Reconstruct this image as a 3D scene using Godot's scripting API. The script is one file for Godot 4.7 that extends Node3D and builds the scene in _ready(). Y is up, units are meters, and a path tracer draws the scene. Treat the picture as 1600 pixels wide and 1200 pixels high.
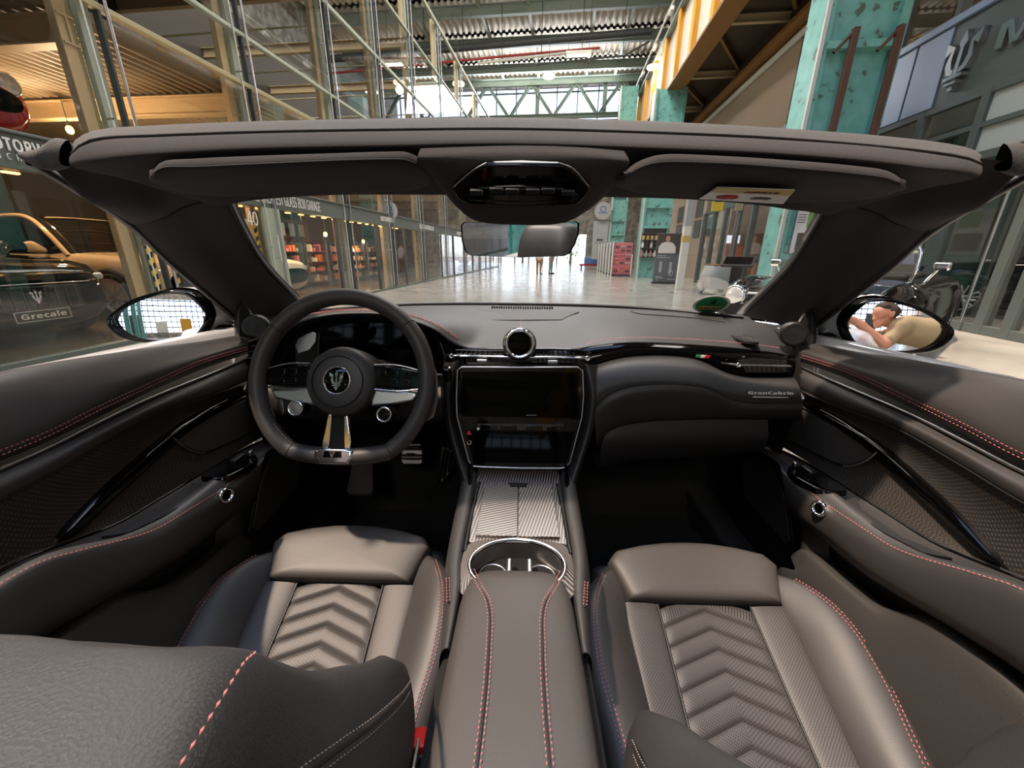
extends Node3D

var M := {}          # materials by name
var used := {}       # names taken at top level
var CAR: Node3D

func V(x: float, y: float, z: float) -> Vector3:
	return Vector3(x, y, z)

# ---------- bookkeeping ----------
func tag(o: Node, label := "", category := "", group := "", kind := "") -> Node:
	if label: o.set_meta("label", label)
	if category: o.set_meta("category", category)
	if group: o.set_meta("group", group)
	if kind: o.set_meta("kind", kind)
	return o

func numbered(called: String) -> String:
	if not used.has(called):
		used[called] = 0
		return called
	used[called] += 1
	return "%s_%03d" % [called, used[called]]

func thing(called: String, label: String, category: String, at := Vector3.ZERO, turn := 0.0, group := "") -> Node3D:
	var o := Node3D.new()
	o.name = numbered(called)
	add_child(o)
	o.position = at
	o.rotation.y = turn
	tag(o, label, category, group)
	return o

func holder(called: String, parent: Node, label := "") -> Node3D:
	var o := Node3D.new()
	o.name = called
	parent.add_child(o, true)
	tag(o, label)
	return o

func obj(called: String, mesh: Mesh, mat: Material, parent: Node = null, label := "") -> MeshInstance3D:
	var o := MeshInstance3D.new()
	o.mesh = mesh
	o.material_override = mat
	if parent:
		o.name = called
		parent.add_child(o, true)
	else:
		o.name = numbered(called)
		add_child(o)
	tag(o, label)
	return o

func struct(called: String, mesh: Mesh, mat: Material) -> MeshInstance3D:
	var o := obj(called, mesh, mat)
	o.set_meta("kind", "structure")
	return o

func stuff(o: Node) -> Node:
	o.set_meta("kind", "stuff")
	return o

# ---------- curves ----------
func cr_at(p: Array, i: int, t: float, closed: bool) -> Vector3:
	var n := p.size()
	var a: Vector3
	var d: Vector3
	var b: Vector3 = p[i % n]
	var c: Vector3 = p[(i + 1) % n]
	if closed:
		a = p[(i - 1 + n) % n]
		d = p[(i + 2) % n]
	else:
		a = p[i - 1] if i > 0 else b * 2.0 - c
		d = p[i + 2] if i + 2 < n else c * 2.0 - b
	var l0 := pow(maxf(a.distance_squared_to(b), 1e-12), 0.25)
	var l1 := pow(maxf(b.distance_squared_to(c), 1e-12), 0.25)
	var l2 := pow(maxf(c.distance_squared_to(d), 1e-12), 0.25)
	var m1 := (c - b) + l1 * ((b - a) / l0 - (c - a) / (l0 + l1))
	var m2 := (c - b) + l1 * ((d - c) / l2 - (d - b) / (l1 + l2))
	var t2 := t * t
	var t3 := t2 * t
	return b * (2 * t3 - 3 * t2 + 1) + m1 * (t3 - 2 * t2 + t) + c * (3 * t2 - 2 * t3) + m2 * (t3 - t2)

# n + 1 points (n when closed) evenly along a smooth curve through p
func curve(p: Array, n: int, closed := false) -> Array:
	var segs := p.size() if closed else p.size() - 1
	if segs == 1:
		var two := []
		for k in n + 1:
			two.append((p[0] as Vector3).lerp(p[1], float(k) / n))
		return two
	var fine := []
	for i in segs:
		for k in 12:
			fine.append(cr_at(p, i, k / 12.0, closed))
	fine.append(p[0] if closed else p[-1])
	return even(fine, n, closed)

func even(fine: Array, n: int, closed := false) -> Array:
	var acc := [0.0]
	for i in range(1, fine.size()):
		acc.append(acc[-1] + (fine[i] as Vector3).distance_to(fine[i - 1]))
	var out := []
	var j := 0
	for k in (n if closed else n + 1):
		var s: float = acc[-1] * k / n
		while j < fine.size() - 2 and acc[j + 1] < s:
			j += 1
		var l: float = acc[j + 1] - acc[j]
		out.append((fine[j] as Vector3).lerp(fine[j + 1], clampf((s - acc[j]) / maxf(l, 1e-9), 0, 1)))
	return out

func moved(p: Array, by: Vector3) -> Array:
	var out := []
	for q in p: out.append(q + by)
	return out

func flipx(p: Array, s := -1.0) -> Array:
	var out := []
	for q in p: out.append(Vector3(q.x * s, q.y, q.z))
	return out

func scaled_loop(p: Array, k: float, by := Vector3.ZERO) -> Array:
	var c := middle(p)
	var out := []
	for q in p: out.append(c + (q - c) * k + by)
	return out

func middle(p: Array) -> Vector3:
	var c := Vector3.ZERO
	for q in p: c += q
	return c / p.size()

# ---------- meshes ----------
func raw(v: PackedVector3Array, nrm: PackedVector3Array, uv: PackedVector2Array, idx: PackedInt32Array) -> ArrayMesh:
	var a := []
	a.resize(Mesh.ARRAY_MAX)
	a[Mesh.ARRAY_VERTEX] = v
	a[Mesh.ARRAY_NORMAL] = nrm
	a[Mesh.ARRAY_TEX_UV] = uv
	a[Mesh.ARRAY_INDEX] = idx
	var m := ArrayMesh.new()
	m.add_surface_from_arrays(Mesh.PRIMITIVE_TRIANGLES, a)
	return m

# rows of points; wu closes each row on itself, wv joins the last row to the first; cap closes both ends
func grid(rows: Array, wu := false, wv := false, cap := false) -> ArrayMesh:
	var nr := rows.size()
	var nc: int = rows[0].size()
	var v := PackedVector3Array()
	var uv := PackedVector2Array()
	var nrm := PackedVector3Array()
	var idx := PackedInt32Array()
	var vv := 0.0
	for i in nr:
		if i > 0: vv += (rows[i][nc / 2] as Vector3).distance_to(rows[i - 1][nc / 2])
		var uu := 0.0
		for j in nc:
			if j > 0: uu += (rows[i][j] as Vector3).distance_to(rows[i][j - 1])
			v.append(rows[i][j])
			uv.append(Vector2(uu, vv))
			nrm.append(Vector3.ZERO)
	for i in (nr if wv else nr - 1):
		for j in (nc if wu else nc - 1):
			var a := i * nc + j
			var b := i * nc + (j + 1) % nc
			var c := ((i + 1) % nr) * nc + (j + 1) % nc
			var d := ((i + 1) % nr) * nc + j
			for t in [[a, b, c], [a, c, d]]:
				var fn := (v[t[2]] - v[t[0]]).cross(v[t[1]] - v[t[0]])
				for q in t:
					nrm[q] += fn
					idx.append(q)
	for i in nrm.size():
		nrm[i] = nrm[i].normalized() if nrm[i].length_squared() > 1e-24 else Vector3.UP
	if cap:
		for e in [0, nr - 1]:
			var c := middle(rows[e])
			var fn := Vector3.ZERO
			for j in nc:
				fn += ((rows[e][j] as Vector3) - c).cross((rows[e][(j + 1) % nc] as Vector3) - c)
			if e == 0: fn = -fn
			fn = -fn.normalized()
			var base := v.size()
			v.append(c); uv.append(Vector2.ZERO); nrm.append(-fn)
			for j in nc:
				v.append(rows[e][j]); uv.append(Vector2(j * .01, 0)); nrm.append(-fn)
			for j in nc:
				if e == 0: idx.append_array([base, base + 1 + (j + 1) % nc, base + 1 + j])
				else: idx.append_array([base, base + 1 + j, base + 1 + (j + 1) % nc])
	return raw(v, nrm, uv, idx)

# a surface through several rails; nu steps along, nv steps from rail to rail
func skin(rails: Array, nu: int, nv := 4, smooth := true) -> ArrayMesh:
	var rs := []
	for r in rails: rs.append(curve(r, nu))
	if rails.size() == 2 or not smooth:
		var flat := []
		for i in rs.size() - 1:
			for k in (nv if i < rs.size() - 2 else nv + 1):
				var row := []
				for j in nu + 1: row.append((rs[i][j] as Vector3).lerp(rs[i + 1][j], float(k) / nv))
				flat.append(row)
		return grid(flat)
	var rows := []
	for i in rs.size() - 1:
		for k in (nv if i < rs.size() - 2 else nv + 1):
			var row := []
			for j in nu + 1:
				var col := []
				for r in rs: col.append(r[j])
				row.append(cr_at(col, i, float(k) / nv, false))
			rows.append(row)
	return grid(rows)

# rings (each a loop of key points) lofted into a closed body
func loft(rings: Array, nu: int, nv := 3, cap := true) -> ArrayMesh:
	var rs := []
	for r in rings: rs.append(curve(r, nu, true))
	var rows := []
	for i in rs.size() - 1:
		for k in (nv if i < rs.size() - 2 else nv + 1):
			var row := []
			for j in nu:
				var col := []
				for r in rs: col.append(r[j])
				row.append(cr_at(col, i, float(k) / nv, false))
			rows.append(row)
	return grid(rows, true, false, cap)

func tube(path: Array, r, sides := 8, closed := false, cap := true) -> ArrayMesh:
	var n := path.size()
	var rows := []
	var up := Vector3.UP
	for i in n:
		var a: Vector3 = path[(i - 1 + n) % n] if (closed or i > 0) else path[i]
		var b: Vector3 = path[(i + 1) % n] if (closed or i < n - 1) else path[i]
		var t := (b - a).normalized()
		if i == 0:
			up = Vector3.UP if absf(t.y) < .9 else Vector3.RIGHT
		var x := t.cross(up).normalized()
		up = x.cross(t).normalized()
		var rad: float = r[i] if r is Array else r
		var row := []
		for k in sides:
			var ang := TAU * k / sides
			row.append((path[i] as Vector3) + (x * cos(ang) + up * sin(ang)) * rad)
		rows.append(row)
	return grid(rows, true, closed, cap and not closed)

func bar(a: Vector3, b: Vector3, r: float, sides := 6) -> ArrayMesh:
	return tube([a, b], r, sides)

func lathe(profile: Array, n := 32) -> ArrayMesh:
	var rows := []
	for p in profile:
		var row := []
		for k in n:
			var a := TAU * k / n
			row.append(Vector3(p[0] * cos(a), p[1], -p[0] * sin(a)))
		rows.append(row)
	return grid(rows, true)

# box with rounded edges
func rbox(size: Vector3, r: float, seg := 1, at := Vector3.ZERO) -> ArrayMesh:
	var h := size / 2.0
	r = minf(r, minf(h.x, minf(h.y, h.z)) * .98)
	var v := PackedVector3Array()
	var nrm := PackedVector3Array()
	var uv := PackedVector2Array()
	var idx := PackedInt32Array()
	for ax in 3:
		var u := (ax + 1) % 3
		var w := (ax + 2) % 3
		var pu := []
		var pw := []
		for s in [[pu, h[u]], [pw, h[w]]]:
			for k in seg + 1: s[0].append(-s[1] + r * k / seg)
			for k in seg + 1: s[0].append(s[1] - r + r * k / seg)
		for sgn in [-1.0, 1.0]:
			var base := v.size()
			for a in pu:
				for b in pw:
					var p := Vector3.ZERO
					p[ax] = sgn * h[ax]
					p[u] = a
					p[w] = b
					var q := p.clamp(-(h - Vector3.ONE * r), h - Vector3.ONE * r)
					var nn := (p - q).normalized()
					v.append(q + nn * r + at)
					nrm.append(nn)
					uv.append(Vector2(a, b))
			var m := pu.size()
			for i in m - 1:
				for j in m - 1:
					var a0 := base + i * m + j
					var q4 := [a0, a0 + m, a0 + m + 1, a0 + 1]
					if sgn > 0: idx.append_array([q4[0], q4[2], q4[1], q4[0], q4[3], q4[2]])
					else: idx.append_array([q4[0], q4[1], q4[2], q4[0], q4[2], q4[3]])
	return raw(v, nrm, uv, idx)

# plain box between two corners, with a small edge
func bx(a: Vector3, b: Vector3, r := .004) -> ArrayMesh:
	return rbox((b - a).abs(), r, 1, (a + b) / 2.0)

func at(m: Mesh, x: Transform3D) -> Array:
	return [m, x]

func join(list: Array) -> ArrayMesh:
	var st := SurfaceTool.new()
	st.begin(Mesh.PRIMITIVE_TRIANGLES)
	for e in list:
		if e is Array: st.append_from(e[0], 0, e[1])
		else: st.append_from(e, 0, Transform3D())
	return st.commit()

# closed 3D outline (roughly flat) -> plate with a rounded front edge, thick along -n
func plate(loop: Array, n: Vector3, depth: float, edge := .0, dome := .0) -> ArrayMesh:
	var c := middle(loop)
	var x := ((loop[0] as Vector3) - c).normalized()
	x = (x - n * x.dot(n)).normalized()
	var y := n.cross(x)
	var p2 := PackedVector2Array()
	for q in loop: p2.append(Vector2((q - c).dot(x), (q - c).dot(y)))
	var ins := inset2(p2, edge)
	var rows := []
	rows.append(moved(loop, -n * depth))
	var steps := 3 if edge > 0 else 0
	rows.append(moved(loop, -n * edge))
	for k in steps:
		var a := PI / 2 * (k + 1) / steps
		var row := []
		for i in loop.size():
			var off := ins[i] - p2[i]
			row.append((loop[i] as Vector3) + (x * off.x + y * off.y) * (1 - cos(a)) - n * edge * (1 - sin(a)))
		rows.append(row)
	var side := grid(rows, true)
	var tri := Geometry2D.triangulate_polygon(ins)
	var v := PackedVector3Array()
	var nr := PackedVector3Array()
	var uv := PackedVector2Array()
	var idx := PackedInt32Array()
	for i in loop.size():
		v.append(rows[-1][i]); nr.append(n); uv.append(ins[i])
	var flip := signed(p2) > 0
	for i in range(0, tri.size(), 3):
		var A := ins[tri[i]]; var B := ins[tri[i + 1]]; var C := ins[tri[i + 2]]
		if (B - A).cross(C - A) > 0: idx.append_array([tri[i], tri[i + 2], tri[i + 1]])
		else: idx.append_array([tri[i], tri[i + 1], tri[i + 2]])
	if idx.is_empty(): return side
	return join([side, raw(v, nr, uv, idx)])

func signed(p: PackedVector2Array) -> float:
	var s := 0.0
	for i in p.size(): s += p[i].cross(p[(i + 1) % p.size()])
	return s

func inset2(p: PackedVector2Array, d: float) -> PackedVector2Array:
	if d == 0: return p
	var out := PackedVector2Array()
	var s := 1.0 if signed(p) > 0 else -1.0
	var n := p.size()
	for i in n:
		var e0 := (p[i] - p[(i - 1 + n) % n]).normalized()
		var e1 := (p[(i + 1) % n] - p[i]).normalized()
		var m := (Vector2(-e0.y, e0.x) + Vector2(-e1.y, e1.x)) * s
		var l := maxf(m.length_squared() / 2.0, .3)
		out.append(p[i] + m / l * d)
	return out

# cushion-like body over a closed outline: flat base, domed towards n
func pillow(loop: Array, n: Vector3, h: float, depth := 0.0, steps := 5, power := 2.6) -> ArrayMesh:
	var c := middle(loop)
	var rows := []
	if depth > 0: rows.append(moved(loop, -n * depth))
	for k in steps + 1:
		var t := float(k) / steps
		var a := t * PI / 2
		var sc := pow(maxf(cos(a), 0.0), 2.0 / power)
		var up := pow(sin(a), 2.0 / power)
		if k == steps: sc = 0.0
		var row := []
		for q in loop: row.append(c + ((q as Vector3) - c) * sc + n * h * up)
		rows.append(row)
	return grid(rows, true)

# poly (2D) pushed out along +z by depth
func prism(poly: Array, depth: float, edge := 0.0) -> ArrayMesh:
	var loop := []
	for q in poly: loop.append(Vector3(q[0], q[1], depth))
	return plate(loop, Vector3.BACK, depth, edge)

func face(at_: Vector3, n: Vector3, up := Vector3.UP) -> Transform3D:   # local +z looks along n
	var z := n.normalized()
	var x := up.cross(z).normalized()
	return Transform3D(Basis(x, z.cross(x), z), at_)

func text(s: String, size: float, depth := .001, font := "Droid Sans", weight := 400, italic := false) -> TextMesh:
	var t := TextMesh.new()
	var f := SystemFont.new()
	f.font_names = PackedStringArray([font])
	f.font_weight = weight
	f.font_italic = italic
	t.font = f
	t.text = s
	t.font_size = 32
	t.pixel_size = size / 32.0
	t.depth = depth
	t.curve_step = 1.5
	return t

# a row of thread stitches along a curve
func stitches(path: Array, lift: Vector3, step := .0060, long := .0049, r := .0008) -> ArrayMesh:
	var total := 0.0
	for i in path.size() - 1: total += (path[i + 1] as Vector3).distance_to(path[i])
	var n := int(total / step)
	var p := even(path, n)
	var v := PackedVector3Array()
	var nr := PackedVector3Array()
	var uv := PackedVector2Array()
	var idx := PackedInt32Array()
	for i in n:
		var a: Vector3 = p[i] + lift
		var d: Vector3 = ((p[i + 1] as Vector3) - p[i])
		var b := a + d * (long / step)
		var side := d.cross(lift).normalized()
		var up := side.cross(d).normalized()
		if up.dot(lift) < 0: up = -up
		var m := (a + b) / 2.0
		var base := v.size()
		for q in [a - up * r, b - up * r, m + side * r, m - side * r, m + up * r * 1.2, a.lerp(b, .2) + up * r * .8, a.lerp(b, .8) + up * r * .8]:
			v.append(q); uv.append(Vector2.ZERO)
			nr.append((q - m + up * r).normalized())
		for t in [[0, 2, 5], [0, 5, 3], [5, 2, 4], [5, 4, 3], [4, 2, 6], [4, 6, 3], [6, 2, 1], [6, 1, 3]]:
			var w := (v[base + t[2]] - v[base + t[0]]).cross(v[base + t[1]] - v[base + t[0]])
			if w.dot(nr[base + t[0]] + nr[base + t[1]] + nr[base + t[2]]) > 0: idx.append_array([base + t[0], base + t[1], base + t[2]])
			else: idx.append_array([base + t[0], base + t[2], base + t[1]])
	return raw(v, nr, uv, idx)

func shift_side(path: Array, lift: Vector3, d: float) -> Array:
	var out := []
	var n := path.size()
	for i in n:
		var t: Vector3 = ((path[mini(i + 1, n - 1)] as Vector3) - path[maxi(i - 1, 0)]).normalized()
		out.append((path[i] as Vector3) + t.cross(lift).normalized() * d)
	return out

func seam(path: Array, lift: Vector3, parent: Node, rows := 2, gap := .0035, mat := "red") -> void:
	var p := curve(path, 60)
	var list := []
	if rows == 1: list.append(stitches(p, lift))
	else:
		for s in [-1, 1]: list.append(stitches(shift_side(p, lift, s * gap), lift))
	stuff(obj("stitching", join(list), M[mat], parent))
	if rows == 2: obj("piping", tube(moved(p, lift * -.6), .0012, 6), M.leather_deep, parent)

# ---------- materials ----------
func mat(called: String, c: Color, rough := .5, metal := 0.0) -> StandardMaterial3D:
	var m := StandardMaterial3D.new()
	m.resource_name = called
	m.albedo_color = c
	m.roughness = rough
	m.metallic = metal
	M[called] = m
	return m

func noise_tex(freq: float, kind := FastNoiseLite.TYPE_SIMPLEX_SMOOTH, normal := false, bump := 4.0, size := 256, ramp: Gradient = null, oct := 3) -> NoiseTexture2D:
	var n := FastNoiseLite.new()
	n.noise_type = kind
	n.frequency = freq
	n.fractal_octaves = oct
	n.seed = 7
	var t := NoiseTexture2D.new()
	t.width = size
	t.height = size
	t.seamless = true
	t.noise = n
	t.as_normal_map = normal
	t.bump_strength = bump
	if ramp: t.color_ramp = ramp
	return t

func ramp(a: Color, b: Color, lo := 0.0, hi := 1.0) -> Gradient:
	var g := Gradient.new()
	g.offsets = PackedFloat32Array([lo, hi])
	g.colors = PackedColorArray([a, b])
	return g

func tri(m: StandardMaterial3D, s: float) -> StandardMaterial3D:
	m.uv1_triplanar = true
	m.uv1_scale = Vector3.ONE * s
	return m

func grain(m: StandardMaterial3D, tex: Texture2D, depth: float, s: float) -> StandardMaterial3D:
	m.normal_enabled = true
	m.normal_texture = tex
	m.normal_scale = depth
	return tri(m, s)

# small repeating picture: f(u, v) -> Color
func picture(n: int, f: Callable) -> ImageTexture:
	var im := Image.create(n, n, false, Image.FORMAT_RGB8)
	for y in n:
		for x in n:
			im.set_pixel(x, y, f.call((x + .5) / n, (y + .5) / n))
	return ImageTexture.create_from_image(im)

func patterned(called: String, tex: Texture2D, pitch: float, rough := .55) -> StandardMaterial3D:
	var m := mat(called, Color.WHITE, rough)
	m.albedo_texture = tex
	m.uv1_scale = Vector3(1 / pitch, 1 / pitch, 1)
	return m

func make_materials() -> void:
	var hide := noise_tex(.09, FastNoiseLite.TYPE_CELLULAR, true, 3.0, 256, null, 2)
	var nap := noise_tex(.25, FastNoiseLite.TYPE_SIMPLEX_SMOOTH, true, 6.0, 256)
	grain(mat("leather", Color(.215, .207, .205), .5), hide, .22, 22)
	grain(mat("leather_coarse", Color(.215, .21, .207), .62), hide, .8, 20)
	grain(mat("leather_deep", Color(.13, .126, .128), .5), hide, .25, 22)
	grain(mat("leather_light", Color(.262, .248, .238), .52), hide, .2, 22)
	grain(mat("dash_skin", Color(.165, .165, .17), .55), hide, .3, 22)
	grain(mat("alcantara", Color(.19, .176, .174), .97), nap, .45, 14)
	grain(mat("rubber", Color(.25, .244, .24), .8), nap, .5, 12)
	mat("black_plastic", Color(.06, .06, .062), .45)
	mat("dark_void", Color(.03, .03, .032), .8)
	grain(mat("carpet", Color(.11, .105, .10), 1.0), nap, 1.2, 12)
	var g := mat("gloss_black", Color(.018, .018, .022), .05)
	g.metallic_specular = .4
	mat("screen", Color(.012, .012, .014), .04).metallic_specular = .18
	mat("chrome", Color(.92, .92, .93), .08, 1.0)
	mat("satin", Color(.74, .74, .75), .3, 1.0)
	mat("alu", Color(.62, .61, .60), .35, 1.0)
	mat("mirror", Color(.93, .94, .95), .01, 1.0)
	mat("red", Color(.76, .44, .45), .75)
	mat("thread", Color(.62, .58, .55), .7)
	mat("buckle_red", Color(.80, .06, .07), .35)
	mat("white_print", Color(.85, .84, .82), .5)
	mat("yellow_print", Color(.78, .66, .36), .6)
	mat("black_print", Color(.12, .12, .12), .6)
	mat("red_print", Color(.75, .08, .12), .5)
	mat("green_print", Color(.10, .50, .30), .5)
	var paint := mat("silver_paint", Color(.80, .80, .81), .22, .25)
	paint.clearcoat_enabled = true
	var pane := mat("pane", Color(.10, .12, .12, .03), .0)
	pane.transparency = BaseMaterial3D.TRANSPARENCY_ALPHA
	patterned("carbon", picture(32, func(u, v): return Color(.50, .47, .45) if fposmod(u + v, 1.0) < .5 else Color(.14, .13, .13)), .0085, .3).clearcoat_enabled = true
	var holes := func(u, v):
		var a := Vector2(u - .5, v - .5).length()
		var b := Vector2(absf(absf(u - .5) - .5), absf(absf(v - .5) - .5)).length()
		return Color(.07, .065, .065) if minf(a, b) < .19 else Color(.285, .27, .26)
	patterned("perforated", picture(48, holes), .0052, .55)
	var hexes := func(u, v):
		var a := Vector2(u - .5, v - .5).length()
		var b := Vector2(absf(absf(u - .5) - .5), absf(absf(v - .5) - .5)).length()
		return Color(.30, .28, .27) if minf(a, b) < .2 else Color(.155, .147, .143)
	patterned("dotted_leather", picture(48, hexes), .0085, .55)
	patterned("speaker_mesh", picture(48, func(u, v): return Color(.05, .05, .05) if Vector2(u - .5, (v - .5) * 1.5).length() < .30 else Color(.26, .25, .24)), .0055, .4)
	patterned("weave", picture(64, func(u, v): return Color(.30, .28, .26) if sin(v * TAU * 4 + sin(u * TAU) * .8) * cos(u * TAU * 3 + v * 9) > .1 else Color(.15, .14, .135)), .02, .8)
	patterned("ribbed", picture(16, func(u, v): return Color(.24, .24, .24) if u < .5 else Color(.08, .08, .08)), .005, .6)

# ---------- windscreen frame, visors, mirror ----------
func both(f: Callable) -> void:
	f.call(1.0)
	f.call(-1.0)

func trident(h: float, depth: float) -> ArrayMesh:
	var k := h
	var mid := prism([[-.05 * k, -.5 * k], [.05 * k, -.5 * k], [.035 * k, .22 * k], [.09 * k, .30 * k], [0, .5 * k], [-.09 * k, .30 * k], [-.035 * k, .22 * k]], depth)
	var list := [mid]
	for s in [1.0, -1.0]:
		var p := [[.06 * k * s, -.22 * k], [.2 * k * s, -.18 * k], [.28 * k * s, .0], [.22 * k * s, .24 * k], [.34 * k * s, .16 * k], [.36 * k * s, .40 * k], [.16 * k * s, .28 * k], [.17 * k * s, .05 * k], [.12 * k * s, -.10 * k], [.06 * k * s, -.13 * k]]
		list.append(prism(p, depth))
	list.append(bx(Vector3(-.20 * k, -.30 * k, 0), Vector3(.20 * k, -.24 * k, depth * 1.3), .0002))
	list.append(bx(Vector3(-.12 * k, -.40 * k, 0), Vector3(.12 * k, -.35 * k, depth * 1.3), .0002))
	return join(list)

func build_header() -> void:
	var h := holder("windscreen_frame", CAR)
	# outer strip across the top of the frame
	var top_edge := [V(-.623, 1.285, -.6), V(-.631, 1.299, -.62), V(-.622, 1.313, -.64), V(-.546, 1.326, -.665), V(-.414, 1.338, -.69), V(-.218, 1.345, -.7), V(-.019, 1.348, -.705), V(.177, 1.343, -.7), V(.367, 1.332, -.69), V(.521, 1.315, -.665), V(.592, 1.3, -.64), V(.609, 1.289, -.62), V(.603, 1.278, -.6)]
	var low_edge := [V(-.614, 1.271, -.585), V(-.598, 1.285, -.59), V(-.587, 1.296, -.61), V(-.525, 1.306, -.635), V(-.398, 1.317, -.66), V(-.21, 1.323, -.67), V(-.018, 1.326, -.675), V(.171, 1.321, -.67), V(.354, 1.312, -.66), V(.492, 1.296, -.635), V(.56, 1.282, -.61), V(.58, 1.272, -.59), V(.593, 1.265, -.585)]
	obj("top_rail", skin([moved(low_edge, V(0, -.004, -.01)), low_edge, moved(low_edge, V(0, .004, -.004)), top_edge, moved(top_edge, V(0, .004, -.03)), moved(top_edge, V(0, -.004, -.10)), moved(top_edge, V(0, -.03, -.13))], 80, 3), M.rubber, h)
	# cloth-covered inside of the frame: from the strip down and forward to the glass
	var a := [V(-.611, 1.269, -.583), V(-.597, 1.281, -.588), V(-.583, 1.292, -.605), V(-.521, 1.302, -.63), V(-.396, 1.313, -.655), V(-.208, 1.319, -.665), V(-.018, 1.322, -.67), V(.17, 1.317, -.665), V(.351, 1.308, -.655), V(.489, 1.293, -.63), V(.556, 1.278, -.605), V(.577, 1.269, -.588), V(.591, 1.262, -.583)]
	var b := [V(-.608, 1.256, -.575), V(-.583, 1.261, -.578), V(-.552, 1.268, -.585), V(-.502, 1.276, -.6), V(-.378, 1.287, -.62), V(-.197, 1.292, -.625), V(-.017, 1.295, -.625), V(.161, 1.291, -.625), V(.336, 1.284, -.62), V(.471, 1.27, -.6), V(.526, 1.26, -.585), V(.561, 1.255, -.578), V(.586, 1.249, -.575)]
	var c := []
	var d := []
	for q in b:
		var e := 1.0 - absf(q.x) / .66
		c.append(V(q.x * .99, q.y - .006, q.z - .06))
		d.append(V(q.x * .93, q.y - .03 - .012 * e, q.z - .20))
	obj("headliner", skin([moved(a, V(0, -.001, -.006)), a, b, moved(b, V(0, -.004, -.02)), c, d], 80, 4), M.alcantara, h)
	both(func(s):
		# end of the header that turns down into the pillar
		var r0 := flipx([V(.60, 1.280, -.62), V(.585, 1.270, -.72), V(.575, 1.262, -.78), V(.583, 1.250, -.83)], s)
		var r1 := flipx([V(.640, 1.268, -.585), V(.648, 1.240, -.66), V(.655, 1.215, -.72), V(.672, 1.205, -.775)], s)
		var r2 := flipx([V(.648, 1.257, -.588), V(.672, 1.222, -.64), V(.695, 1.205, -.71), V(.724, 1.192, -.76)], s)
		var r3 := flipx([V(.652, 1.262, -.62), V(.69, 1.232, -.68), V(.73, 1.232, -.73), V(.755, 1.21, -.79)], s)
		obj("header_corner", skin([r0, flipx([V(.622, 1.270, -.594), V(.622, 1.258, -.69), V(.632, 1.235, -.745), V(.64, 1.225, -.79)], s), r1, r2, r3], 16, 5), M.alcantara, h)
		# A-pillar below it
		var p0 := flipx([V(.583, 1.250, -.83), V(.63, 1.206, -.92), V(.69, 1.117, -1.07), V(.735, .985, -1.30), V(.75, .95, -1.36)], s)
		var p1 := flipx([V(.640, 1.225, -.79), V(.69, 1.165, -.90), V(.735, 1.065, -1.05), V(.77, .955, -1.21)], s)
		var p2 := flipx([V(.672, 1.205, -.775), V(.71, 1.148, -.875), V(.745, 1.05, -1.0), V(.765, .945, -1.12)], s)
		var p3 := flipx([V(.724, 1.192, -.76), V(.752, 1.128, -.85), V(.775, 1.045, -.965), V(.785, .93, -1.10)], s)
		var p4 := flipx([V(.755, 1.21, -.79), V(.79, 1.145, -.89), V(.82, 1.05, -1.02), V(.84, .93, -1.17)], s)
		obj("pillar_trim", skin([moved(p0, V(.004 * s, .004, -.03)), p0, p1, p2, p3, p4], 24, 5), M.alcantara, h)
		obj("pillar_seal", tube(curve(moved(p0, V(0, 0, -.004)), 24), .006, 8), M.black_plastic, h)
		obj("pillar_joint", tube(curve([p0[0], p1[0], p2[0], p3[0]], 12), .0022, 6), M.dark_void, h)
		obj("side_seal", tube(curve(flipx([V(.672, 1.262, -.585), V(.724, 1.192, -.76), V(.752, 1.128, -.85), V(.775, 1.045, -.965), V(.785, .93, -1.10)], s), 30), .007, 8), M.black_plastic, h)
		# rubber flap at the end of the header
		var f0 := flipx([V(.618, 1.289, -.592), V(.632, 1.290, -.588), V(.646, 1.278, -.583), V(.660, 1.270, -.574)], s)
		var f1 := flipx([V(.620, 1.276, -.580), V(.634, 1.272, -.574), V(.646, 1.265, -.566), V(.661, 1.266, -.562)], s)
		var f2 := flipx([V(.628, 1.258, -.582), V(.640, 1.252, -.578), V(.650, 1.252, -.570), V(.660, 1.260, -.564)], s)
		var f3 := flipx([V(.632, 1.262, -.605), V(.646, 1.256, -.600), V(.654, 1.258, -.592), V(.662, 1.264, -.574)], s)
		obj("roof_latch_seal", loft([[f0[0], f1[0], f2[0], f3[0]], [f0[1], f1[1], f2[1], f3[1]], [f0[2], f1[2], f2[2], f3[2]], [f0[3], f1[3], f2[3], f3[3]]], 20, 4), M.rubber, h)
	)
	# ---- sun visors
	var vl := holder("sun_visor", CAR)
	visor(vl, [V(-.501, 1.253, -.583), V(-.492, 1.262, -.587), V(-.455, 1.267, -.595), V(-.371, 1.273, -.605), V(-.266, 1.278, -.612), V(-.195, 1.281, -.616), V(-.164, 1.281, -.618), V(-.15, 1.275, -.62)],
		[V(-.498, 1.248, -.58), V(-.487, 1.254, -.582), V(-.445, 1.257, -.59), V(-.369, 1.262, -.598), V(-.264, 1.268, -.605), V(-.194, 1.271, -.61), V(-.165, 1.271, -.613), V(-.152, 1.267, -.618)],
		[V(-.568, 1.248, -.66), V(-.582, 1.243, -.7), V(-.546, 1.241, -.74), V(-.456, 1.243, -.76), V(-.342, 1.246, -.765), V(-.249, 1.251, -.765), V(-.201, 1.253, -.76), V(-.169, 1.257, -.74)])
	var vr := holder("sun_visor", CAR)
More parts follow.
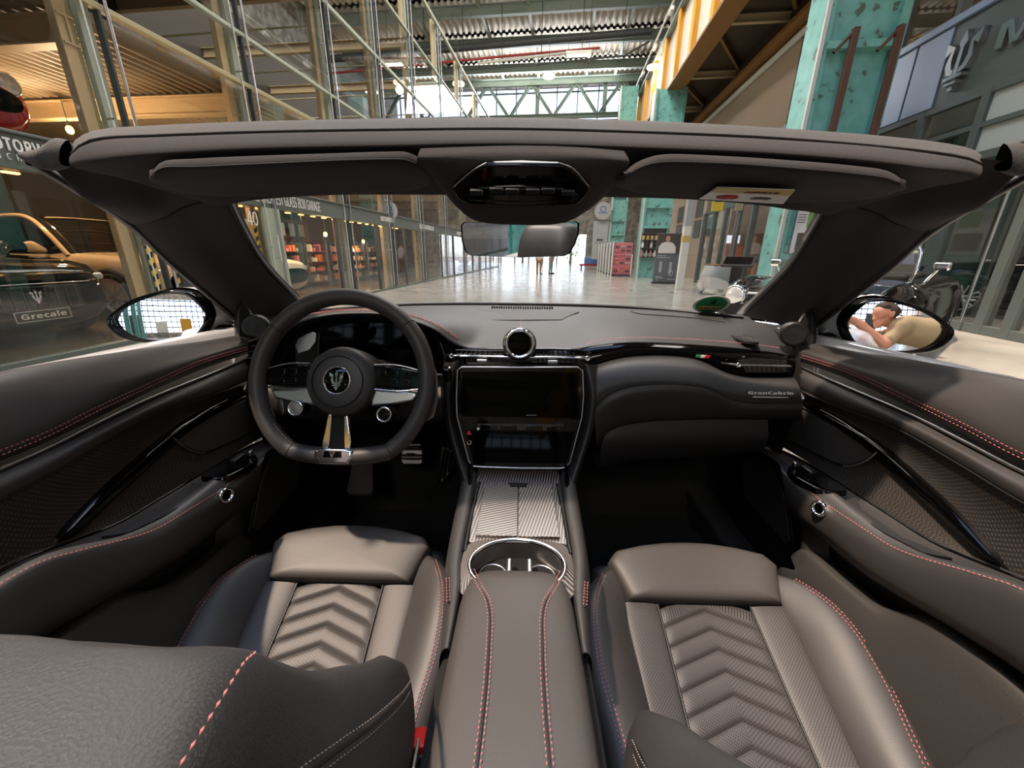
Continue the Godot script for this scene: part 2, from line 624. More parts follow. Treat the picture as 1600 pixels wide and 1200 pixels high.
	visor(vr, [V(.146, 1.259, -.62), V(.156, 1.268, -.62), V(.172, 1.275, -.617), V(.191, 1.279, -.616), V(.273, 1.277, -.613), V(.356, 1.271, -.606), V(.436, 1.263, -.596), V(.481, 1.255, -.588), V(.494, 1.246, -.583)],
		[V(.143, 1.252, -.615), V(.155, 1.26, -.613), V(.171, 1.266, -.61), V(.19, 1.269, -.61), V(.271, 1.267, -.605), V(.354, 1.261, -.599), V(.434, 1.253, -.59), V(.476, 1.246, -.583), V(.491, 1.24, -.58)],
		[V(.167, 1.257, -.74), V(.195, 1.253, -.76), V(.251, 1.249, -.765), V(.307, 1.246, -.765), V(.386, 1.243, -.765), V(.472, 1.239, -.76), V(.556, 1.237, -.74), V(.574, 1.239, -.7), V(.559, 1.244, -.66)])
	# airbag label stuck to the underside
	var lb := holder("airbag_label", vr)
	lb.set_meta("label", "yellow and white airbag warning label")
	var q := [V(.289, 1.25, -.652), V(.399, 1.246, -.645), V(.454, 1.24, -.758), V(.308, 1.247, -.758)]
	var nrm: Vector3 = ((q[1] - q[0]) as Vector3).cross(q[3] - q[0]).normalized()
	if nrm.y > 0: nrm = -nrm
	var yb := [q[0], q[1], q[1].lerp(q[2], .33), q[0].lerp(q[3], .33)]
	obj("label_sheet", plate(moved(q, nrm * .006), nrm, .0015), M.white_print, lb)
	obj("label_band", plate(moved(yb, nrm * .0068), nrm, .0012), M.yellow_print, lb)
	var lx: Vector3 = (q[1] - q[0]).normalized()
	var ly := nrm.cross(lx).normalized()
	var tw := Transform3D(Basis(lx, ly, nrm), q[0].lerp(q[1], .62).lerp(q[3].lerp(q[2], .62), .17) + nrm * .0074)
	var t1 := obj("lettering", text("AIRBAG", .0135, .0006, "Droid Sans", 700), M.black_print, lb)
	t1.transform = tw
	var ctr: Vector3 = q[0].lerp(q[1], .27).lerp(q[3].lerp(q[2], .27), .62) + nrm * .0074
	var ring := []
	for k in 24: ring.append(ctr + (lx * cos(TAU * k / 24) * 1.25 + ly * sin(TAU * k / 24)) * .013)
	obj("prohibition_ring", tube(ring, .0012, 5, true), M.red_print, lb)
	obj("prohibition_bar", bar(ctr + (lx - ly) * .009, ctr - (lx - ly) * .009, .0012), M.red_print, lb)
	obj("seat_symbol", join([at(prism([[-.006, -.006], [.006, -.006], [.006, -.003], [-.002, -.002], [-.004, .007], [-.008, .007]], .0006), Transform3D(Basis(lx, ly, nrm), ctr))]), M.black_print, lb)
	var tb := Transform3D(Basis(lx, ly, nrm), q[0].lerp(q[1], .68).lerp(q[3].lerp(q[2], .68), .62) + nrm * .0074)
	obj("booklet_symbol", join([at(prism([[-.014, -.008], [0, -.005], [.014, -.008], [.014, .007], [0, .010], [-.014, .007]], .0004), tb)]), M.black_print, lb)
	# ---- overhead console
	var oc := holder("overhead_console", CAR)
	var o0 := [V(-.143, 1.285, -.612), V(-.087, 1.287, -.612), V(-.003, 1.289, -.612), V(.08, 1.287, -.612), V(.137, 1.283, -.612)]
	var o1 := [V(-.145, 1.27, -.6), V(-.085, 1.271, -.598), V(-.003, 1.272, -.597), V(.079, 1.271, -.598), V(.143, 1.267, -.6)]
	var o2 := [V(-.138, 1.258, -.64), V(-.082, 1.246, -.62), V(-.003, 1.241, -.61), V(.077, 1.245, -.62), V(.14, 1.256, -.64)]
	var o3 := [V(-.131, 1.245, -.69), V(-.095, 1.217, -.66), V(-.002, 1.212, -.65), V(.09, 1.217, -.66), V(.137, 1.243, -.69)]
	var o4 := [V(-.117, 1.225, -.74), V(-.086, 1.204, -.72), V(-.002, 1.196, -.71), V(.08, 1.203, -.72), V(.124, 1.229, -.74)]
	var o5 := [V(-.115, 1.225, -.8), V(-.087, 1.206, -.8), V(-.002, 1.201, -.8), V(.081, 1.206, -.8), V(.126, 1.228, -.8)]
	obj("console_pod", skin([o0, o1, o2, o3, o4, o5], 40, 5), M.alcantara, oc)
	var hexa := [V(-.068, 1.259, -.603), V(-.053, 1.266, -.6), V(-.003, 1.266, -.598), V(.05, 1.266, -.6), V(.065, 1.261, -.603), V(.096, 1.242, -.627), V(.09, 1.23, -.64), V(.08, 1.221, -.647), V(-.002, 1.217, -.642), V(-.083, 1.22, -.647), V(-.097, 1.228, -.64), V(-.102, 1.24, -.627)]
	obj("gloss_panel", plate(moved(hexa, V(0, -.004, .010)), V(0, -.62, .78).normalized(), .02, .004), M.gloss_black, oc)
	var n0 := V(0, -.62, .78).normalized()
	var ch := [V(-.098, 1.237, -.607), V(-.065, 1.255, -.584), V(-.049, 1.262, -.581), V(-.003, 1.263, -.58), V(.047, 1.262, -.581), V(.064, 1.257, -.584), V(.092, 1.238, -.607)]
	for seg in [ch.slice(0, 3), ch.slice(4, 7)]: obj("chrome_edge", tube(curve(seg, 16), .0008, 6), M.satin, oc)
	obj("console_lip", plate([V(-.085, 1.226, -.61), V(-.062, 1.236, -.605), V(-.002, 1.238, -.603), V(.056, 1.236, -.605), V(.079, 1.227, -.61), V(.071, 1.22, -.617), V(-.002, 1.216, -.613), V(-.076, 1.219, -.617)], n0, .012, .004), M.gloss_black, oc)
	obj("lamp_lens", plate([V(-.042, 1.232, -.594), V(.039, 1.232, -.594), V(.049, 1.224, -.6), V(-.051, 1.225, -.6)], n0, .006, .002), M.screen, oc)
	for e in [[776, 0], [816, 1], [852, 2]]:
		pass
	var bx0 := [V(-.065, 1.227, -.598), V(-.037, 1.229, -.594), V(-.015, 1.228, -.593), V(.013, 1.228, -.593), V(.034, 1.229, -.594), V(.062, 1.227, -.598)]
	for p in bx0: obj("button", plate([p + V(-.009, .004, 0), p + V(.009, .004, 0), p + V(.009, -.003, .004), p + V(-.009, -.003, .004)], n0, .004, .001), M.black_plastic, oc)
	# ---- rear-view mirror
	var rm := holder("rear_view_mirror", CAR)
	var ml2 := [V(-.114, 1.197, -.789), V(-.108, 1.202, -.787), V(-.006, 1.201, -.758), V(.088, 1.201, -.733), V(.095, 1.198, -.731), V(.095, 1.181, -.732), V(.09, 1.164, -.734), V(.082, 1.149, -.737), V(.071, 1.145, -.74), V(-.005, 1.142, -.762), V(-.096, 1.144, -.787), V(-.107, 1.15, -.79), V(-.113, 1.17, -.79)]
	var ctrm := middle(ml2)
	# the glass is turned towards the driver and a little down
	var mn := V(-sin(.27) * cos(.055), -sin(.055), cos(.27) * cos(.055))
	obj("mirror_glass", plate(ml2, mn, .004, .0), M.mirror, rm)
	obj("mirror_housing", pillow(moved(scaled_loop(ml2, 1.03), -mn * .001), -mn, .035, .0, 6), M.black_plastic, rm)
	obj("mirror_stem", tube(curve([ctrm + V(0, .01, -.03), ctrm + V(0, .03, -.05), V(0, 1.215, -.83)], 8), .014, 10), M.black_plastic, rm)
	# ---- windscreen
	var g0 := [V(-.60, 1.262, -.80), V(-.4, 1.275, -.86), V(0, 1.285, -.89), V(.4, 1.275, -.86), V(.60, 1.262, -.80)]
	var g1 := [V(-.70, 1.117, -1.08), V(-.4, 1.135, -1.18), V(0, 1.145, -1.22), V(.4, 1.135, -1.18), V(.70, 1.117, -1.08)]
	var g2 := [V(-.755, .96, -1.33), V(-.4, .955, -1.48), V(0, .955, -1.53), V(.4, .955, -1.48), V(.755, .96, -1.33)]
	var gl := holder("windscreen", CAR)
	obj("glass", skin([g0, g1, g2], 24, 8), M.pane, gl)
	# green round sticker in the lower corner
	var stick := holder("windscreen_sticker", gl, "round green emissions sticker")
	var sc := V(.602, .999, -1.27)
	var sn := V(-.10, -.80, .59).normalized()
	var fx := face(sc, sn)
	for e in [[.054, .0008, "white_print"], [.046, .0016, "green_print"]]:
		var lp := []
		for k in 32: lp.append(sc + fx.basis * V(cos(TAU * k / 32) * e[0], sin(TAU * k / 32) * e[0], e[1]))
		obj("disc", plate(lp, sn, .0008), M[e[2]], stick)
	obj("plate_field", at_mesh(rbox(V(.066, .020, .0012), .0004), fx.translated_local(V(0, -.018, .0022))), M.yellow_print, stick)
	obj("digit", at_mesh(text("4", .036, .0006, "Droid Sans", 700), fx.translated_local(V(0, .018, .0022))), M.dark_void, stick)
	obj("lettering", at_mesh(text("M GC 4 M", .015, .0004, "Droid Sans", 700), fx.translated_local(V(0, -.018, .0032))), M.dark_void, stick)

func at_mesh(m: Mesh, x: Transform3D) -> ArrayMesh:
	return join([[m, x]])

func visor(parent: Node, back_top: Array, seam_line: Array, front: Array) -> void:
	var under := []
	var low := []
	var n := front.size()
	var sl := curve(seam_line, n - 1)
	for i in n:
		under.append((sl[i] as Vector3).lerp(front[i], .30) + V(0, -.005, .006))
		low.append((sl[i] as Vector3).lerp(front[i], .65) + V(0, -.004, 0))
	var up := moved(front, V(0, .018, -.01))
	obj("visor_pad", skin([moved(back_top, V(0, .004, -.05)), moved(back_top, V(0, .002, -.008)), back_top, seam_line, under, low, front, up], 40, 5), M.alcantara, parent)
	obj("visor_seam", tube(curve(moved(seam_line, V(0, -.0005, .0012)), 50), .0016, 6), M.dark_void, parent)
	for e in [0, 1]:
		var k: int = 0 if e == 0 else -1
		var loop := curve([back_top[k] + V(0, .004, -.05), back_top[k], seam_line[k], under[k], low[k], front[k], up[k]], 18)
		obj("visor_end", pillow(loop, V(-1 if e == 0 else 1, 0, 0) * (1 if back_top[0].x < back_top[-1].x else -1), .012, 0, 4), M.alcantara, parent)

# ---------- dashboard ----------
func build_dash() -> void:
	var d := holder("dashboard", CAR)
	var lip := [V(-.753, .908, -1), V(-.694, .928, -.97), V(-.614, .955, -.945), V(-.525, .989, -.905), V(-.447, 1.01, -.888), V(-.378, 1.016, -.885), V(-.313, 1.014, -.888), V(-.257, 1.001, -.895), V(-.203, .976, -.91), V(-.168, .944, -.93), V(-.133, .925, -.945), V(-.078, .92, -.95), V(-.004, .921, -.95), V(.074, .922, -.95), V(.137, .925, -.95), V(.177, .931, -.955), V(.273, .941, -.96), V(.459, .934, -.97), V(.624, .919, -.975), V(.702, .906, -.98)]
	var lip_in := moved(lip, V(0, -.012, -.025))
	var sew := [V(-.77, .91, -1.03), V(-.713, .931, -1), V(-.627, .964, -.975), V(-.54, .994, -.945), V(-.461, 1.011, -.925), V(-.393, 1.016, -.922), V(-.326, 1.014, -.925), V(-.256, 1.003, -.935), V(-.195, .976, -.95), V(-.148, .94, -.965), V(-.124, .926, -.975), V(-.075, .924, -.98), V(-.004, .925, -.98), V(.076, .927, -.98), V(.144, .929, -.98), V(.187, .935, -.985), V(.28, .946, -.99), V(.471, .94, -1), V(.64, .926, -1.005), V(.72, .912, -1.01)]
	var mid := []
	var rear := []
	var rear2 := []
	for q in sew:
		var bump := exp(-pow((q.x + .36) / .17, 2))
		var k := pow(absf(q.x) / .74, 2.0)
		mid.append(V(q.x * 1.0, .955 + .042 * bump, -1.16 + .06 * k))
		rear.append(V(q.x * 1.0, .963 + .012 * bump - .006 * k, -1.36 + .13 * k))
		rear2.append(V(q.x * 1.01, .962, -1.475 + .21 * k))
	obj("upper_pad", skin([lip_in, moved(lip, V(0, -.004, -.002)), lip, sew, mid, rear, rear2, moved(rear2, V(0, -.02, -.03))], 110, 5), M.dash_skin, d)
	# red seams on the pad
	var path := []
	for i in range(2, 10): path.append((sew[i] as Vector3).lerp(lip[i], .35) + V(0, .0035, 0))
	seam(path, V(0, .001, .0004), d, 2, .003)
	seam([lip[15] + V(-.012, .004, .002), sew[15].lerp(lip[15], .35) + V(-.004, .004, 0), sew[16].lerp(lip[16], .35) + V(0, .004, 0), sew[17].lerp(lip[17], .35) + V(0, .004, 0), sew[18].lerp(lip[18], .35) + V(0, .004, 0), sew[19].lerp(lip[19], .35) + V(0, .004, 0)], V(0, .001, .0004), d, 1)
	obj("stitching", stitches(curve([V(0, .953, -.985), V(0, .9565, -1.10), V(0, .9605, -1.2)], 20), V(0, .0022, 0)), M.red, d)
	# ribbed tweeter grille and defroster slots in the middle of the cowl
	var gr := [V(-.157, .966, -1.332), V(.118, .966, -1.357), V(.192, .966, -1.31), V(.153, .962, -1.246), V(.123, .959, -1.185), V(-.094, .959, -1.161), V(-.146, .962, -1.234), V(-.193, .966, -1.276)]
	obj("tweeter_grille", plate(gr, V(0, 1, .03).normalized(), .003, .0008), M.ribbed, d)
	var slots := []
	for k in 26: slots.append(bx(V(-.105 + k * .0084, .962, -1.395), V(-.100 + k * .0084, .9705, -1.375), .001))
	obj("defroster_slots", join(slots), M.dark_void, d)
	obj("cowl_strip", tube(curve([V(-.70, .963, -1.25), V(-.4, .968, -1.415), V(0, .969, -1.462), V(.4, .968, -1.415), V(.70, .963, -1.25)], 40), .006, 8), M.black_plastic, d)
	var er := [V(.371, .965, -1.348), V(.516, .965, -1.302), V(.63, .965, -1.244), V(.606, .96, -1.173), V(.568, .962, -1.229), V(.483, .963, -1.268), V(.39, .964, -1.298)]
	obj("defroster_grille", plate(er, V(0, 1, .03).normalized(), .003, .0008), M.ribbed, d)
	# side demister on the right of the pad
	var dm := [V(.567, .943, -1.073), V(.617, .943, -1.086), V(.608, .943, -1.001), V(.589, .943, -.963), V(.563, .943, -.976), V(.56, .943, -1.022)]
	obj("demister_vent", plate(moved(dm, V(0, .0015, 0)), V(0, 1, .1).normalized(), .006, .001), M.dark_void, d)
	for k in 3:
		var a: Vector3 = dm[0].lerp(dm[3], .25 + k * .25) + V(.0, .002, -.004)
		obj("demister_fin", bar(a, a + V(.016, 0, .014), .0016), M.black_plastic, d)
	# ---- instrument cluster under its hood
	var ic := holder("instrument_cluster", d)
	var top := []
	var bot := []
	for i in range(2, 11):
		top.append((lip[i] as Vector3) + V(0, -.008, -.012))
		bot.append(V((lip[i] as Vector3).x * .98, .80, -.955))
	var back := []
	for q in top: back.append(V(q.x, q.y - .012, -1.03))
	var bb := []
	for q in bot: bb.append(V(q.x, .80, -.985))
	obj("cluster_cowl", skin([top, back, bb, bot], 40, 4, false), M.dark_void, ic)
	var scr := [V(-.519, .949, -.985), V(-.482, .969, -.985), V(-.415, .978, -.985), V(-.333, .978, -.985), V(-.268, .965, -.985), V(-.217, .933, -.985), V(-.2, .885, -.985), V(-.208, .854, -.985), V(-.226, .841, -.985), V(-.501, .837, -.985), V(-.53, .849, -.985), V(-.53, .898, -.985)]
	obj("cluster_screen", plate(scr, V(0, .15, 1).normalized(), .01, .002), M.screen, ic)
	obj("screen_edge", tube(curve([V(-.518, .95, -.98), V(-.527, .902, -.98), V(-.529, .854, -.98)], 10), .0013, 6), M.alu, ic)
	obj("screen_edge", tube(curve([V(-.207, .929, -.98), V(-.197, .887, -.98), V(-.205, .857, -.98)], 10), .0016, 6), M.satin, ic)
	# ---- gloss trim across the right side
	var bt := [V(.145, .922, -.95), V(.177, .928, -.952), V(.272, .938, -.957), V(.458, .931, -.967), V(.622, .917, -.972), V(.698, .904, -.976)]
	var bm := [V(.146, .903, -.935), V(.179, .91, -.938), V(.27, .926, -.945), V(.454, .919, -.952), V(.604, .889, -.957), V(.691, .882, -.962)]
	var bb2 := [V(.147, .875, -.94), V(.183, .888, -.942), V(.273, .91, -.95), V(.434, .906, -.957), V(.549, .86, -.962), V(.698, .856, -.966)]
	obj("gloss_trim", skin([moved(bt, V(0, .004, -.02)), bt, bm, bb2, moved(bb2, V(0, -.003, -.02))], 60, 4), M.gloss_black, d)
	var fl := [V(.41, .916, -.943), V(.419, .921, -.941), V(.441, .919, -.941), V(.44, .913, -.94), V(.431, .911, -.94), V(.408, .912, -.941)]
	var f0 := [V(.406, .912, -.94), V(.414, .92, -.94)]
	var flag := holder("tricolour_badge", d)
	for k in 3:
		var x0 := 1072.5 + k * 7.4
		var p0 := V(.4275 + k * .0113, .9105 - k * .0007, -.938)
		obj(["green_bar", "white_bar", "red_bar"][k], at_mesh(prism([[0, 0], [.0108, 0], [.0135, .0068], [.0027, .0068]], .0016, .0004), Transform3D(Basis(), p0)), M[["green_print", "white_print", "red_print"][k]], flag)
	# ---- padded lower dash on the passenger side
	var l0 := moved(bb2, V(0, -.002, -.012))
	var l1 := [V(.152, .853, -.89), V(.187, .879, -.9), V(.263, .898, -.905), V(.414, .897, -.905), V(.516, .866, -.9), V(.665, .86, -.905)]
	var l2 := [V(.164, .827, -.865), V(.194, .851, -.87), V(.257, .868, -.87), V(.404, .869, -.87), V(.504, .844, -.87), V(.655, .842, -.87)]
	var l3 := [V(.173, .799, -.862), V(.2, .83, -.866), V(.257, .856, -.868), V(.419, .86, -.868), V(.515, .824, -.868), V(.66, .823, -.868)]
	obj("knee_bolster", skin([l0, l1, l2, l3], 60, 5), M.dash_skin, d)
	var m1 := [V(.178, .777, -.855), V(.204, .812, -.855), V(.256, .839, -.857), V(.418, .843, -.858), V(.513, .809, -.86), V(.659, .809, -.86)]
	var m2 := [V(.188, .716, -.86), V(.222, .752, -.865), V(.289, .77, -.868), V(.432, .781, -.868), V(.53, .783, -.868), V(.664, .786, -.868)]
	var m3 := [V(.196, .691, -.875), V(.231, .732, -.885), V(.298, .752, -.89), V(.445, .764, -.89), V(.545, .766, -.89), V(.68, .768, -.89)]
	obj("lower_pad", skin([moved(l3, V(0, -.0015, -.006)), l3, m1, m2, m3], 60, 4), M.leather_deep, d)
	var gb0 := [V(.217, .74, -.875), V(.294, .76, -.88), V(.439, .77, -.88), V(.599, .773, -.88)]
	var gb1 := [V(.202, .707, -.865), V(.296, .713, -.87), V(.443, .72, -.87), V(.604, .723, -.87)]
	var gb2 := [V(.209, .622, -.9), V(.32, .632, -.92), V(.482, .641, -.93), V(.621, .656, -.93)]
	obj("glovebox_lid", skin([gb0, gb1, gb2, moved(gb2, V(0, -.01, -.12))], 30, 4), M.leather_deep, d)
	obj("seam_groove", tube(curve(moved(l3, V(0, 0, .0005)), 60), .0018, 6), M.dark_void, d)
	var tm := text("GranCabrio", .0155, .0016, "Droid Sans", 700, true)
	var lt := obj("lettering", tm, M.white_print, d)
	var lp := V(.582, .84, -.872)
	lt.transform = face(lp + V(0, .006, .006), V(.02, .45, 1)).scaled_local(V(1.25, .62, 1))
	obj("lettering_bar", bar(lp + V(-.040, -.0035, .008), lp + V(.040, -.0035, .008), .0009), M.white_print, d)
	# ---- knee panel on the driver side (in the dark behind the wheel)
	var k0 := flipx(bb2)
	var kk := []
	for e in [[0, 0.0, 0.0], [1, -.04, .05], [2, -.09, .05], [3, -.12, -.04]]:
		var row := []
		for q in [V(-.19, .84, -.94), V(-.36, .84, -.94), V(-.55, .84, -.94), V(-.69, .86, -.96)]: row.append(q + V(0, e[1], e[2]))
		kk.append(row)
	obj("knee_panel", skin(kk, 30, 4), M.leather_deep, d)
	# ---- left side vent and gloss panel by the driver's door
	var sv := holder("side_vent", d)
	obj("vent_frame", plate([V(-.696, .918, -.955), V(-.64, .929, -.945), V(-.644, .865, -.94), V(-.709, .856, -.955)], V(.15, .1, 1).normalized(), .03, .006), M.gloss_black, sv)
	for k in 3: obj("vent_fin", bar(V(-.689, .905, -.945) + V(0, -.010 * k, 0), V(-.634, .915, -.935) + V(0, -.010 * k, 0), .0022), M.black_plastic, sv)
	obj("chrome_bar", bar(V(-.693, .891, -.942), V(-.633, .898, -.932), .0028), M.chrome, sv)
	var rv := holder("side_vent", d)
	obj("vent_frame", plate([V(.532, .907, -.948), V(.562, .914, -.947), V(.675, .907, -.957), V(.681, .865, -.953), V(.555, .865, -.945)], V(-.1, .1, 1).normalized(), .02, .006), M.gloss_black, rv)
	obj("vent_mouth", plate([V(.542, .903, -.946), V(.57, .908, -.946), V(.662, .902, -.954), V(.663, .872, -.95), V(.56, .872, -.943)], V(-.1, .1, 1).normalized(), .004, .001), M.dark_void, rv)
	for k in 8: obj("vent_fin", bar(V(.552, .905, -.938) + V(.0125 * k, 0, -.001 * k), V(.56, .875, -.935) + V(.0125 * k, 0, -.001 * k), .0014), M.black_plastic, rv)
	chrome_bar(rv, V(.493, .897, -.94), V(.531, .895, -.932), V(.668, .89, -.944), 1.0)
	# ---- centre vents with the long chrome bar
	var cv := holder("centre_vent", d)
	obj("vent_frame", plate([V(-.176, .917, -.935), V(-.161, .926, -.94), V(-.077, .925, -.94), V(.073, .928, -.94), V(.144, .927, -.94), V(.17, .922, -.935), V(.182, .911, -.93), V(.144, .884, -.92), V(-.003, .879, -.918), V(-.143, .879, -.92)], V(0, .15, 1).normalized(), .05, .006), M.gloss_black, cv)
	for sx in [[713, 787], [836, 906]]:
		var fins := int((sx[1] - sx[0]) / 8.0)
		for k in fins:
			var x: float = (sx[0] + 4 + k * 8 - 811) * .00152
			obj("vent_fin", bar(V(x, .922, -.927), V(x, .896, -.920), .0016), M.black_plastic, cv)
	chrome_bar(cv, V(-.193, .914, -.925), V(-.167, .911, -.915), V(-.02, .913, -.905), 1.0)
	chrome_bar(cv, V(.197, .916, -.925), V(.161, .91, -.915), V(.01, .913, -.905), 1.0)
	for sx in [V(-.092, .905, -.906), V(.077, .905, -.906)]:
		obj("vent_tab", rbox(V(.026, .010, .008), .003, 2, sx + V(0, -.003, .002)), M.satin, cv)
	# ---- dashboard clock
	var ck := holder("dashboard_clock", d)
	var cc := V(-.003, .947, -.9)
	var cn := V(0, .30, 1).normalized()
	var cf := face(cc, cn) * Transform3D(Basis(V(1, 0, 0), V(0, 0, 1), V(0, -1, 0)), Vector3.ZERO)
	obj("clock_body", at_mesh(lathe([[.001, -.05], [.040, -.05], [.040, -.006], [.037, 0], [.033, .001]], 40), cf), M.dash_skin, ck)
	obj("clock_bezel", at_mesh(lathe([[.036, -.004], [.0365, .004], [.034, .0085], [.030, .0085], [.026, .003], [.0255, -.004]], 48), cf), M.chrome, ck)
	obj("clock_face", at_mesh(lathe([[.0265, .001], [.018, .0014], [.0001, .0014]], 40), cf), M.screen, ck)
	# ---- central screens
	var cs := holder("centre_screen", d)
	var body := [V(-.146, .889, -.869), V(-.136, .896, -.871), V(-.002, .897, -.871), V(.132, .899, -.872), V(.144, .892, -.87), V(.147, .835, -.851), V(.144, .79, -.836), V(.118, .69, -.803), V(.109, .679, -.8), V(.097, .676, -.799), V(.002, .675, -.798), V(-.093, .676, -.799), V(-.108, .677, -.799), V(-.117, .689, -.803), V(-.146, .787, -.835), V(-.148, .83, -.849)]
	var sn := V(0, .312, .95).normalized()
	obj("screen_frame", plate(body, sn, .035, .003), M.gloss_black, cs)
	var edge := []
	for q in body: edge.append(q + sn * .0005)
	obj("chrome_edge", tube(edge, .0021, 8, true), M.satin, cs)
	obj("touchscreen", plate([V(-.135, .886, -.866), V(-.001, .889, -.867), V(.133, .888, -.867), V(.136, .835, -.85), V(.134, .788, -.834), V(-.134, .787, -.834), V(-.137, .83, -.848)], sn, .001), M.screen, cs)
	obj("climate_screen", plate([V(-.124, .757, -.824), V(.128, .757, -.824), V(.109, .687, -.801), V(-.105, .687, -.801)], sn, .001), M.screen, cs)
	obj("selector_strip", plate([V(-.099, .772, -.827), V(.103, .775, -.828), V(.098, .76, -.823), V(-.094, .76, -.823)], sn, .003, .001), M.black_plastic, cs)
	for k in 4: obj("selector_key", plate([V(-.091, .771, -.825), V(-.053, .771, -.825), V(-.052, .761, -.822), V(-.09, .761, -.822)].map(func(q): return q + V(.047 * k + (.012 if k > 1 else 0.0), 0, 0)), sn, .002, .0006), M.gloss_black, cs)
	obj("indicator", plate([V(-.098, .765, -.822), V(-.093, .765, -.822), V(-.092, .76, -.82), V(-.098, .759, -.82)], sn, .001), M.white_print, cs)
	obj("hazard_symbol", plate([V(-.117, .758, -.822), V(-.11, .748, -.819), V(-.122, .748, -.819)], sn, .001), M.red_print, cs)
	obj("power_symbol", tube(curve([V(-.116, .735, -.815), V(-.112, .733, -.814), V(-.113, .727, -.812), V(-.119, .727, -.812), V(-.121, .732, -.814)], 12), .0007, 5), M.white_print, cs)
	obj("home_bar", bar(V(.015, .793, -.834), V(.039, .793, -.835), .0006), M.alu, cs)
	# ---- padded surround that runs down to the console
	var sr := holder("screen_surround", d)
	both(func(s):
		var u0 := [V(.150, .905, -.90), V(.158, .84, -.875), V(.152, .77, -.855), V(.128, .70, -.83), V(.112, .66, -.79), V(.108, .635, -.735)]
		var u1 := [V(.163, .90, -.895), V(.172, .84, -.862), V(.163, .76, -.835), V(.140, .695, -.80), V(.122, .655, -.765), V(.116, .640, -.715)]
		var u2 := [V(.185, .895, -.92), V(.192, .84, -.89), V(.182, .76, -.865), V(.158, .69, -.835), V(.135, .645, -.79), V(.122, .628, -.735)]
		obj("surround_wing", skin([flipx(moved(u0, V(-.01, 0, -.03)), s), flipx(u0, s), flipx(u1, s), flipx(u2, s), flipx(moved(u2, V(.0, -.01, -.10)), s)], 30, 4), M.leather_deep, sr)
		obj("support_strut", tube(curve([V(.112, .685, -.812) * V(s, 1, 1), V(.110 * s, .645, -.745), V(.1135 * s, .632, -.705), V(.115 * s, .618, -.672)], 14), [.006, .006, .006, .006, .006, .006, .0065, .0065, .007, .007, .007, .007, .007, .0065, .005], 10), M.gloss_black, sr)
	)
	obj("stack_back", plate([V(-.145, .89, -.92), V(.145, .89, -.92), V(.12, .62, -.87), V(-.12, .62, -.87)], V(0, .2, 1).normalized(), .05), M.dark_void, sr)

func chrome_bar(parent: Node, tip: Vector3, ringat: Vector3, to: Vector3, k: float) -> void:
	obj("chrome_bar", tube(curve([tip, tip.lerp(ringat, .5), ringat, ringat.lerp(to, .3), to], 16), [.0008, .0014, .002, .003, .0042, .0034, .003, .003, .003, .003, .003, .003, .003, .003, .003, .0028, .002], 8), M.chrome, parent)
	var f := face(ringat + V(0, 0, .002), V(0, .2, 1)) * Transform3D(Basis(V(1, 0, 0), V(0, 0, 1), V(0, -1, 0)), Vector3.ZERO)
	obj("vent_knob", at_mesh(lathe([[.0062, -.004], [.0062, .003], [.0048, .004], [.0032, .003], [.0001, .002]], 20), f), M.chrome, parent)

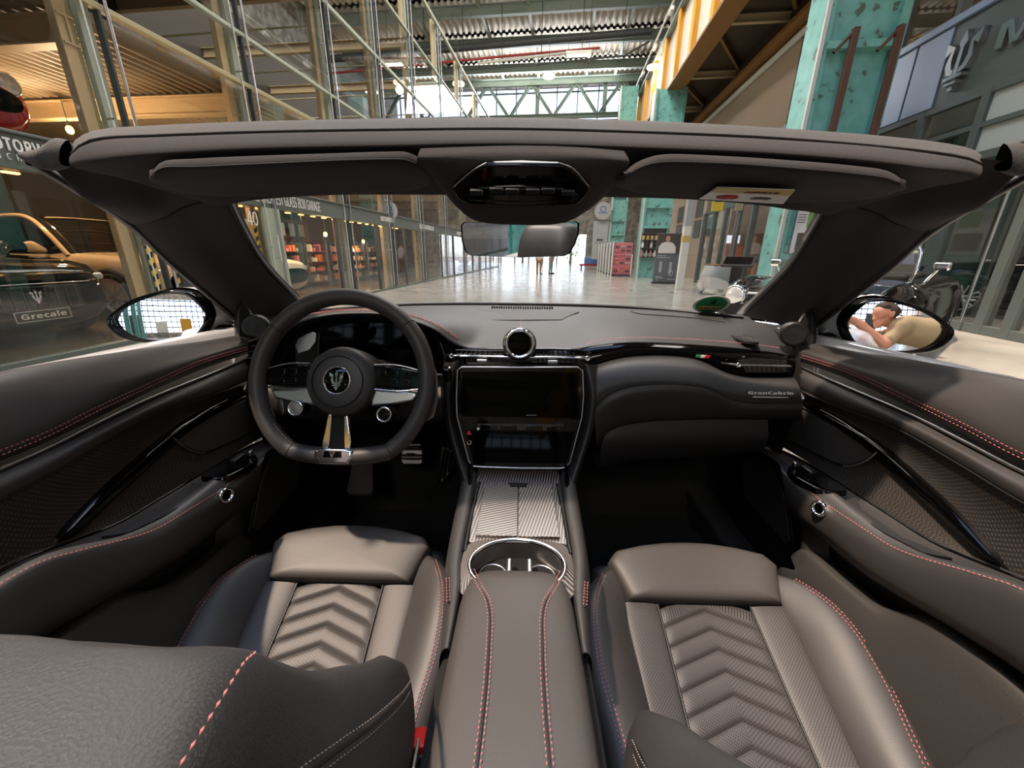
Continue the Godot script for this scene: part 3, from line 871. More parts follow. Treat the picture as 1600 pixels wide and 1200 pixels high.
# ---------- steering wheel, column, pedals ----------
func build_wheel() -> void:
	var w := holder("steering_wheel", CAR)
	var c := V(-.355, .9, -.743)
	var a := deg_to_rad(22)
	var n := V(0, sin(a), cos(a))
	var F := Transform3D(Basis(V(1, 0, 0), V(0, cos(a), -sin(a)), n), c)
	# rim with a flattened bottom
	var path := []
	var N := 96
	for k in N:
		var t := TAU * k / N
		var x := .170 * sin(t)
		var y := .170 * cos(t)
		if y < -.140: y = -.140 - (-.140 - y) * .35
		path.append(F * V(x, y, .012))
	obj("rim", tube(path, .0168, 16, true), M.leather, w)
	for deg in [-52, 52, -145, 146]:
		var k := int(fposmod(deg, 360) / 360.0 * N)
		var t: Vector3 = ((path[(k + 1) % N] as Vector3) - path[k - 1]).normalized()
		var ring := []
		var x := t.cross(n).normalized()
		for j in 20: ring.append((path[k] as Vector3) + (x * cos(TAU * j / 20) + t.cross(x) * sin(TAU * j / 20)) * .0169)
		obj("rim_seam", tube(ring, .0008, 5, true), M.dark_void, w)
	# inner stitching along the lower left of the rim
	var sp := []
	for k in range(int(N * .60), int(N * .67)):
		var q: Vector3 = path[k]
		sp.append(q + (c - q).normalized() * .0155 + n * .008)
	stuff(obj("stitching", stitches(sp, n * .001, .006, .003), M.thread, w))
	# hub
	var hub := []
	for k in 40:
		var t := TAU * k / 40
		hub.append(F * V(.0705 * sin(t), .0705 * cos(t) - .002, .0))
	obj("hub_shell", plate(hub, n, .05, .006), M.black_plastic, w)
	obj("airbag_cover", pillow(moved(hub, n * .001), n, .034, 0, 8, 3.4), M.leather, w)
	var e1 := []
	for k in 40:
		var t := TAU * k / 40
		e1.append(F * V(.050 * sin(t), .050 * cos(t) - .003, .0335))
	obj("cover_seam", tube(e1, .0011, 5, true), M.dark_void, w)
	var em := holder("emblem", w)
	var e0 := F * V(0, -.001, .032)
	var fx := Transform3D(F.basis, e0) * Transform3D(Basis(V(1, 0, 0), V(0, 0, 1), V(0, -1, 0)), Vector3.ZERO)
	obj("emblem_disc", at_mesh(lathe([[.0255, -.004], [.0255, .0035], [.0001, .0045]], 40), fx), M.gloss_black, em)
	obj("emblem_ring", at_mesh(lathe([[.0245, .002], [.0255, .005], [.0272, .0045], [.0278, 0]], 40), fx), M.chrome, em)
	obj("trident", at_mesh(trident(.038, .0012), Transform3D(F.basis, e0 + n * .0042)), M.chrome, em)
	# spokes
	both(func(s):
		var sk := holder("spoke", w)
		var up := [F * V(.060 * s, .030, .012), F * V(.10 * s, .030, .010), F * V(.158 * s, .020, .010), F * V(.160 * s, -.010, .010), F * V(.115 * s, -.014, .012), F * V(.062 * s, -.010, .014)]
		obj("switch_pad", plate(up, n, .022, .003), M.gloss_black, sk)
		var keys := []
		for i in 3:
			for j in 2:
				var p := F * V((.078 + i * .024) * s, .017 - j * .018 - i * .001, .0125)
				obj("switch_key", plate([p + F.basis * V(-.0095, .0065, 0), p + F.basis * V(.0095, .0065, 0), p + F.basis * V(.0095, -.0065, 0), p + F.basis * V(-.0095, -.0065, 0)], n, .004, .0012), M.gloss_black, sk)
		obj("chrome_edge", tube(curve([F * V(.064 * s, .033, .013), F * V(.11 * s, .0325, .011), F * V(.156 * s, .022, .009)], 12), .0016, 6), M.satin, sk)
		obj("chrome_edge", tube(curve([F * V(.066 * s, -.016, .015), F * V(.115 * s, -.019, .013), F * V(.157 * s, -.014, .009)], 12), .0024, 6), M.chrome, sk)
		var lo := [F * V(.060 * s, -.016, .010), F * V(.150 * s, -.020, .004), F * V(.140 * s, -.038, .002), F * V(.10 * s, -.046, .004), F * V(.058 * s, -.050, .008)]
		obj("lower_arm", plate(lo, n, .02, .004), M.satin if s > 0 else M.satin, sk)
		# round drive and start knobs
		var kp := F * (V(-.089, -.057, .014) if s < 0 else V(.088, -.066, .014))
		var kf := Transform3D(F.basis, kp) * Transform3D(Basis(V(1, 0, 0), V(0, 0, 1), V(0, -1, 0)), Vector3.ZERO)
		var kn := holder("control_knob", w)
		obj("knob_body", at_mesh(lathe([[.014, -.03], [.0165, -.026], [.0165, -.001], [.0155, .002]], 28), kf), M.black_plastic, kn)
		obj("knob_ring", at_mesh(lathe([[.0155, -.001], [.0155, .003], [.0145, .0045], [.0118, .004], [.0115, .001]], 32), kf), M.chrome, kn)
		obj("knob_face", at_mesh(lathe([[.012, .0025], [.0001, .003]], 28), kf), M.alu if s < 0 else M.gloss_black, kn)
		# shift paddle behind the rim
		var pd := []
		if s < 0: pd = [V(-.104, .098, -.03), V(-.088, .105, -.03), V(-.080, .102, -.03), V(-.083, .085, -.035), V(-.098, .068, -.04), V(-.122, .060, -.04), V(-.126, .075, -.035), V(-.118, .090, -.03)]
		else: pd = [V(.152, .060, -.02), V(.166, .060, -.02), V(.182, .02, -.02), V(.186, -.03, -.02), V(.178, -.07, -.02), V(.160, -.08, -.02), V(.150, -.04, -.02)]
		var lp := []
		for q in pd: lp.append(F * (q as Vector3))
		obj("shift_paddle", plate(lp, n, .004, .001), M.satin, w)
		if s < 0:
			var p2 := []
			for q in [V(-.148, -.030, -.02), V(-.140, -.028, -.02), V(-.136, -.066, -.025), V(-.142, -.072, -.025), V(-.150, -.06, -.02)]: p2.append(F * (q as Vector3))
			obj("shift_paddle", plate(p2, n, .004, .001), M.satin, w)
	)
	# lower V spoke with the chrome legs and badge plate
	var vs := holder("lower_spoke", w)
	both(func(s):
		obj("spoke_leg", plate([F * V(.012 * s - .006, -.068, .012), F * V(.019 * s - .006, -.066, .012), F * V(.0285 * s - .004, -.120, .016), F * V(.0285 * s - .004, -.140, .018), F * V(.017 * s - .004, -.140, .018), F * V(.014 * s - .004, -.12, .016)], n, .012, .002), M.chrome, vs)
	)
	obj("spoke_web", plate([F * V(-.021, -.066, .006), F * V(.009, -.066, .006), F * V(.017, -.138, .012), F * V(-.027, -.138, .012)], n, .008), M.dark_void, vs)
	obj("badge_plate", plate([F * V(-.041, -.137, .030), F * V(-.024, -.133, .030), F * V(.016, -.133, .030), F * V(.033, -.137, .030), F * V(.033, -.152, .031), F * V(.025, -.162, .030), F * V(-.032, -.162, .030), F * V(-.041, -.152, .031)], n, .022, .004), M.chrome, vs)
	obj("badge_inlay", plate([F * V(-.020, -.138, .0312), F * V(.012, -.138, .0312), F * V(.014, -.150, .0315), F * V(-.022, -.150, .0315)], n, .001), M.gloss_black, vs)
	obj("trident", at_mesh(trident(.016, .001), Transform3D(F.basis, F * V(-.004, -.142, .0318))), M.chrome, vs)
	# column and stalks
	var co := holder("steering_column", CAR)
	obj("column_shroud", tube([F * V(0, -.01, -.04), F * V(0, -.01, -.10), F * V(0, -.005, -.22)], [.055, .07, .075], 20), M.leather_deep, co)
	obj("stalk", tube([F * V(-.02, .03, -.07), F * V(-.078, .044, -.05)], .0035, 8), M.satin, co)
	obj("stalk_cap", rbox(V(.016, .020, .016), .006, 3, F * V(-.08, .045, -.05)), M.chrome, co)
	obj("stalk", tube([F * V(.02, .02, -.07), F * V(.19, .015, -.06)], [.006, .008], 8), M.black_plastic, co)
	obj("stalk_cap", rbox(V(.02, .032, .02), .006, 3, F * V(.196, .022, -.06)), M.gloss_black, co)
	# ---- pedals
	var pe := holder("pedals", CAR)
	var bp := [V(-.404, .52, -1.2), V(-.39, .523, -1.2), V(-.342, .524, -1.2), V(-.333, .516, -1.2), V(-.335, .451, -1.2), V(-.343, .441, -1.2), V(-.406, .44, -1.2), V(-.414, .45, -1.2)]
	var pn := V(0, .45, .9).normalized()
	obj("brake_pedal", plate(bp, pn, .02, .004), M.alu, pe)
	for k in 4:
		var y: float = [697, 702, 716, 722][k]
		obj("rubber_pad", tube([V(-.401, .518, -1.19) + V(0, -.0096 * [0, 1, 3.6, 4.9][k], .003), V(-.333, .519, -1.19) + V(0, -.0096 * [0, 1, 3.6, 4.9][k], .003)], .0038, 8), M.black_plastic, pe)
	obj("pedal_slot", rbox(V(.032, .005, .004), .002, 1, V(-.372, .49, -1.188)), M.dark_void, pe)
	obj("pedal_arm", tube([V(-.378, .495, -1.22), V(-.37, .70, -1.30)], .012, 8), M.black_plastic, pe)
	for sx in [629, 655]:
		pass
	var ap := [V(-.265, .515, -1.2), V(-.247, .511, -1.2), V(-.226, .494, -1.2), V(-.229, .454, -1.2), V(-.245, .405, -1.2), V(-.291, .354, -1.2)]
	obj("accelerator_pedal", plate(ap, V(-.15, .4, .9).normalized(), .012, .003), M.alu, pe)
	for k in 3:
		obj("rubber_pad", tube([V(-.254, .514, -1.19).lerp(V(-.228, .495, -1.19), k * .42), V(-.283, .371, -1.19).lerp(V(-.238, .427, -1.19), k * .42)], .0042, 8), M.black_plastic, pe)
	var fr := [V(-.558, .494, -1.16), V(-.494, .495, -1.16), V(-.462, .43, -1.06), V(-.47, .42, -1.05), V(-.538, .418, -1.05), V(-.549, .425, -1.06)]
	obj("footrest", plate(fr, V(0, .8, .6).normalized(), .02, .003), M.weave, pe)
	var ms := holder("floor_mat", CAR)
	obj("mat", bx(V(-.62, .262, -1.10), V(-.14, .274, -.35), .005), M.carpet, ms)
	obj("mat", bx(V(.14, .262, -1.10), V(.62, .274, -.35), .005), M.carpet, ms)

# ---------- centre console ----------
func build_console() -> void:
	var c := holder("centre_console", CAR)
	# armrest: rings from front to back
	var rings := []
	for e in [[-.548, .050, .600, .02], [-.540, .072, .622, .03], [-.522, .083, .634, .03], [-.49, .090, .638, .03], [-.42, .094, .636, .03], [-.33, .0965, .632, .03], [-.22, .0985, .628, .03], [-.05, .10, .622, .03], [.0, .10, .62, .03]]:
		var z: float = e[0]
		var w: float = e[1]
		var y: float = e[2]
		rings.append([V(-w, y - .16, z), V(-w, y - .05, z), V(-w * .985, y - .022, z), V(-w * .90, y - .006, z), V(-w * .6, y + .001, z), V(0, y + .003, z), V(w * .6, y + .001, z), V(w * .90, y - .006, z), V(w * .985, y - .022, z), V(w, y - .05, z), V(w, y - .16, z)])
	var ar := holder("armrest", c)
	obj("armrest_pad", loft(rings, 66, 4), M.leather_light, ar)
	both(func(s):
		seam([V(.082, .628, -.537), V(.064, .637, -.494), V(.049, .641, -.464), V(.043, .641, -.439), V(.041, .64, -.402), V(.04, .638, -.351), V(.041, .636, -.303), V(.043, .634, -.26), V(.045, .631, -.22)].map(func(q): return V((q.x - .004) * s if s < 0 else q.x - .004, q.y, q.z)), V(0, .0012, 0), ar, 2, .0036)
	)
	# side rails
	both(func(s):
		var r0 := flipx([V(.098, .655, -.80), V(.098, .632, -.70), V(.100, .625, -.63), V(.098, .622, -.56), V(.094, .628, -.50), V(.095, .62, -.40)], s)
		var r1 := flipx([V(.106, .668, -.80), V(.106, .642, -.70), V(.107, .634, -.63), V(.105, .632, -.56), V(.101, .632, -.50), V(.100, .62, -.40)], s)
		var r2 := flipx([V(.124, .665, -.80), V(.125, .640, -.70), V(.125, .632, -.63), V(.121, .630, -.56), V(.112, .628, -.50), V(.106, .61, -.40)], s)
		var r3 := flipx([V(.134, .640, -.80), V(.136, .615, -.70), V(.136, .60, -.63), V(.132, .59, -.56), V(.122, .58, -.50), V(.112, .56, -.40)], s)
		var r4 := flipx([V(.140, .40, -.80), V(.142, .38, -.70), V(.142, .35, -.63), V(.138, .33, -.56), V(.13, .30, -.50), V(.12, .27, -.40)], s)
		obj("side_rail", skin([moved(r0, V(0, -.03, 0)), r0, r1, r2, r3, r4], 30, 4), M.leather, c)
		var q := flipx([V(.116, .6305, -.515), V(.111, .6315, -.49), V(.106, .632, -.465)], s)
		seam(q, V(0, .0015, 0), c, 2, .0025)
	)
	# carbon deck: frame, two-leaf lid
	var dk := holder("carbon_deck", c)
	obj("deck", plate([V(-.096, .660, -.84), V(.096, .660, -.84), V(.099, .630, -.68), V(.098, .626, -.607), V(-.098, .626, -.607), V(-.099, .630, -.68)], V(0, 1, .12).normalized(), .03, .002), M.carbon, dk)
	both(func(s):
		obj("lid", plate([V(.001 * s, .6555, -.762), V(.075 * s, .6555, -.762), V(.081 * s, .6335, -.618), V(.001 * s, .6335, -.618)], V(0, 1, .12).normalized(), .010, .001), M.carbon, dk)
		obj("deck_edge", tube(curve([V(.090 * s, .652, -.77), V(.0955 * s, .636, -.68), V(.097 * s, .628, -.58)], 10), .004, 6), M.black_plastic, dk)
	)
	obj("finger_slot", plate([V(-.022, .6575, -.765), V(.022, .6575, -.765), V(.018, .656, -.752), V(-.018, .656, -.752)], V(0, 1, .12).normalized(), .004, .001), M.dark_void, dk)
	# cup holder
	var cup := holder("cup_holder", c)
	var cc := V(0, .628, -.545)
	var rim := []
	var rim2 := []
	var lowr := []
	for k in 56:
		var t := TAU * k / 56
		var q := V(.0835 * cos(t), 0, .056 * sin(t))
		q.x *= 1.0 if absf(cos(t)) < .98 else 1.0
		rim.append(cc + q + V(0, .006 - q.z * .1, 0))
		rim2.append(cc + q * .96 + V(0, .002 - q.z * .1, 0))
		lowr.append(cc + q * .90 + V(0, -.06, 0))
	var outer := []
	for k in 56:
		var t := TAU * k / 56
		var r := pow(pow(absf(cos(t)) / .099, 5.0) + pow(absf(sin(t)) / .066, 5.0), -.2)
		outer.append(V(r * cos(t), .6265 + (-.06 - r * sin(t)) * .05 + .003, -.545 + r * sin(t)))
	obj("cup_surround", grid([outer, rim], true), M.carbon, cup)
	obj("cup_rim", tube(rim, .0032, 8, true), M.chrome, cup)
	obj("cup_well", grid([rim2, lowr], true), M.alu, cup)
	obj("cup_floor", plate(moved(lowr, V(0, .001, 0)), V(0, 1, 0), .004), M.black_plastic, cup)
	both(func(s):
		obj("cup_divider", rbox(V(.010, .030, .034), .004, 2, cc + V(.018 * s + .004, -.016, -.008)), M.satin, cup)
		var arc := []
		for k in 16:
			var t := PI * k / 15.0
			arc.append(cc + V(.044 * s + .024 * cos(t), -.03, -.012 - .024 * sin(t)))
		obj("cup_ring", tube(arc, .003, 6), M.satin, cup)
	)
	obj("tunnel", bx(V(-.11, .25, -1.3), V(.11, .60, .1), .02), M.carpet, c)
	# seat-belt buckles beside the cushions
	both(func(s):
		var bk := holder("belt_buckle", CAR)
		var p := V(-.118, .565, -.318) if s < 0 else V(.122, .575, -.263)
		var f := Transform3D(Basis(Vector3.RIGHT, -.35) * Basis(Vector3.UP, .1), p)
		obj("buckle_body", at_mesh(rbox(V(.020, .075, .045), .005, 2, V(0, -.035, 0)), f), M.black_plastic, bk)
		obj("buckle_button", at_mesh(rbox(V(.017, .012, .030), .003, 2, V(0, .006, .004)), f), M.buckle_red, bk)
		obj("tongue", at_mesh(rbox(V(.004, .030, .04), .001, 1, V(.0, .004, .034)), f), M.satin, bk)
	)

# ---------- seats ----------
# frame of a cushion: x across, z back along the cushion, y off its plane
func build_seat(s: float, cx: float, slope: float, y0: float, z0: float, label: String) -> void:
	var st := holder("front_seat", CAR, label)
	var ang := atan(slope)
	var F := Transform3D(Basis(Vector3.RIGHT, ang), V(cx, y0, z0))   # z0,y0: rear edge of the thigh pad on the cushion plane
	var P := func(x: float, t: float, h: float) -> Vector3: return F * Vector3(x, h, -t)
	# thigh pad
	var pad := []
	var half := [[.148, .0], [.160, .035], [.176, .075], [.160, .098], [.105, .112], [.05, .120], [0, .122]]
	for e in half: pad.append(P.call(e[0], e[1], .0))
	for i in range(half.size() - 2, -1, -1): pad.append(P.call(-half[i][0], half[i][1], .0))
	var lp := even(pad + [pad[0]], 84, true)
	obj("thigh_pad", pillow(lp, F.basis.y, .034, .03, 8, 5.0), M.leather_light, st)
	obj("pad_seam", tube(moved(lp, F.basis.y * .003), .002, 5, true), M.dark_void, st)
	# chevron pads down the middle, with perforated strips either side
	for k in 9:
		var t0 := -.010 - .0335 * k + .0335
		var rows := []
		for j in 9:
			var u := j / 8.0
			var row := []
			for i in 21:
				var v := i / 10.0 - 1.0
				var t: float = t0 - .0335 * u - absf(v) * .034
				t = minf(t, -.002)
				var hh := .0055 * pow(maxf(0.0, sin(PI * clampf(u, .0, 1.0))), .28) * minf(1.0, pow(maxf(0.0, (1.0 - absf(v)) * 9.0), .5) + .25)
				row.append(P.call(v * (.0895), t, hh + .0015 - .002 * (1.0 - v * v)))
			rows.append(row)
		obj("chevron_pad", grid(rows), M.perforated, st)
	for e in [-1.0, 1.0]:
		var a := [P.call(.091 * e, -.002, .002), P.call(.091 * e, -.1, .001), P.call(.093 * e, -.30, .0)]
		var b := [P.call(.125 * e, -.002, .009), P.call(.125 * e, -.1, .009), P.call(.122 * e, -.30, .009)]
		var c := [P.call(.160 * e, -.002, .006), P.call(.154 * e, -.1, .008), P.call(.148 * e, -.30, .010)]
		obj("perforated_strip", skin([moved(a, -F.basis.y * .006), a, b, c, moved(c, -F.basis.y * .01)], 40, 4), M.perforated, st)
		obj("piping", tube(curve([P.call(.0905 * e, -.002, .004), P.call(.0905 * e, -.1, .004), P.call(.092 * e, -.30, .003)], 30), .0022, 6), M.leather_deep, st)
		# bolster
		var i0 := [P.call(.150 * e, .085, -.02), P.call(.151 * e, .045, .002), P.call(.150 * e, .0, .002), P.call(.154 * e, -.05, .003), P.call(.150 * e, -.13, .006), P.call(.146 * e, -.22, .010), P.call(.145 * e, -.30, .012)]
		var i1 := [P.call(.160 * e, .080, -.01), P.call(.172 * e, .05, .016), P.call(.182 * e, .0, .030), P.call(.190 * e, -.05, .040), P.call(.188 * e, -.13, .044), P.call(.176 * e, -.22, .046), P.call(.172 * e, -.30, .050)]
		var i2 := [P.call(.172 * e, .072, -.012), P.call(.192 * e, .045, .022), P.call(.214 * e, .0, .044), P.call(.227 * e, -.05, .054), P.call(.228 * e, -.13, .056), P.call(.212 * e, -.22, .058), P.call(.205 * e, -.30, .06)]
		var i3 := [P.call(.180 * e, .070, -.03), P.call(.205 * e, .048, .0), P.call(.238 * e, .0, .030), P.call(.254 * e, -.06, .040), P.call(.252 * e, -.13, .042), P.call(.236 * e, -.22, .045), P.call(.23 * e, -.30, .048)]
		var i4 := [P.call(.182 * e, .060, -.08), P.call(.21 * e, .035, -.07), P.call(.245 * e, .0, -.05), P.call(.265 * e, -.06, -.04), P.call(.263 * e, -.13, -.04), P.call(.25 * e, -.22, -.04), P.call(.24 * e, -.30, -.04)]
		var i5 := [P.call(.17 * e, .04, -.20), P.call(.20 * e, .02, -.20), P.call(.23 * e, .0, -.20), P.call(.25 * e, -.06, -.20), P.call(.25 * e, -.13, -.20), P.call(.24 * e, -.22, -.20), P.call(.23 * e, -.30, -.20)]
		obj("cushion_bolster", skin([moved(i0, -F.basis.y * .01), i0, i1, i2, i3, i4, i5], 40, 5), M.leather, st)
		seam(i2.slice(1), F.basis.y * .0018, st, 2, .0034)
		var j2 := []
		for q in i3: j2.append((q as Vector3) + F.basis * V(.004 * e, -.004, 0))
		stuff(obj("stitching", stitches(curve(j2.slice(2), 50), F.basis * V(.0015 * e, .001, 0), .005, .003, .0005), M.thread, st))
	obj("cushion_base", join([[rbox(V(.42, .12, .40), .03, 2, V(0, -.085, .10)), F], [rbox(V(.30, .10, .10), .03, 2, V(0, -.075, -.07)), F]]), M.leather_deep, st)
	# ---- backrest: rings from the hip up to the shoulder
	var bk := holder("backrest", st)
	var dz := z0 + .636
	var rings := []
	#            y     half-w  front  bolster  back
	for e in [[.42, .205, -.375, -.385, -.10], [.50, .232, -.345, -.375, -.06], [.57, .25, -.315, -.380, -.03], [.63, .252, -.285, -.372, -.01], [.68, .246, -.262, -.345, .01], [.74, .234, -.238, -.290, .03], [.80, .222, -.215, -.240, .05], [.86, .226, -.192, -.205, .065], [.90, .236, -.176, -.182, .075], [.93, .239, -.163, -.160, .08], [.946, .230, -.152, -.146, .075], [.957, .195, -.145, -.135, .06], [.962, .12, -.105, -.10, .03]]:
		var y: float = e[0]
		var w: float = e[1]
		var lean := (.008 + maxf(y - .55, 0.0) * .10) if s > 0 else 0.0
		var zf: float = e[2] + dz + lean
		var zb: float = e[3] + dz + lean
		var zr: float = e[4] + dz + lean
		rings.append([V(cx - w, y, (zb + zr) / 2 + .02), V(cx - w * .97, y, zb + .05), V(cx - w * .86, y, zb), V(cx - w * .70, y, (zb + zf) / 2), V(cx - w * .52, y, zf), V(cx, y, zf + .004), V(cx + w * .52, y, zf), V(cx + w * .70, y, (zb + zf) / 2), V(cx + w * .86, y, zb), V(cx + w * .97, y, zb + .05), V(cx + w, y, (zb + zr) / 2 + .02), V(cx + w * .92, y, zr - .02), V(cx + w * .5, y, zr), V(cx - w * .5, y, zr), V(cx - w * .92, y, zr - .02)])
	obj("back_shell", loft(rings, 90, 5), M.leather_coarse, bk)
	for e in [-1.0, 1.0]:
		# seam round the shoulder and down the bolster
		var inner := [V(cx + .246 * e, .668, -.318 + dz), V(cx + .249 * e, .700, -.285 + dz), V(cx + .243 * e, .748, -.232 + dz), V(cx + .234 * e, .80, -.18 + dz), V(cx + .229 * e, .84, -.14 + dz), V(cx + .225 * e, .87, -.10 + dz)].map(func(q): return q + V(0, 0, (.008 + maxf(q.y - .55, 0.0) * .10) if s > 0 else 0.0))
		var out := V(e, .1, .1).normalized() * .001
		for g in [0, 1]:
			stuff(obj("stitching", stitches(shift_side(curve(inner, 40), out, .006 * (g * 2 - 1)), out * 2.0, .005, .0034, .0006), M.thread, bk))
		obj("piping", tube(curve(inner, 40), .0028, 6), M.leather_deep, bk)
		var redp := [V(cx + .2235 * e, .934, -.156 + dz), V(cx + .228 * e, .9445, -.142 + dz), V(cx + .231 * e, .9475, -.125 + dz), V(cx + .2325 * e, .948, -.105 + dz), V(cx + .233 * e, .947, -.08 + dz)].map(func(q): return q + V(0, 0, (.008 + maxf(q.y - .55, 0.0) * .10) if s > 0 else 0.0))
		stuff(obj("stitching", stitches(curve(redp, 40), V(.0006 * e, .0020, -.0005), .0052, .0042, .0007), M.red, bk))
	# headrest rises from the rear of the shoulders
	var hr := []
	for e in [[.93, .13, -.07, .05], [.98, .128, -.075, .06], [1.05, .125, -.07, .06], [1.11, .118, -.055, .06], [1.15, .10, -.03, .05], [1.162, .06, .0, .035]]:
		var y: float = e[0]
		var w: float = e[1]
		var a: float = e[2] + dz + .06
		var b: float = e[3] + dz + .08
		hr.append([V(cx - w, y, (a + b) / 2), V(cx - w * .8, y, a), V(cx, y, a - .008), V(cx + w * .8, y, a), V(cx + w, y, (a + b) / 2), V(cx + w * .8, y, b), V(cx, y, b + .008), V(cx - w * .8, y, b)])
	obj("headrest", loft(hr, 48, 4), M.leather, st)

# ---------- doors, mirrors, shell ----------
func build_door(s: float) -> void:
	var d := holder("door", CAR)
	var R := func(p: Array, tail: Array) -> Array: return flipx(p + tail, s)
	var slot = R.call([V(.76, .926, -1.018), V(.76, .93, -1.003), V(.76, .94, -.893), V(.76, .956, -.758), V(.76, .965, -.66), V(.76, .972, -.578)], [V(.76, .982, -.35), V(.76, .988, -.05), V(.76, .985, .25)])
	var crest = R.call([V(.725, .926, -.996), V(.725, .928, -.978), V(.725, .938, -.863), V(.725, .953, -.729), V(.725, .96, -.631), V(.725, .962, -.545)], [V(.725, .985, -.35), V(.725, .992, -.05), V(.725, .988, .25)])
	var roll = R.call([V(.7, .922, -.976), V(.7, .924, -.962), V(.7, .927, -.829), V(.7, .928, -.689), V(.7, .92, -.593), V(.7, .911, -.506)], [V(.70, .925, -.30), V(.70, .932, -.05), V(.70, .928, .25)])
	var sew = R.call([V(.698, .909, -.975), V(.698, .91, -.959), V(.698, .915, -.805), V(.698, .905, -.672), V(.698, .896, -.573), V(.698, .888, -.496)], [V(.698, .892, -.28), V(.698, .89, -.05), V(.698, .886, .25)])
	var under = R.call([V(.708, .892, -.982), V(.708, .894, -.964), V(.708, .897, -.815), V(.708, .89, -.675), V(.708, .88, -.575), V(.708, .874, -.5)], [V(.708, .875, -.28), V(.708, .872, -.05), V(.708, .868, .25)])
	obj("upper_roll", skin([moved(slot, V(.01 * s, -.03, 0)), slot, moved(slot, V(-.012 * s, .005, 0)), crest, roll, sew, under], 70, 5), M.leather, d)
	seam((R.call([V(.697, .912, -.958), V(.697, .917, -.805), V(.697, .907, -.672), V(.697, .898, -.573), V(.697, .889, -.496)], [V(.697, .893, -.28)]) as Array), V(-.0016 * s, .0005, 0), d, 2, .003)
	var ch = R.call([V(.702, .885, -.961), V(.702, .883, -.825), V(.702, .881, -.662), V(.702, .874, -.569), V(.702, .867, -.492)], [V(.702, .866, -.28), V(.702, .862, -.05)])
	obj("chrome_strip", tube(curve(ch, 50), .0028, 8), M.satin, d)
	var b0 = R.call([V(.7, .879, -.958), V(.7, .876, -.824), V(.7, .874, -.66), V(.7, .866, -.567), V(.7, .861, -.489)], [V(.70, .858, -.28), V(.70, .855, -.05), V(.70, .85, .25)])
	var b1 = R.call([V(.688, .862, -.929), V(.688, .861, -.799), V(.688, .866, -.662), V(.688, .86, -.56), V(.688, .85, -.476)], [V(.688, .845, -.26), V(.688, .842, -.05), V(.688, .838, .25)])
	var b2 = R.call([V(.69, .84, -.926), V(.69, .843, -.8), V(.69, .854, -.678), V(.69, .845, -.562), V(.69, .835, -.473)], [V(.69, .832, -.26), V(.69, .83, -.05), V(.69, .826, .25)])
	obj("trim_band", skin([moved(b0, V(.012 * s, .004, 0)), b0, b1, b2, moved(b2, V(.004 * s, -.004, 0))], 60, 4), M.leather, d)
	obj("band_seam", tube(curve(moved(b2, V(.002 * s, -.004, 0)), 50), .002, 6), M.dark_void, d)
	# dotted insert between band and blade
	var i0 = R.call([V(.694, .832, -.93), V(.694, .836, -.803), V(.694, .847, -.68), V(.694, .84, -.564), V(.694, .83, -.475)], [V(.694, .826, -.26), V(.694, .823, -.05), V(.694, .82, .25)])
	var i1 = R.call([V(.704, .817, -.925), V(.704, .819, -.762), V(.704, .809, -.64), V(.704, .789, -.525), V(.704, .775, -.434)], [V(.706, .78, -.26), V(.706, .785, -.05), V(.706, .78, .25)])
	var i2 = R.call([V(.702, .805, -.913), V(.702, .799, -.718), V(.702, .772, -.594), V(.702, .735, -.483), V(.702, .712, -.397)], [V(.70, .735, -.26), V(.70, .745, -.05), V(.70, .745, .25)])
	obj("dotted_insert", skin([i0, i1, i2], 60, 6), M.dotted_leather, d)
	# gloss black blade
	var k0 := flipx([V(.7, .81, -.926), V(.7, .812, -.825), V(.7, .808, -.718), V(.7, .78, -.595), V(.7, .759, -.527), V(.7, .74, -.48), V(.7, .734, -.469)], s)
	var k1 := flipx([V(.69, .808, -.91), V(.69, .805, -.815), V(.69, .798, -.709), V(.69, .771, -.592), V(.69, .75, -.523), V(.69, .735, -.477), V(.69, .735, -.463)], s)
	var k2 := flipx([V(.698, .796, -.918), V(.698, .789, -.826), V(.698, .779, -.721), V(.698, .752, -.608), V(.698, .732, -.536), V(.698, .72, -.488), V(.698, .728, -.469)], s)
	obj("blade_trim", skin([moved(k0, V(.012 * s, .002, 0)), k0, k1, k2, moved(k2, V(.012 * s, -.002, 0))], 40, 4), M.gloss_black, d)
	obj("ambient_strip", tube(curve(flipx([V(.693, .813, -.851), V(.693, .812, -.793), V(.693, .805, -.724)], s), 12), .0012, 6), M.alu, d)
	# woven panel and speaker below it
	var w0 := flipx([V(.703, .793, -.934), V(.703, .789, -.821), V(.703, .783, -.722), V(.703, .755, -.612), V(.703, .732, -.539), V(.703, .72, -.489), V(.703, .725, -.471)], s)
	var w1 := flipx([V(.7, .75, -.953), V(.7, .741, -.819), V(.7, .738, -.728), V(.7, .729, -.618), V(.7, .715, -.544), V(.7, .716, -.489), V(.7, .725, -.468)], s)
	var w2 := flipx([V(.696, .663, -1.004), V(.696, .678, -.849), V(.696, .688, -.735), V(.696, .695, -.623), V(.696, .7, -.55), V(.696, .713, -.489), V(.696, .725, -.463)], s)
	obj("woven_panel", skin([w0, w1, w2], 40, 5), M.weave, d)
	var sp := flipx([V(.694, .79, -.907), V(.694, .793, -.81), V(.694, .791, -.739), V(.694, .789, -.694), V(.694, .762, -.71), V(.694, .74, -.731), V(.694, .725, -.753), V(.694, .717, -.783), V(.694, .709, -.84), V(.694, .693, -.949), V(.694, .742, -.931)], s)
	var nx := V(-s, .12, 0).normalized()
	obj("speaker_grille", plate(sp, nx, .008, .002), M.speaker_mesh, d)
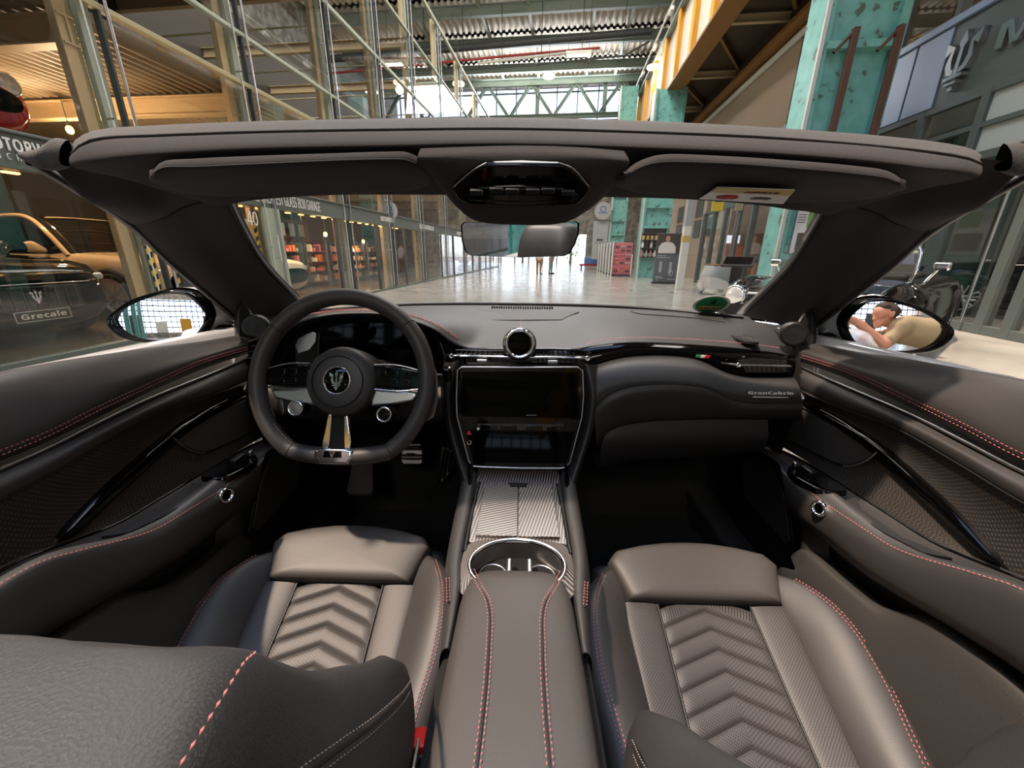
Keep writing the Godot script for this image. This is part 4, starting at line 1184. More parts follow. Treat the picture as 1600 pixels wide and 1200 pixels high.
	obj("speaker_edge", tube(curve(flipx([V(.69, .792, -.689), V(.69, .763, -.705), V(.69, .74, -.726), V(.69, .726, -.748)], s), 14), .0018, 6), M.satin, d)
	# ---- armrest with its grab bowl
	var a0 := flipx([V(.694, .629, -1.051), V(.694, .667, -.893), V(.694, .684, -.731), V(.694, .692, -.62), V(.694, .698, -.547), V(.694, .722, -.464), V(.694, .737, -.413)], s) + flipx([V(.69, .72, -.2), V(.69, .72, .25)], s)
	var a1 := flipx([V(.66, .645, -.981), V(.66, .676, -.833), V(.66, .683, -.687), V(.66, .691, -.581), V(.66, .701, -.513), V(.66, .731, -.442), V(.66, .746, -.389)], s) + flipx([V(.655, .745, -.2), V(.655, .745, .25)], s)
	var a2 := flipx([V(.625, .672, -.887), V(.625, .702, -.754), V(.625, .706, -.645), V(.625, .71, -.564), V(.625, .717, -.505), V(.625, .751, -.436), V(.625, .769, -.39)], s) + flipx([V(.62, .775, -.2), V(.62, .775, .25)], s)
	var a3 := flipx([V(.602, .691, -.81), V(.602, .685, -.771), V(.602, .689, -.663), V(.602, .698, -.588), V(.602, .709, -.518), V(.602, .757, -.417), V(.602, .775, -.373)], s) + flipx([V(.60, .77, -.2), V(.60, .77, .25)], s)
	var a4 := flipx([V(.594, .68, -.784), V(.594, .675, -.746), V(.594, .673, -.645), V(.594, .681, -.568), V(.594, .694, -.5), V(.594, .738, -.403), V(.594, .755, -.359)], s) + flipx([V(.592, .745, -.2), V(.592, .745, .25)], s)
	var a5 := flipx([V(.6, .631, -.762), V(.6, .622, -.724), V(.6, .631, -.638), V(.6, .638, -.553), V(.6, .654, -.487), V(.6, .681, -.396), V(.6, .693, -.342)], s) + flipx([V(.60, .67, -.2), V(.60, .67, .25)], s)
	var a6 := flipx([V(.65, .559, -.815), V(.65, .566, -.771), V(.65, .575, -.686), V(.65, .584, -.595), V(.65, .602, -.524), V(.65, .63, -.425), V(.65, .643, -.367)], s) + flipx([V(.65, .66, -.2), V(.65, .66, .25)], s)
	obj("armrest", skin([moved(a0, V(.003 * s, .004, 0)), a0, a1, a2, a3, a4, a5, a6], 60, 5), M.leather, d)
	obj("bowl_edge", tube(curve(a0, 50), .0028, 6), M.gloss_black, d)
	seam(a3.slice(1, 8), V(-.0008 * s, .0014, 0), d, 1)
	# bowl for the fingers
	var bw := flipx([V(.659, .692, -.673), V(.679, .695, -.676), V(.656, .695, -.633), V(.645, .708, -.545), V(.638, .735, -.468), V(.625, .722, -.494), V(.623, .71, -.548), V(.626, .697, -.618), V(.642, .69, -.659)], s)
	obj("grab_bowl", plate(moved(bw, V(-.012 * s, .004, .0)), V(-.35 * s, .93, .1).normalized(), .012, .001), M.dark_void, d)
	# switch panel
	var sw := flipx([V(.593, .697, -.772), V(.605, .7, -.784), V(.642, .702, -.779), V(.648, .703, -.751), V(.655, .708, -.689), V(.648, .707, -.679), V(.615, .704, -.678), V(.6, .701, -.697), V(.589, .697, -.751)], s)
	obj("switch_panel", plate(moved(sw, V(0, .004, 0)), V(-.1 * s, 1, 0).normalized(), .012, .002), M.gloss_black, d)
	obj("window_switch", rbox(V(.014, .014, .034), .004, 2, middle(sw) + V(0, .008, -.02)), M.black_plastic, d)
	obj("window_switch", rbox(V(.008, .012, .012), .003, 2, middle(sw) + V(-.012 * s, .010, -.045)), M.satin, d)
	# release knob on the armrest face
	var kc := V(.592, .679, -.663) * V(s, 1, 1)
	var kf := face(kc, V(-s, .15, .25)) * Transform3D(Basis(V(1, 0, 0), V(0, 0, 1), V(0, -1, 0)), Vector3.ZERO)
	var kn := holder("release_knob", d)
	obj("knob_ring", at_mesh(lathe([[.0125, -.012], [.0155, -.004], [.0155, .003], [.014, .0055], [.0105, .005], [.0095, -.001]], 32), kf), M.chrome, kn)
	obj("knob_face", at_mesh(lathe([[.0105, .001], [.0001, .0015]], 24), kf), M.gloss_black, kn)
	# ---- lower door
	var c0 := flipx([V(.66, .66, -1.10), V(.655, .655, -.85), V(.655, .62, -.60), V(.655, .66, -.40), V(.655, .68, -.15), V(.655, .68, .25)], s)
	var c1 := flipx([V(.672, .52, -1.15), V(.665, .50, -.90), V(.668, .50, -.62), V(.668, .55, -.40), V(.668, .55, -.15), V(.668, .55, .25)], s)
	var c2 := flipx([V(.675, .36, -1.15), V(.67, .34, -.90), V(.67, .34, -.62), V(.67, .38, -.40), V(.67, .38, -.15), V(.67, .38, .25)], s)
	obj("door_card", skin([c0, c1, c2], 30, 5), M.leather_deep, d)
	var q0 := flipx([V(.628, .497, -.739), V(.628, .538, -.713), V(.628, .562, -.595), V(.628, .573, -.54), V(.628, .594, -.506), V(.628, .633, -.461), V(.628, .646, -.402), V(.628, .648, -.352)], s) + flipx([V(.628, .66, -.15), V(.628, .66, .2)], s)
	var q1 := flipx([V(.612, .493, -.7), V(.612, .533, -.673), V(.612, .56, -.563), V(.612, .569, -.512), V(.612, .588, -.477), V(.612, .611, -.439), V(.612, .619, -.382), V(.612, .627, -.332)], s) + flipx([V(.612, .60, -.15), V(.612, .60, .2)], s)
	var q2 := flipx([V(.610, .46, -.74), V(.606, .455, -.70), V(.602, .44, -.60), V(.60, .45, -.54), V(.60, .45, -.48), V(.60, .45, -.42), V(.60, .45, -.36), V(.60, .45, -.30), V(.60, .45, -.15), V(.60, .45, .2)], s)
	var q3 := flipx([V(.635, .30, -.76), V(.63, .30, -.72), V(.63, .30, -.60), V(.63, .30, -.54), V(.63, .30, -.48), V(.63, .30, -.42), V(.63, .30, -.36), V(.63, .30, -.30), V(.63, .30, -.15), V(.63, .30, .2)], s)
	obj("map_pocket", skin([moved(q0, V(.03 * s, -.01, 0)), q0, q1, q2, q3], 50, 5), M.leather_coarse, d)
	# front lower speaker in its frame
	var lsp := flipx([V(.655, .574, -1.027), V(.655, .619, -.978), V(.655, .638, -.937), V(.655, .629, -.889), V(.655, .588, -.838), V(.655, .502, -.783), V(.655, .482, -.795), V(.655, .483, -.852), V(.655, .487, -.982)], s)
	var ln := V(-s, .15, .1).normalized()
	obj("speaker_frame", plate(moved(scaled_loop(lsp, 1.12), V(0, 0, 0)), ln, .03, .005), M.black_plastic, d)
	obj("speaker_grille", plate(moved(lsp, ln * .003), ln, .006, .002), M.speaker_mesh, d)
	obj("door_pillar", skin([flipx([V(.652, .66, -.80), V(.652, .56, -.76), V(.650, .44, -.74), V(.65, .32, -.74)], s), flipx([V(.638, .665, -.775), V(.634, .56, -.73), V(.632, .44, -.70), V(.635, .32, -.70)], s), flipx([V(.655, .655, -.73), V(.655, .56, -.68), V(.655, .44, -.64), V(.655, .32, -.64)], s)], 16, 5), M.leather, d)
	# outer skin in body colour
	var o0 := flipx([V(.775, .945, -1.12), V(.775, .965, -.7), V(.775, .98, -.2), V(.775, .98, .3)], s)
	var o1 := flipx([V(.90, .90, -1.20), V(.90, .915, -.7), V(.90, .925, -.2), V(.91, .93, .3)], s)
	var o2 := flipx([V(.955, .75, -1.22), V(.955, .76, -.7), V(.955, .77, -.2), V(.965, .78, .3)], s)
	var o3 := flipx([V(.93, .45, -1.22), V(.93, .45, -.7), V(.93, .45, -.2), V(.94, .45, .3)], s)
	var o4 := flipx([V(.86, .24, -1.22), V(.86, .24, -.7), V(.86, .24, -.2), V(.86, .24, .3)], s)
	obj("outer_skin", skin([moved(o0, V(-.02 * s, -.02, 0)), o0, o1, o2, o3, o4], 30, 5), M.silver_paint, d)

func build_mirror(s: float) -> void:
	var m := holder("door_mirror", CAR)
	var n := V(-.32 * s, .08 if s > 0 else .115, 1).normalized()
	var Z := func(l: Array) -> Array: return flipx(l, s)
	var glass = Z.call([V(.81, .986, -.986), V(.812, 1.004, -.987), V(.821, 1.021, -.985), V(.838, 1.041, -.982), V(.856, 1.046, -.976), V(.875, 1.046, -.97), V(.904, 1.039, -.96), V(.934, 1.028, -.95), V(.961, 1.013, -.94), V(.978, .998, -.933), V(.982, .985, -.931), V(.976, .965, -.931), V(.963, .949, -.934), V(.94, .937, -.941), V(.908, .933, -.951), V(.872, .933, -.962), V(.846, .937, -.971), V(.827, .953, -.978)])
	var g2 := curve(glass, 60, true)
	var back: Vector3 = -n
	var dome := []
	for k in 13:
		var q := cos(PI / 2 * k / 12.0)
		var row := []
		for p in g2:
			var w: Vector3 = (p - middle(g2)) * q
			w -= n * w.dot(n)
			row.append(middle(g2) + w + n * (.0075 - w.length_squared() / 2.6))
		dome.append(row)
	obj("mirror_glass", grid(dome, true), M.mirror, m)
	obj("glass_rim", tube(g2, .0045, 8, true), M.black_plastic, m)
	# gloss shell around the glass, pulled out to a point on the outside
	var rim = Z.call([V(.803, .984, -.988), V(.804, 1.006, -.99), V(.816, 1.027, -.988), V(.832, 1.046, -.984), V(.854, 1.053, -.977), V(.88, 1.053, -.969), V(.914, 1.046, -.958), V(.951, 1.032, -.945), V(.987, 1.007, -.931), V(1.007, .984, -.923), V(1.003, .961, -.922), V(.987, .942, -.926), V(.96, .93, -.934), V(.915, .923, -.948), V(.868, .925, -.963), V(.84, .93, -.972), V(.822, .949, -.979)])
	var r1 := curve(rim, 60, true)
	var r2 := moved(scaled_loop(r1, .99), V(.004 * s, 0, -.035))
	var r3 := moved(scaled_loop(r1, .86), V(.0, 0, -.085))
	var r4 := moved(scaled_loop(r1, .5), V(-.005 * s, .0, -.125))
	var r0: Array = dome[0]
	obj("mirror_shell", grid([r0, moved(scaled_loop(r1, .97), n * .004), r1, r2], true), M.gloss_black, m)
	# painted cap wraps the back and the inner end
	var r2b := moved(scaled_loop(r1, .995), V(.003 * s, .004, -.030))
	obj("mirror_cap", loft([r2b.slice(0, 60, 4), moved(scaled_loop(r1, .95), V(-.012 * s, .004, -.07)).slice(0, 60, 4), moved(scaled_loop(r1, .72), V(-.03 * s, .004, -.125)).slice(0, 60, 4), moved(scaled_loop(r1, .35), V(-.035 * s, .003, -.155)).slice(0, 60, 4)], 48, 5), M.silver_paint, m)
	var inner = Z.call([V(.804, .954, -1.06), V(.815, .97, -1.06), V(.827, .998, -1.055), V(.837, 1.02, -1.045), V(.85, 1.044, -1.03), V(.875, 1.051, -1.02), V(.855, 1.01, -1.02), V(.842, .978, -1.02), V(.842, .954, -1.02), V(.829, .953, -1.05)])
	obj("cap_inner", pillow(curve(inner, 40, true), n, .022, .03, 6), M.silver_paint, m)
	var arm = Z.call([V(.787, .946, -1.05), V(.813, .958, -1.03), V(.837, .958, -1.015), V(.853, .93, -1), V(.841, .921, -1.01), V(.817, .932, -1.035), V(.793, .935, -1.05)])
	obj("mirror_arm", plate(arm, n, .05, .008), M.gloss_black, m)
	# triangle at the foot of the pillar with its round tweeter
	var tri_ = Z.call([V(.694, .918, -.99), V(.684, .963, -1), V(.715, 1.005, -1.02), V(.755, 1.026, -1.04), V(.76, .991, -1.03), V(.746, .931, -.99)])
	obj("mirror_triangle", plate(tri_, V(-.7 * s, .1, .7).normalized(), .03, .006), M.black_plastic, m)
	var tc := V(.678, .964, -.975) * V(s, 1, 1)
	var tf := face(tc, V(-.45 * s, .1, 1)) * Transform3D(Basis(V(1, 0, 0), V(0, 0, 1), V(0, -1, 0)), Vector3.ZERO)
	obj("tweeter", at_mesh(lathe([[.030, -.03], [.031, -.004], [.029, .002], [.024, .004], [.022, .002], [.0001, .004]], 36), tf), M.black_plastic, m)

func build_shell() -> void:
	var b := holder("body_shell", CAR)
	# floor pan, firewall and sills close the cabin below
	obj("floor_pan", join([bx(V(-.70, .225, -1.45), V(.70, .262, 1.2), .01)]), M.carpet, b)
	obj("firewall", skin([[V(-.70, .92, -1.30), V(0, .92, -1.40), V(.70, .92, -1.30)], [V(-.70, .55, -1.33), V(0, .55, -1.40), V(.70, .55, -1.33)], [V(-.70, .25, -1.15), V(0, .25, -1.2), V(.70, .25, -1.15)]], 12, 4), M.carpet, b)
	both(func(s):
		obj("sill", bx(V(.60 * s if s > 0 else -.70, .24, -1.25), V(.70 if s > 0 else -.60, .36, .5), .02), M.leather, b)
		obj("kick_panel", skin([flipx([V(.70, .90, -1.05), V(.70, .90, -1.40)], s), flipx([V(.68, .60, -1.0), V(.68, .60, -1.40)], s), flipx([V(.68, .25, -1.0), V(.68, .25, -1.40)], s)], 6, 4), M.carpet, b)
		obj("dash_end", skin([flipx([V(.70, .955, -1.25), V(.70, .95, -.99)], s), flipx([V(.70, .85, -1.25), V(.69, .84, -.92)], s), flipx([V(.70, .65, -1.25), V(.68, .65, -.92)], s)], 6, 4), M.leather_deep, b)
		# front wing and rear quarter
		obj("front_wing", skin([flipx([V(.74, .92, -1.25), V(.74, .89, -1.6), V(.72, .84, -2.2), V(.62, .78, -2.8)], s), flipx([V(.88, .90, -1.22), V(.90, .89, -1.6), V(.90, .85, -2.2), V(.80, .76, -2.8)], s), flipx([V(.955, .75, -1.22), V(.97, .76, -1.6), V(.97, .76, -2.2), V(.86, .66, -2.8)], s), flipx([V(.93, .45, -1.22), V(.94, .66, -1.6), V(.94, .66, -2.2), V(.84, .45, -2.8)], s)], 24, 5), M.silver_paint, b)
		obj("rear_quarter", skin([flipx([V(.70, .985, .25), V(.70, 1.0, .7), V(.66, .99, 1.3), V(.58, .93, 1.8)], s), flipx([V(.91, .93, .3), V(.94, .95, .7), V(.92, .94, 1.3), V(.76, .88, 1.8)], s), flipx([V(.965, .78, .3), V(.985, .80, .7), V(.97, .80, 1.3), V(.80, .74, 1.8)], s), flipx([V(.94, .45, .3), V(.95, .70, .7), V(.94, .70, 1.3), V(.80, .45, 1.8)], s)], 24, 5), M.silver_paint, b)
	)
	obj("bonnet", skin([[V(-.74, .90, -1.40), V(-.3, .89, -1.58), V(0, .885, -1.60), V(.3, .89, -1.58), V(.74, .90, -1.40)], [V(-.73, .875, -1.8), V(-.35, .86, -1.9), V(0, .84, -1.9), V(.35, .86, -1.9), V(.73, .875, -1.8)], [V(-.72, .82, -2.3), V(-.35, .80, -2.4), V(0, .78, -2.4), V(.35, .80, -2.4), V(.72, .82, -2.3)], [V(-.55, .74, -2.85), V(-.3, .72, -3.0), V(0, .71, -3.05), V(.3, .72, -3.0), V(.55, .74, -2.85)], [V(-.55, .40, -2.95), V(-.3, .40, -3.1), V(0, .40, -3.15), V(.3, .40, -3.1), V(.55, .40, -2.95)]], 24, 5), M.silver_paint, b)
	obj("rear_bench", skin([[V(-.6, .30, .30), V(0, .30, .30), V(.6, .30, .30)], [V(-.6, .46, .32), V(0, .46, .32), V(.6, .46, .32)], [V(-.6, .42, .66), V(0, .42, .66), V(.6, .42, .66)], [V(-.6, .90, .86), V(0, .90, .86), V(.6, .90, .86)], [V(-.6, .96, .94), V(0, .96, .94), V(.6, .96, .94)]], 16, 5), M.leather, b)
	obj("rear_deck", skin([[V(-.70, .96, .92), V(0, .97, .92), V(.70, .96, .92)], [V(-.68, .99, 1.3), V(0, 1.0, 1.3), V(.68, .99, 1.3)], [V(-.58, .93, 1.8), V(0, .95, 1.85), V(.58, .93, 1.8)], [V(-.60, .5, 1.9), V(0, .5, 1.95), V(.60, .5, 1.9)]], 16, 5), M.silver_paint, b)
	for e in [[.93, -2.2], [-.93, -2.2], [.93, .95], [-.93, .95]]:
		var f := Transform3D(Basis(V(0, 0, 1), PI / 2), V(e[0] * .90, .34, e[1]))
		obj("tyre", at_mesh(lathe([[.20, -.11], [.32, -.12], [.34, -.09], [.34, .09], [.32, .12], [.20, .11]], 40), f), M.rubber, b)

# ---------- the hall: shell and roof ----------
const DAY := 3.4

func hall_materials() -> void:
	var fl := mat("concrete_floor", Color.WHITE, .16)
	var fg := Gradient.new()
	fg.offsets = PackedFloat32Array([0, .35, .6, 1])
	fg.colors = PackedColorArray([Color(.60, .585, .55), Color(.635, .62, .585), Color(.66, .645, .61), Color(.69, .675, .64)])
	fl.albedo_texture = noise_tex(.012, FastNoiseLite.TYPE_SIMPLEX_SMOOTH, false, 4, 512, fg, 5)
	tri(fl, .18)
	fl.roughness_texture = noise_tex(.02, FastNoiseLite.TYPE_SIMPLEX_SMOOTH, false, 4, 256, ramp(Color(.75, .75, .75), Color(1, 1, 1), .2, .8), 4)
	fl.roughness = .22
	var cg := ramp(Color(.50, .48, .45), Color(.68, .66, .62), .25, .75)
	var conc := tri(mat("concrete_wall", Color.WHITE, .85), .25)
	conc.albedo_texture = noise_tex(.02, FastNoiseLite.TYPE_SIMPLEX_SMOOTH, false, 4, 256, cg, 5)
	mat("roof_sheet", Color(.84, .79, .71), .6)
	mat("steel_green", Color(.52, .58, .55), .55)
	mat("steel_dark", Color(.22, .24, .24), .5)
	mat("olive_steel", Color(.62, .58, .44), .55)
	mat("beige_steel", Color(.68, .60, .46), .5)
	mat("pale_steel", Color(.62, .65, .58), .5)
	mat("pipe_white", Color(.80, .80, .76), .4)
	mat("pipe_red", Color(.62, .20, .18), .45)
	mat("deck_brown", Color(.41, .36, .28), .55)
	mat("box_wall", Color(.20, .17, .13), .7)
	mat("box_floor", Color(.42, .38, .31), .18)
	mat("fascia", Color(.34, .37, .34), .5)
	mat("shop_grey", Color(.30, .33, .32), .45)
	mat("shop_blue", Color(.55, .61, .72), .35)
	mat("frost", Color(.62, .64, .63), .5)
	var pg := Gradient.new()
	pg.offsets = PackedFloat32Array([0, .20, .22, 1])
	pg.colors = PackedColorArray([Color(.30, .36, .30), Color(.36, .44, .38), Color(.42, .66, .62), Color(.50, .74, .70)])
	var tg := tri(mat("teal_paint", Color.WHITE, .5), .35)
	tg.albedo_texture = noise_tex(.03, FastNoiseLite.TYPE_SIMPLEX_SMOOTH, false, 4, 256, pg, 5)
	mat("rust", Color(.36, .25, .20), .8)
	mat("girder_yellow", Color(.82, .60, .16), .5)
	mat("girder_panel", Color(.82, .78, .72), .6)
	mat("girder_brown", Color(.52, .36, .16), .65)
	mat("soffit", Color(.26, .20, .13), .8)
	mat("plaster", Color(.74, .66, .58), .8)
	mat("cream_wall", Color(.74, .66, .50), .8)
	mat("white_panel", Color(.62, .62, .61), .6)
	mat("hazard_yellow", Color(.85, .70, .12), .5)
	var lamp := mat("lamp_glow", Color(1, .95, .85), .5)
	lamp.emission_enabled = true
	lamp.emission = Color(1, .90, .74)
	lamp.emission_energy_multiplier = 3.0
	var day := mat("day_glow", Color(.9, .93, .95), .6)
	day.emission_enabled = true
	day.emission = Color(.95, .97, 1.0)
	day.emission_energy_multiplier = 2.0
	var warm := mat("warm_glow", Color(1, .85, .6), .5)
	warm.emission_enabled = true
	warm.emission = Color(1, .72, .36)
	warm.emission_energy_multiplier = 8.0
	var gl := mat("shop_glass", Color(.10, .13, .12, .07), .0)
	gl.transparency = BaseMaterial3D.TRANSPARENCY_ALPHA
	mat("foliage_green", Color(.42, .58, .22), .8)
	mat("bark", Color(.28, .22, .16), .9)
	mat("asphalt", Color(.62, .60, .56), .9)
	mat("stock_white", Color(.85, .84, .80), .6)
	mat("stock_pink", Color(.78, .42, .45), .6)
	mat("stock_orange", Color(.82, .45, .16), .6)
	mat("stock_dark", Color(.14, .13, .14), .5)
	mat("board_grey", Color(.34, .35, .38), .6)
	mat("board_blue", Color(.28, .42, .68), .5)
	mat("wood", Color(.55, .38, .20), .55)
	mat("skin_tone", Color(.72, .50, .40), .6)
	mat("hair", Color(.20, .13, .09), .8)
	mat("shirt_tan", Color(.58, .50, .38), .85)
	mat("shirt_white", Color(.82, .80, .78), .85)
	mat("trousers", Color(.22, .23, .27), .85)
	mat("shoe", Color(.12, .11, .10), .6)

# corrugated sheet: ribs run along z
func corrugated(x0: float, x1: float, z0: float, z1: float, y: float, pitch: float, h: float) -> ArrayMesh:
	var xs := []
	var x := x0
	while x < x1:
		for e in [[0, 0], [.35, 0], [.5, 1], [.85, 1]]: xs.append([x + e[0] * pitch, y + e[1] * h])
		x += pitch
	var rows := []
	for z in [z0, z1]:
		var row := []
		for p in xs: row.append(V(p[0], p[1], z))
		rows.append(row)
	var m := grid(rows)
	return m

func ibeam(a: Vector3, b: Vector3, w: float, h: float, t := .03) -> ArrayMesh:
	var d := (b - a)
	var L := d.length()
	var f := Transform3D(Basis.looking_at(d.normalized(), Vector3.UP if absf(d.normalized().y) < .9 else Vector3.RIGHT), (a + b) / 2)
	return join([[rbox(V(w, t, L), .003, 1, V(0, h / 2, 0)), f], [rbox(V(w, t, L), .003, 1, V(0, -h / 2, 0)), f], [rbox(V(t, h, L), .003), f]])

func build_hall() -> void:
	hall_materials()
	struct("floor", bx(V(-20, -.3, -46), V(12, 0, 34), .002), M.concrete_floor)
	struct("ground", bx(V(-60, -.4, -120), V(60, -.31, 120), .002), M.asphalt)
	# roof: corrugated bays, with one glazed bay over the car
	var roof := struct("ceiling", bx(V(-20, 16.5, -46), V(12, 16.7, -4), .002), M.steel_dark)
	obj("roof_slab", bx(V(-20, 16.5, 9), V(12, 16.7, 34), .002), M.steel_dark, roof)
	obj("roof_slab", bx(V(-20, 16.5, -4), V(-9.5, 16.7, 9), .002), M.steel_dark, roof)
	obj("roof_slab", bx(V(3.5, 16.5, -4), V(12, 16.7, 9), .002), M.steel_dark, roof)
	obj("skylight_pane", bx(V(-9.5, 16.55, -4), V(3.5, 16.57, 9), .002), M.pane, roof)
	for k in 6: obj("skylight_bar", bx(V(-9.5 + k * 2.6 - .03, 16.4, -4), V(-9.5 + k * 2.6 + .03, 16.55, 9), .005), M.steel_green, roof)
	for e in [[-42, -38.6, 15.9], [-38.4, -34.4, 16.0], [-34.2, -30.3, 16.1], [-30.1, -24, 16.2]]:
		obj("corrugated_sheet", corrugated(-17.5, 8, e[0], e[1], e[2], .42, .12), M.roof_sheet, roof)
	# cross beams, struts and pipes under the roof
	for z in [-30.2, -34.3, -38.5]:
		obj("cross_beam", ibeam(V(-17.5, 15.5, z), V(8, 15.5, z), .3, .55, .05), M.steel_green, roof)
	for x in [-10.4, -6.0, -2.9, 1.2, 3.6]:
		obj("roof_rib", ibeam(V(x, 15.75, -42), V(x, 15.75, -24), .18, .25), M.pale_steel, roof)
	var pp := struct("trim_1", tube([V(-17, 13.3, -30), V(4.6, 13.9, -30)], .20, 10), M.steel_dark)
	obj("red_pipe", tube([V(-17, 12.5, -30), V(-3.4, 13.05, -30), V(1.6, 13.2, -30)], .07, 8), M.pipe_red, pp)
	obj("white_pipe", tube([V(-6, 12.55, -29.6), V(0, 12.9, -29.6)], .08, 8), M.pipe_white, pp)
	for k in 7: obj("hanger_rod", bar(V(-12 + k * 2.5, 12.2 + k * .1, -29.8), V(-12 + k * 2.5, 15.6, -29.8), .025), M.steel_dark, pp)
	obj("cable_tray", tube([V(-12, 11.9, -29), V(-3, 12.1, -29), V(3, 12.35, -29), V(4.4, 13, -29)], .05, 6), M.steel_dark, pp)
	# end wall with glazed doors below and a clerestory above
	var ew := struct("wall_end", join([bx(V(-20, 2.9, -42.4), V(12, 12.7, -42), .01), bx(V(-20, 15.7, -42.4), V(12, 16.5, -42), .01), bx(V(4.4, 12.7, -42.4), V(12, 15.7, -42), .01), bx(V(2.2, 0, -42.4), V(12, 2.9, -42), .01), bx(V(-9.6, 0, -42.4), V(-7.9, 2.9, -42), .01), bx(V(-20, 0, -42.4), V(-11.5, 2.9, -42), .01)]), M.concrete_wall)
	var w1 := struct("window_1", bx(V(-20, 12.7, -42.2), V(4.4, 15.7, -42.18), .001), M.pane)
	for k in 14: obj("mullion", bx(V(-19.9 + k * 1.86 - .05, 12.7, -42.3), V(-19.9 + k * 1.86 + .05, 15.7, -42.1), .01), M.steel_green, w1)
	obj("transom", bx(V(-20, 14.9, -42.3), V(4.4, 15.0, -42.1), .01), M.steel_green, w1)
	var tr := struct("trim_2", ibeam(V(-17.5, 15.4, -41), V(6, 15.4, -41), .35, .5, .08), M.steel_green)
	obj("bottom_chord", ibeam(V(-17.5, 12.75, -41), V(6, 12.75, -41), .35, .3, .06), M.steel_green, tr)
	for k in 6:
		var x := -15.4 + k * 3.95
		obj("truss_diagonal", ibeam(V(x, 15.3, -41), V(x - 1.9, 12.8, -41), .22, .22, .05), M.steel_green, tr)
		obj("truss_diagonal", ibeam(V(x, 15.3, -41), V(x + 1.9, 12.8, -41), .22, .22, .05), M.steel_green, tr)
	for x in [-3.0, 2.9]: obj("truss_post", ibeam(V(x, 12.8, -41.1), V(x, 15.4, -41.1), .25, .3, .06), M.steel_green, tr)
	var d1 := struct("door_1", bx(V(-7.9, 0.0, -42.2), V(2.2, 2.9, -42.18), .001), M.pane)
	for k in 8: obj("door_frame", bx(V(-7.9 + k * 1.443 - .05, 0, -42.26), V(-7.9 + k * 1.443 + .05, 2.9, -42.12), .01), M.steel_dark, d1)
	# side and rear walls
	struct("wall_right", join([bx(V(11.8, 0, -46), V(12.1, 16.5, 34), .01)]), M.plaster)
	var wl := struct("wall_left", bx(V(-18.4, 0, -46), V(-18.0, 16.5, 34), .01), M.concrete_wall)
	obj("cream_panel", bx(V(-18.0, 7.5, -31.2), V(-17.9, 12.2, -22), .01), M.cream_wall, wl)
	obj("cream_panel", bx(V(-18.0, 8.5, -39), V(-17.9, 11.8, -31.6), .01), M.cream_wall, wl)
	obj("white_panel", bx(V(-18.0, 11.9, -40), V(-17.85, 15.2, -31.4), .01), M.frost, wl)
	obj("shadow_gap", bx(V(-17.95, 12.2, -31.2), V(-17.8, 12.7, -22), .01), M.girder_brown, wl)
	for k in 4: obj("high_window", bx(V(-17.9, 12.9, -38.6 + k * 1.1), V(-17.82, 14.2, -37.7 + k * 1.1), .01), M.steel_green, wl)
	var rw := struct("wall_rear", join([bx(V(-20, 0, 30), V(12, .8, 30.4), .01), bx(V(-20, 6.4, 30), V(12, 16.5, 30.4), .01)]), M.concrete_wall)
	var w2 := struct("window_2", bx(V(-20, .8, 30.2), V(12, 6.4, 30.22), .001), M.pane)
	for k in 40: obj("mullion", bx(V(-20 + k * .8 - .05, .8, 30.1), V(-20 + k * .8 + .05, 6.4, 30.3), .01), M.steel_dark, w2)
	for k in 6: obj("transom", bx(V(-20, 1.6 + k * .9, 30.1), V(12, 1.75 + k * .9, 30.3), .01), M.steel_dark, w2)
	for k in 3: obj("cross_beam", ibeam(V(-18, 12.5, 16 + k * 5), V(11, 12.5, 16 + k * 5), .3, .6, .06), M.steel_green, roof)
	obj("rear_gantry", join([bx(V(4.4, 6, 18), V(4.9, 8, 29), .02), bx(V(-9.0, 6.2, 18), V(-8.6, 8, 29), .02)]), M.girder_yellow, roof)

	# frosted roof lights along the hall, each with the daylight it lets in
	for e in [[-1, -14, 5.5, 16.0], [-1, -27, 5.5, 5.0], [-11.5, -14, 3.0, 16.0], [-1, 22, 5.5, 12.0], [7.5, -8, 2.0, 14.0]]:
		obj("roof_light", bx(V(e[0] - e[2] / 2, 16.44, e[1] - e[3] / 2), V(e[0] + e[2] / 2, 16.5, e[1] + e[3] / 2), .01), M.day_glow, roof)
		var dl := AreaLight3D.new()
		dl.name = "roof_daylight"
		dl.area_size = Vector2(e[2], e[3])
		dl.area_normalize_energy = false
		dl.light_energy = DAY
		dl.light_color = Color(1, .97, .93)
		dl.area_range = 80
		dl.shadow_enabled = true
		add_child(dl, true)
		dl.position = V(e[0], 16.40, e[1])
		dl.rotation.x = -PI / 2
	var cl := AreaLight3D.new()
	cl.name = "clerestory_daylight"
	cl.area_size = Vector2(12, 2.6)
	cl.area_normalize_energy = false
	cl.light_energy = 7.0
	cl.light_color = Color(.97, .98, 1.0)
	cl.area_range = 90
	cl.shadow_enabled = true
	add_child(cl)
	cl.position = V(-2, 14.2, -40.4)
	cl.rotation = V(deg_to_rad(22), PI, 0)
	for k in 5: obj("rear_column", ibeam(V(-4.8, 0, 9 + k * 4.5), V(-4.8, 12, 9 + k * 4.5), .4, .4, .05), M.teal_paint, rw)
	for k in 7: obj("rear_panel", bx(V(-14 + k * 3.6, .8, 29.6), V(-12.4 + k * 3.6, 2.6 + (k % 3) * .5, 29.8), .01), [M.stock_orange, M.board_blue, M.board_grey, M.stock_white, M.girder_yellow, M.shop_grey, M.stock_pink][k], rw)
	for k in 4: obj("rear_truss", ibeam(V(-18, 8.0 - k * .25, 12 + k * 4), V(11, 8.0 - k * .25, 12 + k * 4), .25, .4, .05), M.pale_steel, roof)
